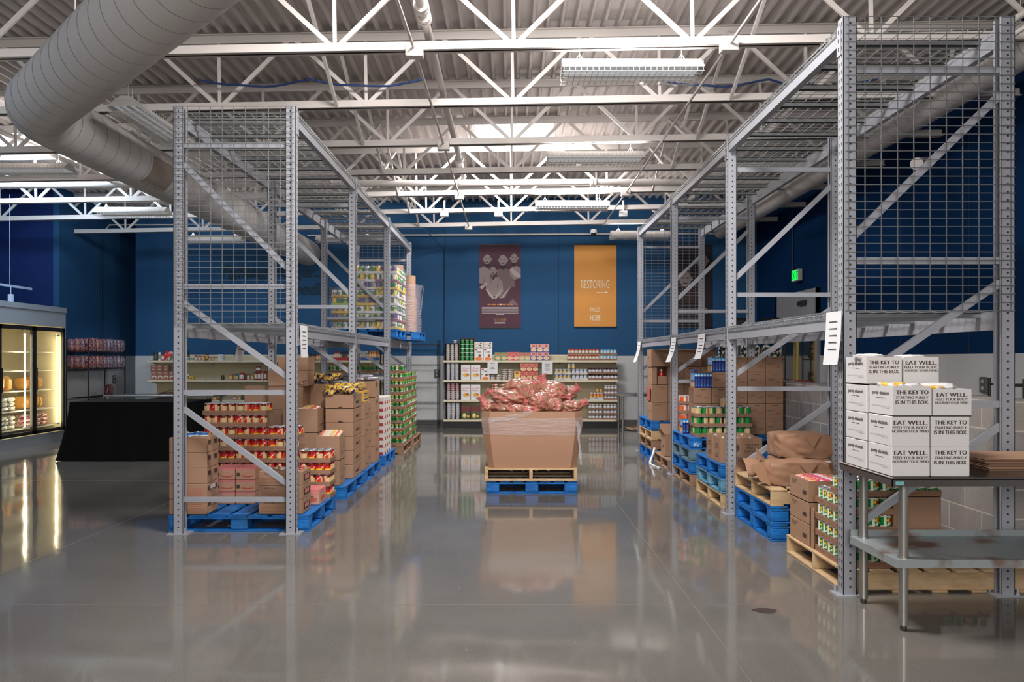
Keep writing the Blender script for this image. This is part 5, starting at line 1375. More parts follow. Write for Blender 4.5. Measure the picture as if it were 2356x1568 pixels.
for x, y in ((2.175, 4.16), (2.175, 4.63), (3.8, 4.16), (3.8, 4.63)):
    b = MB(); b.cyl((0, 0, .03), (0, 0, .842), .0255, n=20); b.cyl((0, 0, .35), (0, 0, .408), .032, n=20)
    lg = b.build('leg', M((160, 158, 152), .35, metal=.8, var=.12, scale=12), root, (x - 2.2, y - 4.37, 0))
    MB().lathe([(.014, 0), (.019, .006), (.017, .02), (.020, .034)], 14).build('foot', M((90, 90, 88), .4, metal=.7), lg)
b = MB(); b.box(2.075, 2.12, ty0 - .0015, ty0 - .0003, .818, .838); b.build('maker_plate', M((120, 180, 180), .4), root, (-2.2, -4.37, 0))
# slogan boxes
G = 'white slogan boxes'
INKB = M((52, 44, 46), .6, var=0)
def slogan(kind, open_):
    if kind == 'key': P = [('f', 't', (.5, .80, .135, 'THE KEY TO', .03, 1.0)), ('f', 't', (.5, .625, .095, 'STARTING PURELY', .02, .94)), ('f', 't', (.5, .47, .125, 'IS IN THIS BOX.', .025, .90))]
    else: P = [('f', 't', (.5, .79, .145, 'EAT WELL.', .032, 1.14)), ('f', 't', (.5, .625, .10, 'FEED YOUR BODY.', .02, 1.0)), ('f', 't', (.5, .505, .085, 'NOURISH YOUR MIND.', .018, .98))]
    P += [('l', 't', (.5, .74, .16, 'purely elizabeth.', .006, 1.05)), ('l', 'r', (.30, .46, .575, .592)), ('l', 'r', (.49, .68, .57, .588)), ('l', 'r', (.1, .85, .30, .335), 3), ('l', 'r', (.62, .85, .25, .33), 3)]
    return P
FAINT = M((196, 194, 196), .6, var=0)
bw = .2125; X0 = 2.060
rows = ['eat key', 'eat key', 'key eat']
for t, rr in enumerate(rows):
    zz = .8605 + t * .1625
    for c, kd in enumerate(rr.split()):
        x0 = X0 + c * .2155 + (.004 * t if t == 2 else 0)
        f = open_carton if t == 2 else carton
        lab = 'white box printed %s, front row, %s tier, %s column' % ('eat well' if kd == 'eat' else 'the key to', ORD[t + 1], ('left', 'right')[c])
        f(x0, x0 + bw, 4.066, 4.335, zz, zz + (.165 if not (t == 2 and c == 1) else .150), lab, G, m=WHITE, prints=[(p[0], p[1], p[2], (3 if len(p) > 3 else 1)) for p in slogan(kd, 0)], mats=[FAINT])
for t in range(4):
    zz = .8605 + t * .1625
    for c in range(2):
        if c == 1 and t < 3: pass
        kd = ('key', 'eat')[c]; x0 = X0 - .004 + c * .2135
        f = open_carton if t == 3 else carton
        f(x0, x0 + .207, 4.342, 4.61, zz, zz + .1625, 'white box printed %s, back row, %s tier, %s column' % ('eat well' if kd == 'eat' else 'the key to', ORD[t + 1], ('left', 'right')[c]), G, m=WHITE, prints=slogan(kd, 0), mats=[FAINT])
for i, (x, y, z, mm) in enumerate([(2.13, 4.2, 1.33, [M((235, 180, 50), .3, coat=.5), WHITE]), (2.20, 4.2, 1.325, [WHITE]), (2.33, 4.2, 1.315, [M((235, 180, 50), .3, coat=.5), WHITE]), (2.40, 4.22, 1.325, [WHITE]), (2.12, 4.45, 1.49, [WHITE]), (2.37, 4.46, 1.485, [WHITE])]):
    o = lump('snack_pouch', .12, .16, .035, 210 + i, mm, 12, .25, 2.5, rz=.4 * i, loc=(x, y, z)); tag(o, ('yellow' if len(mm) > 1 else 'white') + ' pouch sticking out of an open slogan box, %s of six' % ORD[i + 1], 'pouch', 'pouches in the slogan boxes')
b = MB(); R = random.Random(6)
for k in range(8):
    d_ = R.uniform(-.03, .03); b.cbox(2.72 + abs(d_) * .6 - .004 * k, 3.4 + d_, 4.28 + d_ * .3, 4.62 + d_, .861 + k * .009, .8665 + k * .009, .001)
tag(b.build('flattened_cardboard', [CARD]), 'stack of flattened cardboard sheets on the steel table', 'cardboard')
# crates of bottles beyond the last post on the right
root = empty('wire_rack', (4.14, 5.75, 0), 'dark wire rack at the right edge behind the post', 'rack')
b = MB()
for z in (.25, .6, .95, 1.3):
    for k in range(8): b.bar((-.35, -.2 + k * .057, z), (.35, -.2 + k * .057, z), .005, .005)
    for x in (-.35, .35): b.bar((x, -.2, z), (x, .2, z), .008, .02)
b.build('shelf_wires', BLACK, root)
for x in (-.35, .35):
    for y in (-.2, .2): MB().cyl((0, 0, 0), (0, 0, 1.35), .011).build('post', BLACK, root, (x, y, 0))

# small steel prep table at the far end of the right rack
root = empty('prep_table', (2.15, 13.2, 0), 'small steel prep table at the far end of the right rack', 'table')
b = MB(); b.cbox(-.27, .6, -.3, .3, .86, .90, .004); b.build('table_top', STEEL, root)
b = MB(); b.box(-.22, .55, -.25, .25, .24, .26); b.build('undershelf', STEEL, root)
for x, y in ((-.2, -.25), (-.2, .25), (.55, -.25), (.55, .25)): MB().cyl((0, 0, 0), (0, 0, .86), .02, n=12).build('leg', STEEL, root, (x, y, 0))
b = MB(); vs = []
for i in range(13):
    for j in range(7):
        t = i / 12; x = -.26 + .5 * t; vs.append((x, -.28 + .08 * j, .15 * (2 * t - 1) ** 2 + .02 * noise.noise(Vector((x * 6, j, 0)))))
b.add(vs + [(x, y, z + .006) for x, y, z in vs], [(i * 7 + j, (i + 1) * 7 + j, (i + 1) * 7 + j + 1, i * 7 + j + 1) for i in range(12) for j in range(6)] + [(91 + i * 7 + j, 91 + i * 7 + j + 1, 91 + (i + 1) * 7 + j + 1, 91 + (i + 1) * 7 + j) for i in range(12) for j in range(6)], 0, True)
tag(b.build('curled_cardboard', CARD, None, (2.13, 13.2, .285)), 'curled cardboard sheets on the prep table undershelf', 'cardboard')
# ================================================================== gondola shelving along the back wall
CREAM = M((222, 212, 186), .45, var=.03)
GY = 16.37
SZ = [1.467, 1.042, .612, .183]
def gondola(x0, nsec, sec, label, skip=()):
    root = empty('gondola_shelving', (x0 + nsec * sec / 2, GY + .25, 0), label, 'shelving'); ox, oy = x0 + nsec * sec / 2, GY + .25
    for k in range(nsec):
        a, c = x0 + k * sec - ox, x0 + (k + 1) * sec - ox
        b = MB(); b.box(a + .01, c - .01, .23, .24, .16, 1.575); b.build('back_panel', PEG, root)
        b = MB(); b.box(a, c, .222, .25, 1.56, 1.60); b.build('top_rail', CREAM, root)
        b = MB(); b.box(a + .002, c - .002, -.235, .22, 0, .135); b.build('kick_base', BLACK, root)
        for j, z in enumerate(SZ):
            b = MB(); b.box(a + .004, c - .004, -.24, .225, z - .008, z); b.box(a + .004, c - .004, -.25, -.238, z - .04, z + .004); b.box(a + .004, c - .004, -.2385, -.237, z - .04, z)
            for xx in (a + .006, c - .010): b.add([(xx, .22, z - .008), (xx, -.2, z - .008), (xx, -.2, z - .03), (xx, .22, z - .10)], [(0, 1, 2, 3)])
            b.build('shelf', CREAM, root)
    for k in range(nsec + 1):
        x = x0 + k * sec - ox; b = MB(); b.box(x - .012, x + .012, .215, .232, .14, 1.58)
        for q in range(28): b.box(x - .003, x + .003, .2135, .215, .2 + q * .05, .222 + q * .05, 1)
        b.build('slotted_upright', [CREAM, HOLE], root)
    return root
gondola(-1.437, 3, 1.2657, 'cream gondola shelving centred on the back wall, stocked with cereal and jars')
gondola(-7.87, 4, 1.2657, 'long cream gondola shelving at the left of the back wall')
# price notices on the centre shelves
for i, (c0, c1, r0, r1) in enumerate(((612, 738, 332, 490), (1297, 1432, 338, 497))):
    xa, za = at(1010 + c0 / 5.479, 770 + r1 / 5.479, GY); xb, zb_ = at(1010 + c1 / 5.479, 770 + r0 / 5.479, GY); w_, h_ = xb - xa, zb_ - za
    b = MB(); b.box(-w_ / 2, w_ / 2, 0, .002, 0, h_); fr = frame((-w_ / 2, 0, 0), (1, 0, 0), (0, 0, 1))
    for q in range(6): t = .8 - q * .1; L = (.5, .42, .5, .34, .5, .3)[q] / 2; b.decal(fr, 'r', (w_ * (.5 - L), w_ * (.5 + L), h_ * t, h_ * (t + .03)), 1)
    b.decal(fr, 'e', (w_ * .45, h_ * .96, .008, .008), 2)
    tag(b.build('paper_notice', [PAPER, INK, M((60, 110, 190), .4)], None, ((xa + xb) / 2, GY - .016, za)), 'white paper notice taped to the centre shelves, %s one' % ('left', 'right')[i], 'notice', 'paper notices on the shelves')

# ------------------------------------------------------------------ product builders (unit built at true size, meshes shared)
PM = {}
def pcol(c): return M(c, .4, var=0, coat=.15)
def pbox(w, d, h, cols, prints):
    k = ('box', round(w, 3), round(d, 3), round(h, 3), tuple(cols), str(prints))
    if k not in PM:
        b = MB(); b.cbox(-w / 2, w / 2, -d / 2, d / 2, 0, h, min(.002, w * .1)); fr = frame((-w / 2, -d / 2, 0), (1, 0, 0), (0, 0, 1))
        for kind, a, slot in prints:
            if kind == 'r': a = (a[0] * w, a[1] * w, a[2] * h, a[3] * h)
            elif kind == 'e': a = (a[0] * w, a[1] * h, a[2] * w, a[3] * w)
            elif kind == 'p': a = [(q[0] * w, q[1] * h) for q in a]
            else: a = (a[0] * w, a[1] * h, a[2] * h) + tuple(a[3:])
            b.decal(fr, kind, a, slot)
        PM[k] = b.mesh([pcol(c) for c in cols])
    return PM[k]
def pjar(r, h, kind):
    k = ('jar', round(r, 3), round(h, 3), kind)
    if k not in PM:
        C = {'peanut': ((196, 50, 44), (186, 110, 60), (236, 226, 214)), 'jelly': ((60, 34, 34), (50, 26, 38), (220, 220, 232)), 'jellywhite': ((225, 222, 225), (50, 28, 36), (232, 232, 238)), 'salsa': ((225, 222, 215), (200, 70, 40), (226, 160, 70)),
             'water': ((100, 170, 210), (214, 226, 234), (190, 214, 230)), 'bluecan': ((190, 192, 196), (60, 120, 176), (226, 196, 120)), 'blue2': ((190, 192, 196), (46, 86, 150), (214, 220, 230)), 'sauce': ((90, 40, 30), (120, 40, 34), (222, 214, 196)), 'brownjar': ((60, 50, 44), (96, 64, 44), (200, 150, 90)),
             'greenjar': ((220, 226, 226), (40, 110, 70), (214, 220, 210)), 'teal': ((40, 120, 130), (40, 130, 140), (220, 190, 120)), 'redtin': ((190, 40, 40), (176, 30, 36), (235, 225, 225)), 'spice': ((150, 40, 36), (200, 150, 110), (226, 214, 200)), 'dark': ((40, 40, 44), (44, 50, 48), (90, 80, 60)), 'white': ((226, 226, 228), (222, 222, 224), (120, 150, 130)), 'orange': ((190, 120, 60), (214, 120, 50), (232, 190, 130)), 'greencan': ((170, 174, 176), (50, 110, 60), (210, 160, 100))}[kind]
        lid = .86; b = MB()
        def cols(kk, j): return 0 if j >= 5 or (kind in ('bluecan', 'blue2', 'greencan') and j == 0) else (2 if j in (2, 3) and (kk % 16) in ((9, 10, 11, 12, 13, 14) if kind not in ('jelly', 'jellywhite') else (8, 9, 10, 11, 12, 13, 14, 15)) else 1)
        b.lathe([(r * .93, 0), (r, h * .05), (r, h * .16), (r, h * .45), (r, h * .70), (r * (.9 if 'can' not in kind else 1), h * .80), (r * (.9 if 'can' not in kind else 1), h * .82), (r * .88 if 'can' not in kind else r, h)], 16, cols)
        if kind in ('jelly', 'jellywhite'): b.lathe([(r + .0006, h * .30), (r + .0006, h * .46)], 16, lambda kk, j: 3 if kk % 16 in (10, 11, 12, 13) else 2) if 0 else None
        PM[k] = b.mesh([pcol(c) for c in C])
    return PM[k]
def ptub(w, h, c):
    k = ('tub', round(w, 3), round(h, 3), c)
    if k not in PM:
        b = MB(); b.lathe([(w * .42, 0), (w * .47, h * .72), (w * .5, h * .74), (w * .5, h * .93), (w * .48, h * .95)], 18, lambda kk, j: 1 if j >= 1 else 0); b.decal(frame((-w * .2, -w * .475, 0), (1, 0, 0), (0, 0, 1)), 'r', (0, w * .4, h * .15, h * .6), 2)
        PM[k] = b.mesh([pcol(c), M((228, 228, 230), .4, var=0), pcol(tuple(min(255, int(x * .8 + 30)) for x in c))])
    return PM[k]
BOWL = [('e', (.55, .30, .42, .26), 3), ('e', (.55, .33, .36, .19), 2), ('e', (.68, .37, .10, .10), 4)]
def shelfrow(kind, x0, x1, n, z, h, rows, desc, group, place, Y=GY + .02, deep=.09, name='box', cat='box', step=None, mesh=None, depthn=1):
    w = (x1 - x0) / n
    for r in range(rows):
        for c in range(n):
            me = mesh(w * .95, h)
            parts = [desc]
            if n > 1: parts.append('%s from left' % ORD[c + 1])
            if rows > 1: parts.append(('bottom row', 'upper row')[r] if rows == 2 else '%s row up' % ORD[r + 1])
            tag(put(me, name, (x0 + (c + .5) * w, Y + deep / 2, z + r * (step or h) + .001)), ', '.join(parts) + ', ' + place, cat, group)


def C6(cx): return at(1010 + cx / 5.479, 0, GY)[0]
def H6(n): return n / 5.479 * GY / F
PL = ['top shelf', 'second shelf', 'third shelf', 'bottom shelf']
# open display cases of tubs at the left end of every shelf
for s in range(4):
    x0, x1 = C6(72 + s * 3), C6(252 + s * 6); z = SZ[s]; hh = H6(212); w = (x1 - x0)
    b = MB(); b.box(-w / 2, w / 2, 0, .30, 0, .004); b.box(-w / 2, -w / 2 + .004, 0, .3, 0, hh + .01); b.box(w / 2 - .004, w / 2, 0, .3, 0, hh + .01); b.box(-w / 2, w / 2, .296, .3, 0, hh + .01); b.box(-w / 2, w / 2, 0, .3, hh + .006, hh + .01)
    tag(b.build('display_case', M((70, 58, 54), .7), None, ((x0 + x1) / 2, GY + .02, z + .001)), 'dark open display case of white tubs on the centre shelving, ' + PL[s], 'display case', 'tub display cases')
    n = 8
    for r in range(n):
        for c in range(3):
            cc = (216, 204, 196) if s == 0 else ((214, 214, 222) if s != 2 else ((196, 130, 136) if r > 3 else (226, 200, 204)))
            tag(put(ptub((w - .03) / 3 * .94, hh / n * .98, cc), 'food_tub', (x0 + .015 + (w - .03) / 3 * (c + .5), GY + .03 + .07, z + .005 + r * hh / n)), 'small white tub, %s from left, %s up, centre shelving %s' % (ORD[c + 1], ORD[r + 1], PL[s]), 'tub', 'white tubs in display cases')
x0, x1 = C6(258), C6(446); z = SZ[0]; w = x1 - x0; hh = H6(278)
b = MB(); b.box(-w / 2, w / 2, 0, .30, 0, .004); b.box(-w / 2, -w / 2 + .006, 0, .3, 0, hh); b.box(w / 2 - .006, w / 2, 0, .3, 0, hh); b.box(-w / 2, w / 2, .296, .3, 0, hh); b.box(-w / 2, w / 2, 0, .3, hh - .006, hh)
tag(b.build('display_case', M((130, 92, 66), .7), None, ((x0 + x1) / 2, GY + .02, z + .001)), 'brown open display case of green tubs, centre shelving top shelf', 'display case')
for r in range(5):
    for c in range(3):
        tag(put(ptub((w - .03) / 3 * .94, (hh - .02) / 5 * .97, (30, 160, 80)), 'food_tub', (x0 + .015 + (w - .03) / 3 * (c + .5), GY + .09, z + .005 + r * (hh - .02) / 5)), 'green tub, %s from left, %s up, in the brown case' % (ORD[c + 1], ORD[r + 1]), 'tub', 'green tubs')
tag(put(ptub(.09, .06, (200, 200, 205)), 'food_tub', (C6(200), GY + .1, SZ[0] + H6(214) + .012)), 'lone white tub on top of the leftmost display case', 'tub')
cereal = lambda w, h: pbox(w, .08, h, ((228, 226, 226), (196, 40, 90), (226, 170, 60), (214, 222, 232), (180, 60, 30)), BOWL + [('t', (.52, .78, .15, 'Corn', .0, .95, .2), 1), ('t', (.46, .62, .13, 'Flakes', .0, .85, .2), 1)])
cornw = lambda w, h: pbox(w, .08, h, ((228, 226, 226), (40, 36, 40), (226, 120, 40), (190, 50, 50), (120, 60, 30)), [('t', (.5, .72, .13, 'CORN', .03, .75), 1), ('e', (.5, .14, .42, .2), 2), ('e', (.62, .42, .16, .16), 4), ('r', (.06, .3, .86, .96), 3), ('p', [(.05, .5), (.22, .46), (.05, .42)], 1)])
cornt = lambda w, h: pbox(w, .2, h, ((222, 214, 208), (120, 70, 50), (60, 40, 40), (190, 170, 150)), [('e', (.75, .8, .11, .08), 1), ('e', (.68, .5, .11, .08), 2), ('e', (.75, .2, .11, .08), 1), ('r', (.08, .5, .6, .66), 3), ('r', (.1, .55, .2, .26), 3)])
shelfrow('b', C6(440), C6(676), 2, SZ[0], H6(148), 1, 'white corn cereal box', 'white corn cereal boxes', 'centre top shelf', name='cereal_box', mesh=cornw)
shelfrow('b', C6(440), C6(676), 2, SZ[0] + H6(148) + .002, H6(84), 1, 'white box lying on the corn cereal', 'white boxes lying', 'centre top shelf', deep=.2, name='cereal_box', mesh=cornt)
shelfrow('b', C6(274), C6(522), 2, SZ[1], H6(190), 1, 'white corn flakes box with bowl picture', 'corn flakes boxes', 'second centre shelf', name='cereal_box', mesh=cereal)
shelfrow('b', C6(274), C6(522), 2, SZ[2], H6(192), 1, 'white corn flakes box with bowl picture', 'corn flakes boxes', 'third centre shelf', name='cereal_box', mesh=cereal)
shelfrow('b', C6(530), C6(640), 1, SZ[1], H6(150), 1, 'white corn cereal box beside the corn flakes', None, 'second centre shelf', name='cereal_box', mesh=cornw)
olive = lambda w, h: pbox(w, .08, h, ((70, 72, 40), (110, 30, 36), (222, 190, 90), (240, 230, 190)), [('r', (0, 1, .62, .95), 1), ('e', (.35, .30, .22, .28), 2), ('e', (.35, .34, .14, .14), 3), ('e', (.75, .25, .14, .14), 2)])
shelfrow('b', C6(277), C6(520), 2, SZ[3], H6(170), 1, 'olive and dark red cereal box', 'olive cereal boxes', 'bottom centre shelf', name='cereal_box', mesh=olive)
def soupbox(c, c2): return lambda w, h: pbox(w, .1, h, (c, c2, (224, 180, 120), (236, 228, 214), (180, 70, 30)), [('r', (0, 1, .55, .98), 1), ('e', (.5, .78, .3, .22), 4), ('e', (.55, .3, .45, .3), 3), ('e', (.55, .32, .38, .22), 2)])
for i, (c0, c1, n, rows, h, f, d, p, s) in enumerate([
    (700, 853, 2, 1, 104, soupbox((60, 110, 50), (120, 150, 60)), 'green dinner box', 'left pair on top shelf', 0), (855, 1008, 2, 1, 106, soupbox((190, 40, 44), (214, 70, 70)), 'red dinner box', 'top shelf', 0),
    (1010, 1150, 2, 1, 102, soupbox((150, 160, 110), (180, 90, 60)), 'pale green dinner box', 'top shelf', 0), (1152, 1390, 3, 2, 104, soupbox((84, 60, 140), (214, 150, 150)), 'purple noodle box', 'top shelf', 0),
    (945, 1022, 1, 1, 110, soupbox((220, 180, 60), (230, 200, 100)), 'yellow pasta box', 'second shelf', 1), (1022, 1250, 3, 2, 105, soupbox((176, 50, 44), (200, 110, 90)), 'red soup box', 'second shelf', 1)]):
    shelfrow('b', C6(c0), C6(c1), n, SZ[s], H6(h), rows, d, d + 'es', p + ' of centre shelving', name='dinner_box', mesh=f)
J = lambda kind: (lambda w, h: pjar(w / 2, h, kind))
def jartrays(c0, c1, n, rows, s, hj, kind, desc, plc, tiertray=True, tc=None, step=None, dz=0.0):
    x0, x1 = C6(c0), C6(c1); h = H6(hj); st = step or h + .006
    for r in range(rows):
        if tiertray:
            half = max(1, round((x1 - x0) / .34)); ww = (x1 - x0) / half
            for q in range(half):
                tray(x0 + q * ww, GY + .015, SZ[s] + dz + r * st + .0005, ww - .002, .11, 'tray of %ss, %s across, %s up, %s' % (desc, ORD[q + 1], ORD[r + 1], plc), 'shelf trays', tc, h * .33)
        for c in range(n):
            w = (x1 - x0 - .012) / n
            tag(put(pjar(min(w * .48, .045), h * .97, kind), 'jar' if kind not in ('bluecan', 'blue2') else 'drink_can', (x0 + .006 + (c + .5) * w, GY + .07, SZ[s] + dz + r * st + .004)), '%s, %s from left, %s row up, %s' % (desc, ORD[c + 1], ORD[r + 1], plc), 'jar' if kind not in ('bluecan', 'blue2') else 'can', desc + 's')
jartrays(1620, 2028, 9, 2, 0, 72, 'peanut', 'red-lidded peanut butter jar', 'top centre shelf')
jartrays(2034, 2250, 5, 2, 0, 68, 'water', 'pale blue-capped bottle', 'top centre shelf')
tag(put(pjar(.035, .12, 'jelly'), 'jar', (C6(2172), GY + .01 - .0, SZ[0] + .002 + .0)), 'single dark jar in front of the blue-capped bottles', 'jar') if 0 else None
jartrays(1460, 1668, 4, 2, 1, 68, 'bluecan', 'blue and yellow can', 'second centre shelf, left group', tc=WHITE)
jartrays(1674, 1876, 4, 2, 1, 68, 'blue2', 'blue and white can', 'second centre shelf, right group', tc=WHITE)
for i, c in enumerate((1643, 1697)): tag(put(pjar(.037, H6(62), 'bluecan'), 'drink_can', (C6(c), GY + .07, SZ[1] + 2 * (H6(68) + .006) + .003)), 'blue and yellow can on top of the others, %s of two' % ('left', 'right')[i], 'can', 'topmost blue cans')
jartrays(1884, 2066, 4, 2, 1, 76, 'jelly', 'dark jelly jar with white label', 'second shelf left group')
jartrays(2074, 2262, 4, 2, 1, 76, 'jelly', 'dark jelly jar with white label', 'second shelf right group')
jartrays(1900, 2080, 4, 1, 2, 92, 'salsa', 'orange sauce jar in white tray', 'third centre shelf', tc=WHITE)
for i, c in enumerate((2002, 2046)): tag(put(pjar(.03, H6(45), 'orange'), 'jar', (C6(c), GY + .07, SZ[2] + H6(92) + .008)), 'small jar on top of the orange sauce jars, %s of two' % ('left', 'right')[i], 'jar', 'small jars on top')
jartrays(2084, 2258, 4, 3, 2, 58, 'jellywhite', 'white-lidded jelly jar', 'third centre shelf')
jartrays(1885, 2066, 4, 3, 3, 62, 'jellywhite', 'white-lidded jelly jar', 'bottom centre shelf, left group')
jartrays(2074, 2250, 4, 3, 3, 62, 'jellywhite', 'white-lidded jelly jar', 'bottom centre shelf, right group')
ybox = lambda w, h: pbox(w, .08, h, ((226, 224, 220), (230, 190, 60), (90, 150, 200), (150, 100, 60)), [('r', (0, .25, 0, 1), 1), ('e', (.6, .25, .3, .3), 3), ('r', (.3, .9, .55, .6), 2)])
shelfrow('b', C6(1478), C6(1712), 4, SZ[2], H6(180), 1, 'white and yellow cereal box', 'white and yellow boxes', 'third centre shelf', name='cereal_box', mesh=ybox)
def bagpile(c0, c1, s, hpx, n, cols, desc, plc):
    x0, x1 = C6(c0), C6(c1); h = H6(hpx) / n
    for r in range(n):
        for q in range(2):
            w = (x1 - x0) / 2
            o = lump('grain_bag', w * .98, .2, h * 1.1, 300 + s * 40 + r * 2 + q + c0 % 17, cols, 10, .08, 4, loc=(x0 + w * (q + .5), GY + .14, SZ[s] + .001 + r * h)); tag(o, '%s, %s, %s up, %s' % (desc, ('left', 'right')[q], ORD[r + 1], plc), 'bag', desc + 's')
BG = [M((214, 206, 198), .3, coat=.5), M((120, 70, 76), .35, coat=.5), M((226, 220, 214), .3, coat=.5)]
bagpile(642, 786, 1, 66, 3, BG, 'flat white and maroon grain bag, low pile', 'second shelf')
bagpile(792, 940, 1, 136, 6, BG, 'flat white and maroon grain bag, tall pile', 'second shelf')
bagpile(662, 850, 2, 200, 6, [M((222, 214, 190), .3, coat=.4), M((190, 50, 50), .35, coat=.4), M((222, 214, 190), .3, coat=.4), M((222, 214, 190), .3, coat=.4)], 'cream bag with red print', 'third centre shelf')
# ------------------------------------------------------------------ left gondola goods
def C2(cx): return at(330 + cx / 7.6, 0, GY)[0]
K2 = GY / F / 7.6
def item(kind, c0, c1, h, s, desc, name='jar', cat='jar', dz=0.0, mesh=None, Y=None):
    x0, x1 = C2(c0), C2(c1); hh = h * K2; w = x1 - x0
    me = mesh(w, hh) if mesh else pjar(w / 2 * .96, hh, kind)
    tag(put(me, name, ((x0 + x1) / 2, (Y or GY + .03) + w / 2, SZ[s] + .001 + dz)), desc, cat, 'mixed goods on the left shelving')
TS = 'on the left shelving top shelf'
item('greenjar', 90, 148, 60, 0, 'short green and white jar %s, far left' % TS)
item('dark', 156, 226, 145, 0, 'dark jar with pale green lid ' + TS)
item('white', 236, 286, 145, 0, 'slim white bottle beside the green-lidded jar', 'bottle', 'bottle')
item('redtin', 290, 345, 110, 0, 'pink bottle beside the red bag, left shelving', 'bottle', 'bottle')
o = lump('snack_bag', 130 * K2, .12, 160 * K2, 400, [M((214, 40, 44), .25, coat=.6), M((226, 60, 60), .25, coat=.6), M((230, 220, 220), .3)], 14, .25, 4, loc=(C2(408), GY + .1, SZ[0])); tag(o, 'crumpled shiny red bag on the left shelving top shelf', 'bag')
item('greenjar', 410, 466, 56, 0, 'small green pack in front of the red bag', 'food_pack', 'pack', Y=GY + .0)
item('white', 480, 540, 150, 0, 'tall white bottle right of the red bag', 'bottle', 'bottle')
for i, c in enumerate((716, 742, 768)): item('dark', c, c + 26, 168 - 8 * i, 0, 'tall dark bottle behind the front post, %s of three' % ORD[i + 1], 'bottle', 'bottle')
item('white', 752, 786, 62, 0, 'small white jar beside the dark bottles', Y=GY - .0)
for i, (c, w, h, k) in enumerate([(806, 60, 62, 'white'), (872, 58, 90, 'spice'), (940, 52, 86, 'spice'), (1000, 60, 84, 'orange'), (1066, 54, 130, 'brownjar'), (1120, 48, 60, 'spice'), (1174, 46, 60, 'orange'), (1228, 46, 60, 'spice')]):
    item(k, c, c + w, h, 0, 'small spice jar in the top shelf row, %s from left' % ORD[i + 1])
item('x', 1286, 1384, 108, 0, 'white cubic box with green ring mark, top shelf', 'food_box', 'box', mesh=lambda w, h: pbox(w, .09, h, ((226, 226, 228), (70, 110, 90), (226, 226, 228)), [('e', (.75, .5, .16, .2), 1), ('e', (.75, .5, .10, .12), 2)]))
item('x', 1572, 1650, 140, 0, 'dark printed carton with orange and blue, top shelf', 'food_box', 'box', mesh=lambda w, h: pbox(w, .06, h, ((40, 38, 50), (214, 130, 60), (70, 100, 180), (30, 30, 34)), [('e', (.5, .72, .3, .2), 1), ('e', (.5, .45, .25, .25), 2), ('r', (.1, .9, .08, .2), 1)]))
item('brownjar', 1656, 1694, 74, 0, 'small brown jar beside the dark carton, top shelf')
brown = lambda w, h: pbox(w, .1, h, ((160, 112, 96), (226, 214, 204), (176, 60, 44)), [('e', (.55, .3, .42, .36), 1), ('e', (.55, .22, .3, .2), 2), ('r', (.2, .7, .8, .84), 1)])
browns = lambda w, h: pbox(w, .1, h, ((150, 104, 92), (226, 214, 204), (226, 214, 204)), [('r', (.3, .7, .72, .80), 1), ('r', (.3, .7, .28, .36), 1)])
for i, c in enumerate((118, 222, 326, 430)): item('x', c, c + 100, 150, 1, 'brown cocoa box with bowl picture, %s from left' % ORD[i + 1], 'food_box', 'box', mesh=brown)
for i, c in enumerate((106, 210, 320)): item('x', c, c + 102, 110, 1, 'plain brown box lying on the cocoa boxes, %s from left' % ORD[i + 1], 'food_box', 'box', dz=152 * K2, mesh=browns)
item('white', 722, 778, 100, 1, 'grey and white jar, second shelf by the front post')
item('x', 782, 860, 60, 1, 'yellow small box, second shelf by the front post', 'food_box', 'box', mesh=lambda w, h: pbox(w, .08, h, ((230, 196, 60), (200, 60, 40)), [('e', (.5, .5, .25, .2), 1)]))
for i, (c, w, h, k) in enumerate([(1340, 56, 84, 'dark'), (1470, 76, 108, 'orange'), (1568, 76, 108, 'teal'), (1652, 92, 130, 'redtin'), (1750, 38, 104, 'dark'), (1794, 50, 104, 'spice'), (1858, 50, 100, 'orange'), (1922, 54, 150, 'sauce'), (1980, 56, 150, 'redtin'), (2042, 44, 160, 'spice'), (2090, 50, 160, 'sauce'), (2142, 50, 170, 'brownjar')]):
    item(k, c, c + w, h, 1, 'mixed tin or jar on the second shelf, %s from left' % ORD[i + 1])
item('sauce', 1944, 2034, 90, 1, 'wide pink tin stacked on two others, second shelf', dz=152 * K2)
for i, (c, w, h, k) in enumerate([(1050, 52, 130, 'orange'), (1104, 60, 130, 'salsa'), (1186, 80, 60, 'orange'), (1262, 60, 140, 'brownjar'), (1330, 40, 80, 'brownjar'), (1548, 56, 60, 'redtin'), (1650, 34, 60, 'orange'), (1688, 70, 140, 'dark')]):
    item(k, c, c + w, h, 2, 'jar on the third left shelf, %s from left' % ORD[i + 1])
for i, (c, w, h, k) in enumerate([(1100, 50, 60, 'white'), (1160, 50, 60, 'white'), (1230, 60, 60, 'greenjar'), (1580, 50, 90, 'spice'), (1640, 60, 90, 'dark'), (1710, 40, 90, 'white')]):
    item(k, c, c + w, h, 3, 'tin on the bottom left shelf, %s from left' % ORD[i + 1])
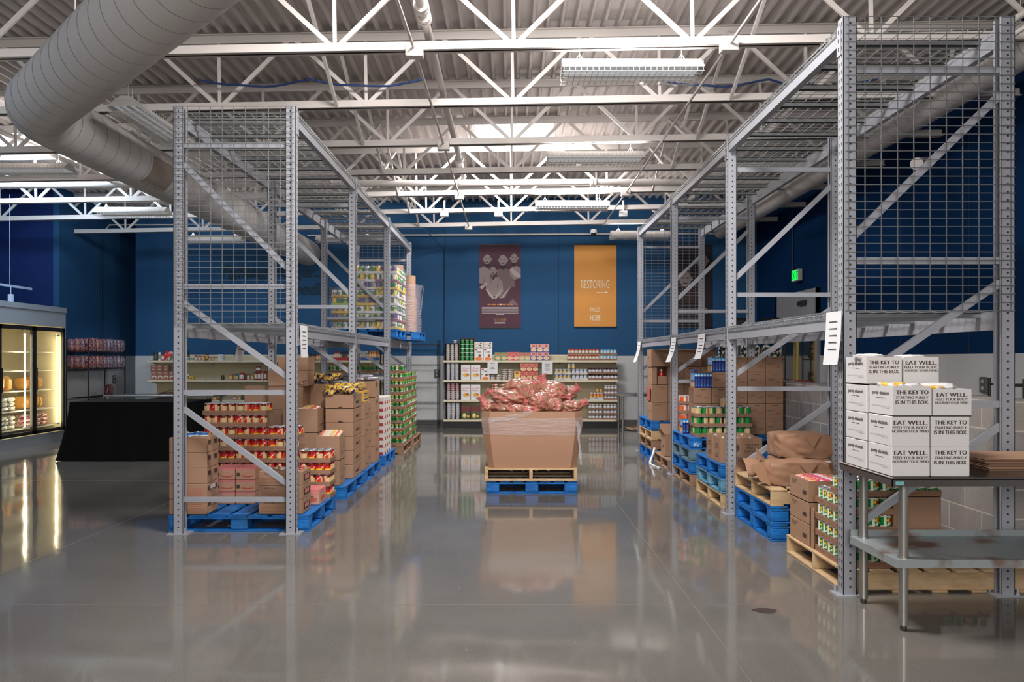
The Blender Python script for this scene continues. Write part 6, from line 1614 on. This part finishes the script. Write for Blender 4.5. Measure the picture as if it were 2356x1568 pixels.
# flattened cartons on the third shelf, far left
for i in range(3):
    b = MB(); b.add([(-.3, -.1, 0), (.3, -.1, .01), (.34, .25, .05 + .02 * i), (-.25, .25, .02), (-.3, -.1, .006), (.3, -.1, .016), (.34, .25, .056 + .02 * i), (-.25, .25, .026)], [(0, 3, 2, 1), (4, 5, 6, 7), (0, 1, 5, 4), (1, 2, 6, 5), (2, 3, 7, 6), (3, 0, 4, 7)])
    if i: b.add([(-.3, -.1, .02), (-.1, -.12, .09), (.05, .1, .13), (-.28, .1, .03)], [(0, 1, 2, 3)])
    tag(b.build('flattened_carton', CARD2 if i != 1 else M((90, 76, 66), .8), None, (C2(250 + i * 110), GY + .14, SZ[2] + .002 + i * .055), .1 * i), 'flattened carton heaped on the third left shelf, %s layer' % ORD[i + 1], 'cardboard', 'flattened cartons')
# goods at the right part of the left gondola (seen past the tall stacks), px via the 6.54x crop
def C1(cx): return at(540 + cx / 6.544, 0, GY)[0]
K1 = GY / F / 6.544
tag(put(pjar(.036, 105 * K1, 'dark'), 'bottle', (C1(1125), GY + .08, SZ[0] + .001)), 'dark red bottle standing above the other top shelf jars', 'bottle')
for i in range(9):
    tag(put(pjar(20 * K1, (92 if i < 5 else 60) * K1, ('sauce', 'brownjar', 'spice', 'orange', 'redtin')[i % 5]), 'jar', (C1(1160 + i * 37), GY + .07, SZ[0] + .001)), 'small sauce jar behind the rack, %s along the top shelf' % ORD[i + 1], 'jar', 'sauce jars behind the rack')
for q, (a, c_, n, kk, tc, d) in enumerate([(1480, 1585, 3, 'spice', M((190, 50, 60), .5), 'red'), (1590, 1695, 3, 'dark', M((190, 50, 60), .5), 'crimson'), (1700, 1740, 1, 'orange', M((190, 50, 60), .5), 'scarlet'), (1890, 2000, 3, 'greencan', M((40, 90, 160), .5), 'navy'), (2005, 2165, 4, 'orange', M((40, 90, 160), .5), 'blue')]):
    x0, x1 = C1(a), C1(c_); tray(x0, GY + .02, SZ[0] + .0008, x1 - x0, .12, '%s printed tray of jars on the left shelving top shelf' % d, 'printed trays', tc, 45 * K1)
    for i in range(n):
        w = (x1 - x0 - .01) / n; tag(put(pjar(min(.04, w * .47), 135 * K1, kk), 'jar', (x0 + .005 + w * (i + .5), GY + .075, SZ[0] + .005)), 'tall jar in the %s tray, %s from left, left shelving' % (d, ORD[i + 1]), 'jar', 'tall jars in printed trays')
for i in range(12):
    cx = 1385 + i * 66; tag(put(pjar(.034, (60 if i > 2 else 95) * K1, 'greencan' if i > 2 else 'redtin'), 'can_on_shelf' if 0 else 'shelf_can', (C1(cx), GY + .07, SZ[1] + .001)), 'small can behind the rack on second shelf, %s from left' % ORD[i + 1], 'can', 'cans behind the rack')

# ================================================================== black wire shelving units
def wire_unit(x, y, w, d, h, shelves, label, rz=0.0):
    root = empty('wire_shelving', (x, y, 0), label, 'shelving'); root.rotation_euler = (0, 0, rz)
    for a in (-w / 2, w / 2):
        for c in (-d / 2, d / 2): MB().cyl((0, 0, 0), (0, 0, h), .0135, n=10).build('post', BLACK, root, (a, c, 0))
    for z in shelves:
        b = MB()
        for c in (-d / 2, d / 2):
            b.bar((-w / 2, c, z), (w / 2, c, z), .006, .006); b.bar((-w / 2, c, z - .03), (w / 2, c, z - .03), .006, .006)
            n = int(w / .06)
            for k in range(n): xa = -w / 2 + w * k / n; b.bar((xa, c, z - .03 * (k % 2)), (xa + w / n, c, z - .03 * ((k + 1) % 2)), .003, .003)
        for a in (-w / 2, w / 2): b.bar((a, -d / 2, z), (a, d / 2, z), .006, .006); b.bar((a, -d / 2, z - .03), (a, d / 2, z - .03), .006, .006)
        for k in range(int(w / .04)): xa = -w / 2 + .02 + k * .04; b.bar((xa, -d / 2, z + .003), (xa, d / 2, z + .003), .003, .003)
        b.build('shelf', BLACK, root)
    return root
wire_unit(-2.165, 16.5, 1.24, .46, 1.92, (.12, .55, 1.0, 1.38, 1.82), 'empty black wire shelving between the left gondola and centre shelves')
SH = wire_unit(-8.58, 15.68, 1.42, .44, 1.90, (.15, .72, 1.29, 1.63), 'black wire shelving in the left corner holding snack bags', PI / 2)
CH = [M((92, 34, 84), .2, coat=.6), M((190, 110, 70), .25, coat=.5), M((170, 150, 160), .2, metal=.3), M((70, 30, 66), .2, coat=.6)]
CH2 = [M((92, 34, 84), .2, coat=.6), M((150, 138, 148), .2, metal=.3), M((170, 158, 166), .2, metal=.3), M((100, 60, 90), .2)]
for s, z in enumerate((1.637, 1.297)):
    for i in range(10):
        o = lump('chip_bag', .12, .17, .27 if s == 0 else .26, 500 + s * 20 + i, CH if i < 4 else CH2, 12, .14, 4, loc=(-8.40, 15.06 + i * .138, z), rz=.15 * (i % 3)); tag(o, 'purple topped snack bag, %s shelf of corner unit, %s from near end' % (('top', 'second')[s], ORD[i + 1]), 'bag', 'purple snack bags')
for s, z in enumerate((1.637, 1.297)):
    for i in range(3):
        o = lump('chip_bag', .12, .16, .26, 540 + s * 5 + i, CH, 12, .14, 4, loc=(-8.53 - i * .115, 15.07, z), rz=1.3); tag(o, 'purple topped snack bag at the near end, %s shelf, %s from the front' % (('top', 'second')[s], ORD[i + 2]), 'bag', 'purple snack bags')
o = lump('chip_bag', .12, .22, .22, 560, [M((110, 50, 60), .3, coat=.4), M((140, 100, 100), .3)], 12, .2, 4, loc=(-8.5, 16.0, .727)); tag(o, 'lone maroon bag on the lower shelf of the corner unit', 'bag')
# wall outlets
for (x, y, z, rz, l) in ((-8.88, 16.9, 1.05, PI / 2, 'grey outlet box on the white left wall behind shelving'), (-1.62, WY - .02, 1.18, 0, 'grey outlet box on the white back wall beside centre shelves'), (RX - .03, 8.75, 1.2, -PI / 2, 'dark outlet box on the white right wall')):
    b = MB(); b.cbox(-.06, .06, -.03, .0, -.09, .09, .006); [b.cyl((0, -.032, q), (0, -.03, q), .025, n=12, mi=1) for q in (-.04, .04)]
    tag(b.build('outlet_box', [M((84, 84, 86), .5), M((170, 168, 166), .5)], None, (x, y, z), rz), l, 'outlet')

# ================================================================== table with black cloth, steel table behind
x0, x1, y0, y1, zt_ = -6.50, -4.75, 11.15, 12.0, .865
root = empty('draped_table', ((x0 + x1) / 2, (y0 + y1) / 2, 0), 'folding table hidden under a black cloth left of the rack', 'table')
b = MB(); b.box(-.87, .87, -.42, .42, .83, .855); b.build('table_top', OFFWHITE, root)
for a in (-.78, .78):
    for c in (-.34, .34): MB().cyl((0, 0, 0), (0, 0, .83), .015).build('leg', BLACK, root, (a, c, 0))
b = MB(); N = 200; per = []; W, D_ = .88, .43
for k in range(N):
    t = k / N * 4; s_ = int(t); f = t - s_; P = [(-W, -D_), (W, -D_), (W, D_), (-W, D_)]; a, c = P[s_], P[(s_ + 1) % 4]; per.append((a[0] + (c[0] - a[0]) * f, a[1] + (c[1] - a[1]) * f))
NZ = 14; vs = []
for j in range(NZ + 1):
    t = j / NZ
    for k, (x, y) in enumerate(per):
        q = k / N * 2 * PI; n_ = (math.sin(q * 17) * .35 + math.sin(q * 29 + 1) * .4 + noise.noise(Vector((math.cos(q) * 5, math.sin(q) * 5, 0))) * .9) * .035 * t
        dx = (x / W) ** 3 * (.14 * t ** 1.5 + n_); dy = (y / D_) ** 3 * (.09 * t ** 1.5 + n_)
        vs.append((x + dx, y + dy, .862 - (.855) * t + (.004 if 0 < t < 1 else 0)))
b.add(vs, [(j * N + k, (j + 1) * N + k, (j + 1) * N + (k + 1) % N, j * N + (k + 1) % N) for j in range(NZ) for k in range(N)], 0, True)
b.add(vs[:N], [tuple(range(N))], 0)
tag(b.build('black_tablecloth', CLOTH, None, ((x0 + x1) / 2, (y0 + y1) / 2, .002)), 'floor-length black tablecloth left of the rack', 'tablecloth')
root = empty('steel_table', (-6.2, 13.6, 0), 'narrow steel table behind the black draped table', 'table')
b = MB(); b.cbox(-.98, .98, -.3, .3, .82, .86, .01); b.build('table_top', STEEL, root)
for a in (-.9, .9):
    for c in (-.25, .25): MB().cyl((0, 0, 0), (0, 0, .82), .02).build('leg', STEEL, root, (a, c, 0))

# ================================================================== glass door freezer on the left wall
FZX = -8.3; FY1 = 14.1; FH = 2.45
root = empty('glass_door_freezer', (FZX, 11.4, 0), 'walk-in freezer with lit glass doors along the left side', 'freezer'); O = Vector((FZX, 11.4, 0))
PANEL = M((150, 158, 168), .45, var=.03)
def fb(x0, x1, y0, y1, z0, z1, name, m): b = MB(); b.box(x0 - O.x, x1 - O.x, y0 - O.y, y1 - O.y, z0, z1); return b.build(name, m, root)
FY0 = 8.6
fb(-10.6, FZX, FY0, FY1, 2.09, FH, 'top_panel', PANEL); fb(-10.6, FZX, FY0, FY1, 0, .17, 'base_plinth', PANEL); fb(-9.5, FZX, FY1 - .07, FY1, .17, 2.09, 'side_panel', PANEL)
fb(FZX - .001, FZX + .012, FY0, FY1 + .01, 2.36, FH + .004, 'top_trim', PANEL)
INNER = M((222, 210, 170), .5, var=.03)
b = MB(); X0_, X1_ = -9.15 - O.x, -.02; Ya, Yb = FY0 - O.y, FY1 - .08 - O.y
b.add([(X0_, Ya, .17), (X0_, Yb, .17), (X0_, Yb, 2.09), (X0_, Ya, 2.09)], [(0, 1, 2, 3)]); b.add([(X0_, Yb, .17), (X1_, Yb, .17), (X1_, Yb, 2.09), (X0_, Yb, 2.09)], [(0, 1, 2, 3)])
b.add([(X0_, Ya, .172), (X1_, Ya, .172), (X1_, Yb, .172), (X0_, Yb, .172)], [(0, 1, 2, 3)]); b.add([(X0_, Ya, 2.088), (X1_, Ya, 2.088), (X1_, Yb, 2.088), (X0_, Yb, 2.088)], [(0, 1, 2, 3)])
b.build('inner_lining', INNER, root)
LEDW = bpy.data.materials.new('warm_light_tube'); LEDW.use_nodes = True; _b = LEDW.node_tree.nodes['Principled BSDF']; _b.inputs['Emission Color'].default_value = (1.0, .86, .55, 1); _b.inputs['Emission Strength'].default_value = 30
ND_ = 6; DW = (FY1 - .07 - FY0) / ND_
for k in range(ND_):
    ya, yb = FY1 - .07 - (k + 1) * DW, FY1 - .07 - k * DW; b = MB(); fw = .06
    for (p, q, r_, s_) in ((ya, ya + fw, .19, 2.07), (yb - fw, yb, .19, 2.07), (ya, yb, .19, .25), (ya, yb, 2.0, 2.07)): b.box(-.012, .03, p - O.y + .003, q - O.y - .003, r_, s_)
    d_ = b.build('door', BLACK, root)
    g = MB(); g.box(.004, .010, ya + fw - O.y, yb - fw - O.y, .25, 2.0); g.build('glass_pane', GLASS, d_)
    hh = MB(); hh.bar((.055, ya + .03 - O.y, .95), (.055, ya + .03 - O.y, 1.35), .02, .015); hh.bar((.03, ya + .03 - O.y, .96), (.055, ya + .03 - O.y, .96), .01, .01); hh.bar((.03, ya + .03 - O.y, 1.34), (.055, ya + .03 - O.y, 1.34), .01, .01); hh.build('handle', M((60, 60, 62), .4, metal=.6), d_)
    if k < 3:
        t = MB(); t.cyl((-.06, yb - fw - .06 - O.y, .30), (-.06, yb - fw - .06 - O.y, 1.95), .011 if k else .006, n=8); t.build('light_tube', LEDW, root)
        t = MB(); [t.box(-.08, -.03, yb - fw - .10 - O.y, yb - fw - .02 - O.y, z, z + .025) for z in (.30, 1.92)]; t.build('lamp_bracket', INNER, root)
b = MB()
SHZ = (.29, .61, .95, 1.30, 1.63)
for z in SHZ: b.box(-.80, -.16, FY0 - O.y + .02, FY1 - .1 - O.y, z - .02, z)
sh = b.build('shelf', M((206, 200, 180), .5), root)
R = random.Random(12)
YB = [M((226, 170, 70), .3, coat=.5, var=.2), M((214, 150, 60), .3, coat=.5), M((232, 190, 90), .3, coat=.5)]
WB = [M((226, 222, 200), .25, coat=.6), M((150, 150, 140), .3, coat=.5), M((236, 230, 210), .25, coat=.6)]
PB = [M((190, 110, 90), .3, coat=.6), M((226, 200, 190), .25, coat=.6), M((150, 70, 60), .3, coat=.6)]
def fbag(k, j, i, kind, w, d, h, x, y, z): 
    o = lump('frozen_food_bag', w, d, h, R.randrange(9999), kind, 12, .16, 3, rz=R.uniform(-.3, .3), loc=(x, y, z))
    tag(o, '%s frozen food bag, freezer door %s, %s shelf up, %s bag' % ('yellow' if kind is YB else 'white' if kind is WB else 'pinkish', ORD[k + 1] + ' from back', ORD[j + 1], ORD[i + 1]), 'bag', 'frozen food bags')
for k in range(3):
    yb = FY1 - .14 - k * DW
    for j, z in enumerate(SHZ[:3]):
        kind = [PB, YB, YB][j] if k == 0 else [WB, WB, YB][j] if k == 1 else [WB, YB, WB][j]
        if kind is None: continue
        i = 0
        if kind is YB and k == 0:
            for q in range(5): fbag(k, j, i, kind, .30, .085, .22, -8.66, yb - .32 - q * .095 + .1, z + .0); i += 1
        elif kind is YB:
            for q in range(3): fbag(k, j, i, kind, .30, .2, .24, -8.66, yb - .25 - q * .19 + .05, z); i += 1
        else:
            for q in range(3):
                for t in range(3): fbag(k, j, i, kind, .30, .22, .085, -8.62, yb - .25 - q * .19 + .05, z + t * .075); i += 1
# bits on top of the freezer
b = MB(); b.box(-.012, .012, -.9, .9, -.02, .02); b.bar((0, .3, .02), (0, .3, 1.6), .008, .008)
tag(b.build('suspended_rail', M((180, 200, 225), .4), None, (-8.75, 12.9, 2.78)), 'suspended metal rail with rod above the freezer', 'rail')
b = MB(); b.box(-.04, .04, -.02, .02, 0, .16); b.bar((0, 0, .16), (0, 0, .3), .01, .01); tag(b.build('hanging_bracket', M((190, 205, 225), .4), None, (-8.6, 13.0, FH + .005)), 'small metal bracket standing on the freezer top', 'bracket')

# ================================================================== banners on the back wall
def banner(px0, px1, py0, py1, label, col, paint, mats, top=True):
    xa, zb_ = at(px0, py0, WY); xb, za = at(px1, py1, WY); w_, h_ = xb - xa, zb_ - za
    root = empty('wall_banner', ((xa + xb) / 2, WY - .015, za), label, 'banner', 'banners on the back wall')
    b = MB(); N = 12; vs = []
    for i in range(N + 1):
        for j in range(2): vs.append((-w_ / 2 + w_ * j, -.004 - .004 * math.sin(i / N * PI), h_ * i / N))
    b.add(vs, [(2 * i, 2 * i + 1, 2 * i + 3, 2 * i + 2) for i in range(N)], 0); b.box(-w_ / 2, w_ / 2, -.003, -.001, 0, h_, 0)
    fr = frame((-w_ / 2, -.009, 0), (1, 0, 0), (0, 0, 1))
    paint(b, fr, w_, h_); b.build('printed_cloth', [col] + mats, root)
    for z in (-.012, h_ - .008): q = MB(); q.box(-w_ / 2 - .008, w_ / 2 + .008, -.018, .0, z, z + .024); q.build('hanging_rod', BLACK, root)
    return root
BM = [M(c, .7, var=0) for c in ((244, 228, 200), (88, 60, 66), (118, 98, 100), (150, 134, 134), (56, 38, 44), (196, 130, 60), (214, 206, 208), (182, 168, 166))]
def p_orange(b, fr, w, h):
    b.decal(fr, 't', (w * .5, h * .52, h * .10, 'RESTORING', -.005, .46), 1)
    b.decal(fr, 'r', (w * .53, w * .76, h * .418, h * .424), 1); b.decal(fr, 'p', [(w * .74, h * .408), (w * .80, h * .421), (w * .74, h * .434)], 1)
    b.decal(fr, 't', (w * .5, h * .212, h * .055, 'FACES', -.005, .55), 1); b.decal(fr, 't', (w * .5, h * .163, h * .012, 'of', 0, 1), 1); b.decal(fr, 't', (w * .5, h * .112, h * .07, 'HOPE', .01, .5), 1); b.decal(fr, 'r', (w * .4, w * .6, h * .045, h * .048), 1)
banner(1321, 1418, 563, 752, 'orange banner reading RESTORING with an arrow on the back wall', M((226, 156, 76), .7, var=.05, scale=1), p_orange, BM)
def face(b, fr, w, h, x, y, s, skin=(7, 4)):
    E = lambda a, c, ra, rb, m: b.decal(fr, 'e', (w * x + a * s, h * y + c * s, ra * s, rb * s), m)
    E(0, .18, 1.0, 1.15, 5); E(-.98, -.1, .16, .3, 4); E(.98, -.1, .16, .3, 4); E(0, -.1, .90, 1.2, 4)
    o, u, v, n = fr; fr2 = (o + n * .0007, u, v, n)
    E2 = lambda a, c, ra, rb, m: b.decal(fr2, 'e', (w * x + a * s, h * y + c * s, ra * s, rb * s), m)
    E2(.22, -.05, .62, .95, 4); E2(-.38, .05, .26, .11, 5); E2(.38, .05, .26, .11, 5); E2(0, -.75, .4, .12, 5); E2(0, .6, .6, .25, 4)
    fr3 = (o + n * .0014, u, v, n)
    for q in (-.38, .38): b.decal(fr3, 'e', (w * x + q * s, h * y + .03 * s, .07 * s, .04 * s), 8)
    b.decal(fr3, 'p', [(w * x - .05 * s, h * y), (w * x + .16 * s, h * y - .38 * s), (w * x - .16 * s, h * y - .40 * s)], 4)
def p_family(b, fr, w, h):
    P = lambda pts, m, k=0: b.decal((fr[0] + fr[3] * .0003 * k, fr[1], fr[2], fr[3]), 'p', [(w * a, h * c) for a, c in pts], m)
    P([(.42, .70), (.62, .73), (.74, .68), (.84, .60), (.86, .50), (.76, .48), (.62, .36), (.48, .35), (.44, .5)], 3, 1)
    P([(0, .72), (.16, .75), (.28, .68), (.26, .56), (.18, .52), (0, .54)], 4, 2)
    P([(.74, .70), (.84, .76), (1, .72), (1, .60), (.84, .58), (.74, .64)], 4, 2); P([(.72, .70), (.80, .72), (1, .63), (1, .60), (.86, .62)], 8, 3)
    P([(.16, .58), (.30, .61), (.46, .61), (.56, .55), (.58, .44), (.50, .38), (.24, .38), (.16, .46)], 4, 4)
    P([(.14, .47), (.20, .46), (.34, .37), (.36, .35), (.30, .355)], 8, 5); P([(.56, .47), (.50, .45), (.38, .37), (.36, .35), (.42, .355)], 8, 5); P([(.76, .50), (.70, .47), (.55, .38), (.50, .36), (.58, .365)], 8, 5)
    P([(.0, .49), (.18, .55), (.2, .53), (.06, .46)], 8, 5); P([(.66, .27), (.80, .35), (.90, .30), (.94, .27)], 3, 1)
    for a, c, s in ((.19, .755, .05), (.57, .735, .07), (.84, .77, .045), (.33, .615, .04)): P([(a - s, c + .03), (a + s, c + .03), (a + s * 1.2, c - .02), (a, c - .035), (a - s * 1.2, c - .02)], 5, 5)
    for a, c in ((.30, .66), (.34, .70), (.46, .60), (.62, .66), (.70, .62), (.12, .62)): P([(a, c), (a + .012, c), (a - .02, c - .12), (a - .035, c - .12)], 3, 6)
    for a, c, s in ((.19, .83, .10), (.57, .82, .112), (.84, .84, .095), (.33, .69, .088)): face(b, (fr[0] + fr[3] * .003, fr[1], fr[2], fr[3]), w, h, a, c, s * w)
    for q, (xa, xb) in enumerate(((.20, .27), (.29, .41), (.43, .49), (.56, .65), (.67, .72), (.74, .81))): b.decal(fr, 'r', (w * xa, w * xb, h * .273, h * .290), 6)
    b.decal(fr, 'r', (w * .50, w * .55, h * .272, h * .291), 7)
    for q in range(7): L = .44 if q < 6 else .1; b.decal(fr, 'r', (w * (.5 - L), w * (.5 + L), h * (.245 - q * .0145), h * (.250 - q * .0145)), 7)
    b.decal(fr, 't', (w * .42, h * .095, h * .036, 'FACES', .0, .42), 6); b.decal(fr, 't', (w * .508, h * .095, h * .010, 'of', 0, .8), 7); b.decal(fr, 't', (w * .59, h * .095, h * .036, 'HOPE', .008, .45), 6)
    for q in range(6): b.decal(fr, 'r', (w * (.37 + q * .045), w * (.405 + q * .045), h * .064, h * .069), 7); b.decal(fr, 'r', (w * (.37 + q * .045), w * (.395 + q * .045), h * .051, h * .056), 7)
banner(1103, 1198, 563, 754, 'dark maroon banner with portraits of four people on the back wall', M((82, 46, 62), .7, var=.05, scale=1), p_family, BM)
def p_elder(b, fr, w, h):
    b.decal(fr, 'p', [(w * .15, h * .40), (w * .3, h * .53), (w * .5, h * .56), (w * .7, h * .52), (w * .85, h * .38), (w * .8, h * .30), (w * .2, h * .30)], 5)
    face(b, (fr[0] + fr[3] * .003, fr[1], fr[2], fr[3]), w, h, .36, .60, .155 * w); face(b, (fr[0] + fr[3] * .003, fr[1], fr[2], fr[3]), w, h, .76, .82, .14 * w)
    for q in range(5): b.decal(fr, 'r', (w * .12, w * .88, h * (.23 - q * .016), h * (.236 - q * .016)), 7)
    b.decal(fr, 't', (w * .5, h * .08, h * .03, 'FACES of HOPE', 0, .42), 6)
banner(1541, 1638, 565, 753, 'near-black banner with an elderly face, behind the right rack', M((34, 28, 36), .7, var=.05, scale=1), p_elder, BM)
# script lettering on the back wall
SCR = M((20, 50, 62), .7, var=0)
for txt, xa_, xb_, yy, h in (('Fighting Hunger...', 510, 745, 628, .36), ('Feeding', 660, 772, 668, .36)):
    (xa, z), (xb, _) = at(xa_, yy, WY), at(xb_, yy, WY)
    b = MB(); fr = frame((0, 0, 0), (1, 0, 0), (0, 0, 1)); tv, tf, asp = text_geo(txt, .012, .35); W_ = xb - xa
    vs = [(tx * W_, -.02, ty * h) for tx, ty in tv]; n = len(vs); b.add(vs, tf); 
    tag(b.build('wall_lettering', SCR, None, ((xa + xb) / 2, WY - .003, z)), 'dark green script wall lettering reading ' + txt.replace('...', ''), 'lettering')

# ================================================================== exit door, exit sign, rack of bags at the right
root = struct(bpy.data.objects.new('door_1', None)); COL.objects.link(root); root.location = (RX, 14.5, 0)
FRG = M((150, 152, 156), .45)
b = MB(); b.box(-.06, 0, -1.06, -.98, 0, 2.78); b.box(-.06, 0, .98, 1.06, 0, 2.78); b.box(-.06, 0, -1.06, 1.06, 2.12, 2.78); b.box(-.07, -.06, -.95, -.02, 2.2, 2.7); b.build('door_frame', FRG, root)
DG = M((44, 44, 30), .04, var=0, coat=1.0); GOLDF = M((190, 164, 84), .35, metal=.4)
for s in (-1, 1):
    ya, yb = (-.96, -.02) if s < 0 else (.02, .96)
    b = MB(); b.box(-.05, -.01, ya, ya + .09, 0, 2.1); b.box(-.05, -.01, yb - .09, yb, 0, 2.1); b.box(-.05, -.01, ya, yb, 0, .25); b.box(-.05, -.01, ya, yb, 2.0, 2.1); lf = b.build('door_leaf', GOLDF, root)
    b = MB(); b.box(-.035, -.025, ya + .09, yb - .09, .25, 2.0); b.build('glass_pane', DG, lf)
    b = MB(); b.box(-.10, -.06, ya + .05, yb - .05, 1.02, 1.10); b.build('push_bar', M((150, 60, 56), .4) if s < 0 else FRG, lf)
b = MB(); b.cbox(-.14, -.05, -.62, -.3, 2.5, 2.58, .01); b.build('door_closer', M((40, 38, 36), .4), root)
o = empty('exit_sign', (RX - .03, 14.35, 2.98), 'lit green exit sign above the right hand doors', 'sign')
b = MB(); b.cbox(-.09, 0, -.16, .16, 0, .22, .008); b.build('housing', M((180, 184, 176), .5), o)
b = MB(); b.box(-.093, -.091, -.145, .145, .02, .20, 0); b.decal(frame((-.0935, .145, .02), (0, -1, 0), (0, 0, 1)), 't', (.145, .09, .13, 'EXIT', .02, .85), 1)
b.build('lit_face', [M((10, 230, 70), .4, var=0, emit=1.3), M((6, 60, 20), .5, var=0)], o)
root = empty('display_rack', (4.65, 14.6, 0), 'tall dark display rack of white bags before the exit doors', 'rack')
for a in (-.62, .62):
    for c in (-.2, .2): MB().cyl((0, 0, 0), (0, 0, 2.1), .014).build('post', BLACK, root, (a, c, 0))
for z in (.5, 1.0, 1.5, 2.0): b = MB(); b.box(-.62, .62, -.2, .2, z - .02, z); b.build('shelf', BLACK, root)
LB = [M((40, 36, 34), .5), M((214, 208, 196), .5), M((200, 194, 180), .5), M((40, 36, 34), .5)]
for s, z in enumerate((1.0, 1.5)):
    for i in range(6): o = lump('white_bag', .17, .14, .27, 600 + i + s * 9, LB, 12, .15, 2, loc=(4.12 + i * .21, 14.55, z)); tag(o, 'white bag with dark handles, %s shelf of display rack, %s from left' % (('lower', 'upper')[s], ORD[i + 1]), 'bag', 'white bags on the display rack')
for i, x in enumerate((4.35, 4.98)):
    b = MB(); b.box(-.18, .18, 0, .02, 0, .28, 0); b.box(-.13, .13, -.002, 0, .04, .24, 1); tag(b.build('picture_frame', [BLACK, M((60, 62, 66), .3)], None, (x, 14.36, 2.002)), 'dark framed picture standing on the display rack, %s one' % ('left', 'right')[i], 'picture', 'framed pictures')

b = MB(); b.add([(1.52 + .07 * math.cos(t * .45) * (1 + .2 * math.sin(t * 1.3)), 4.48 + .05 * math.sin(t * .45), .0008) for t in range(14)], [tuple(range(14))]); struct(b.build('trim_6', M((62, 56, 52), .25)))
BCAB = M((36, 60, 110), .5, var=0)
for k, (xa, xb, Y, lab) in enumerate([(-3.3, -0.9, 8.0, 'blue data cable sagging over the second joist, left part'), (1.6, 3.9, 8.0, 'blue data cable sagging over the second joist, right part'), (3.9, 5.3, 4.9, 'bundle of blue cables high above the right rack')]):
    pts = [(xa + (xb - xa) * i / 24, Y + .02 * math.sin(i), 4.98 - .07 * math.sin(PI * ((i % 12) / 12)) - (.25 if k == 2 else .52)) for i in range(25)]
    tag(MB().sweep(pts, .012 if k < 2 else .03, 8).build('data_cable', BCAB), lab, 'cable')
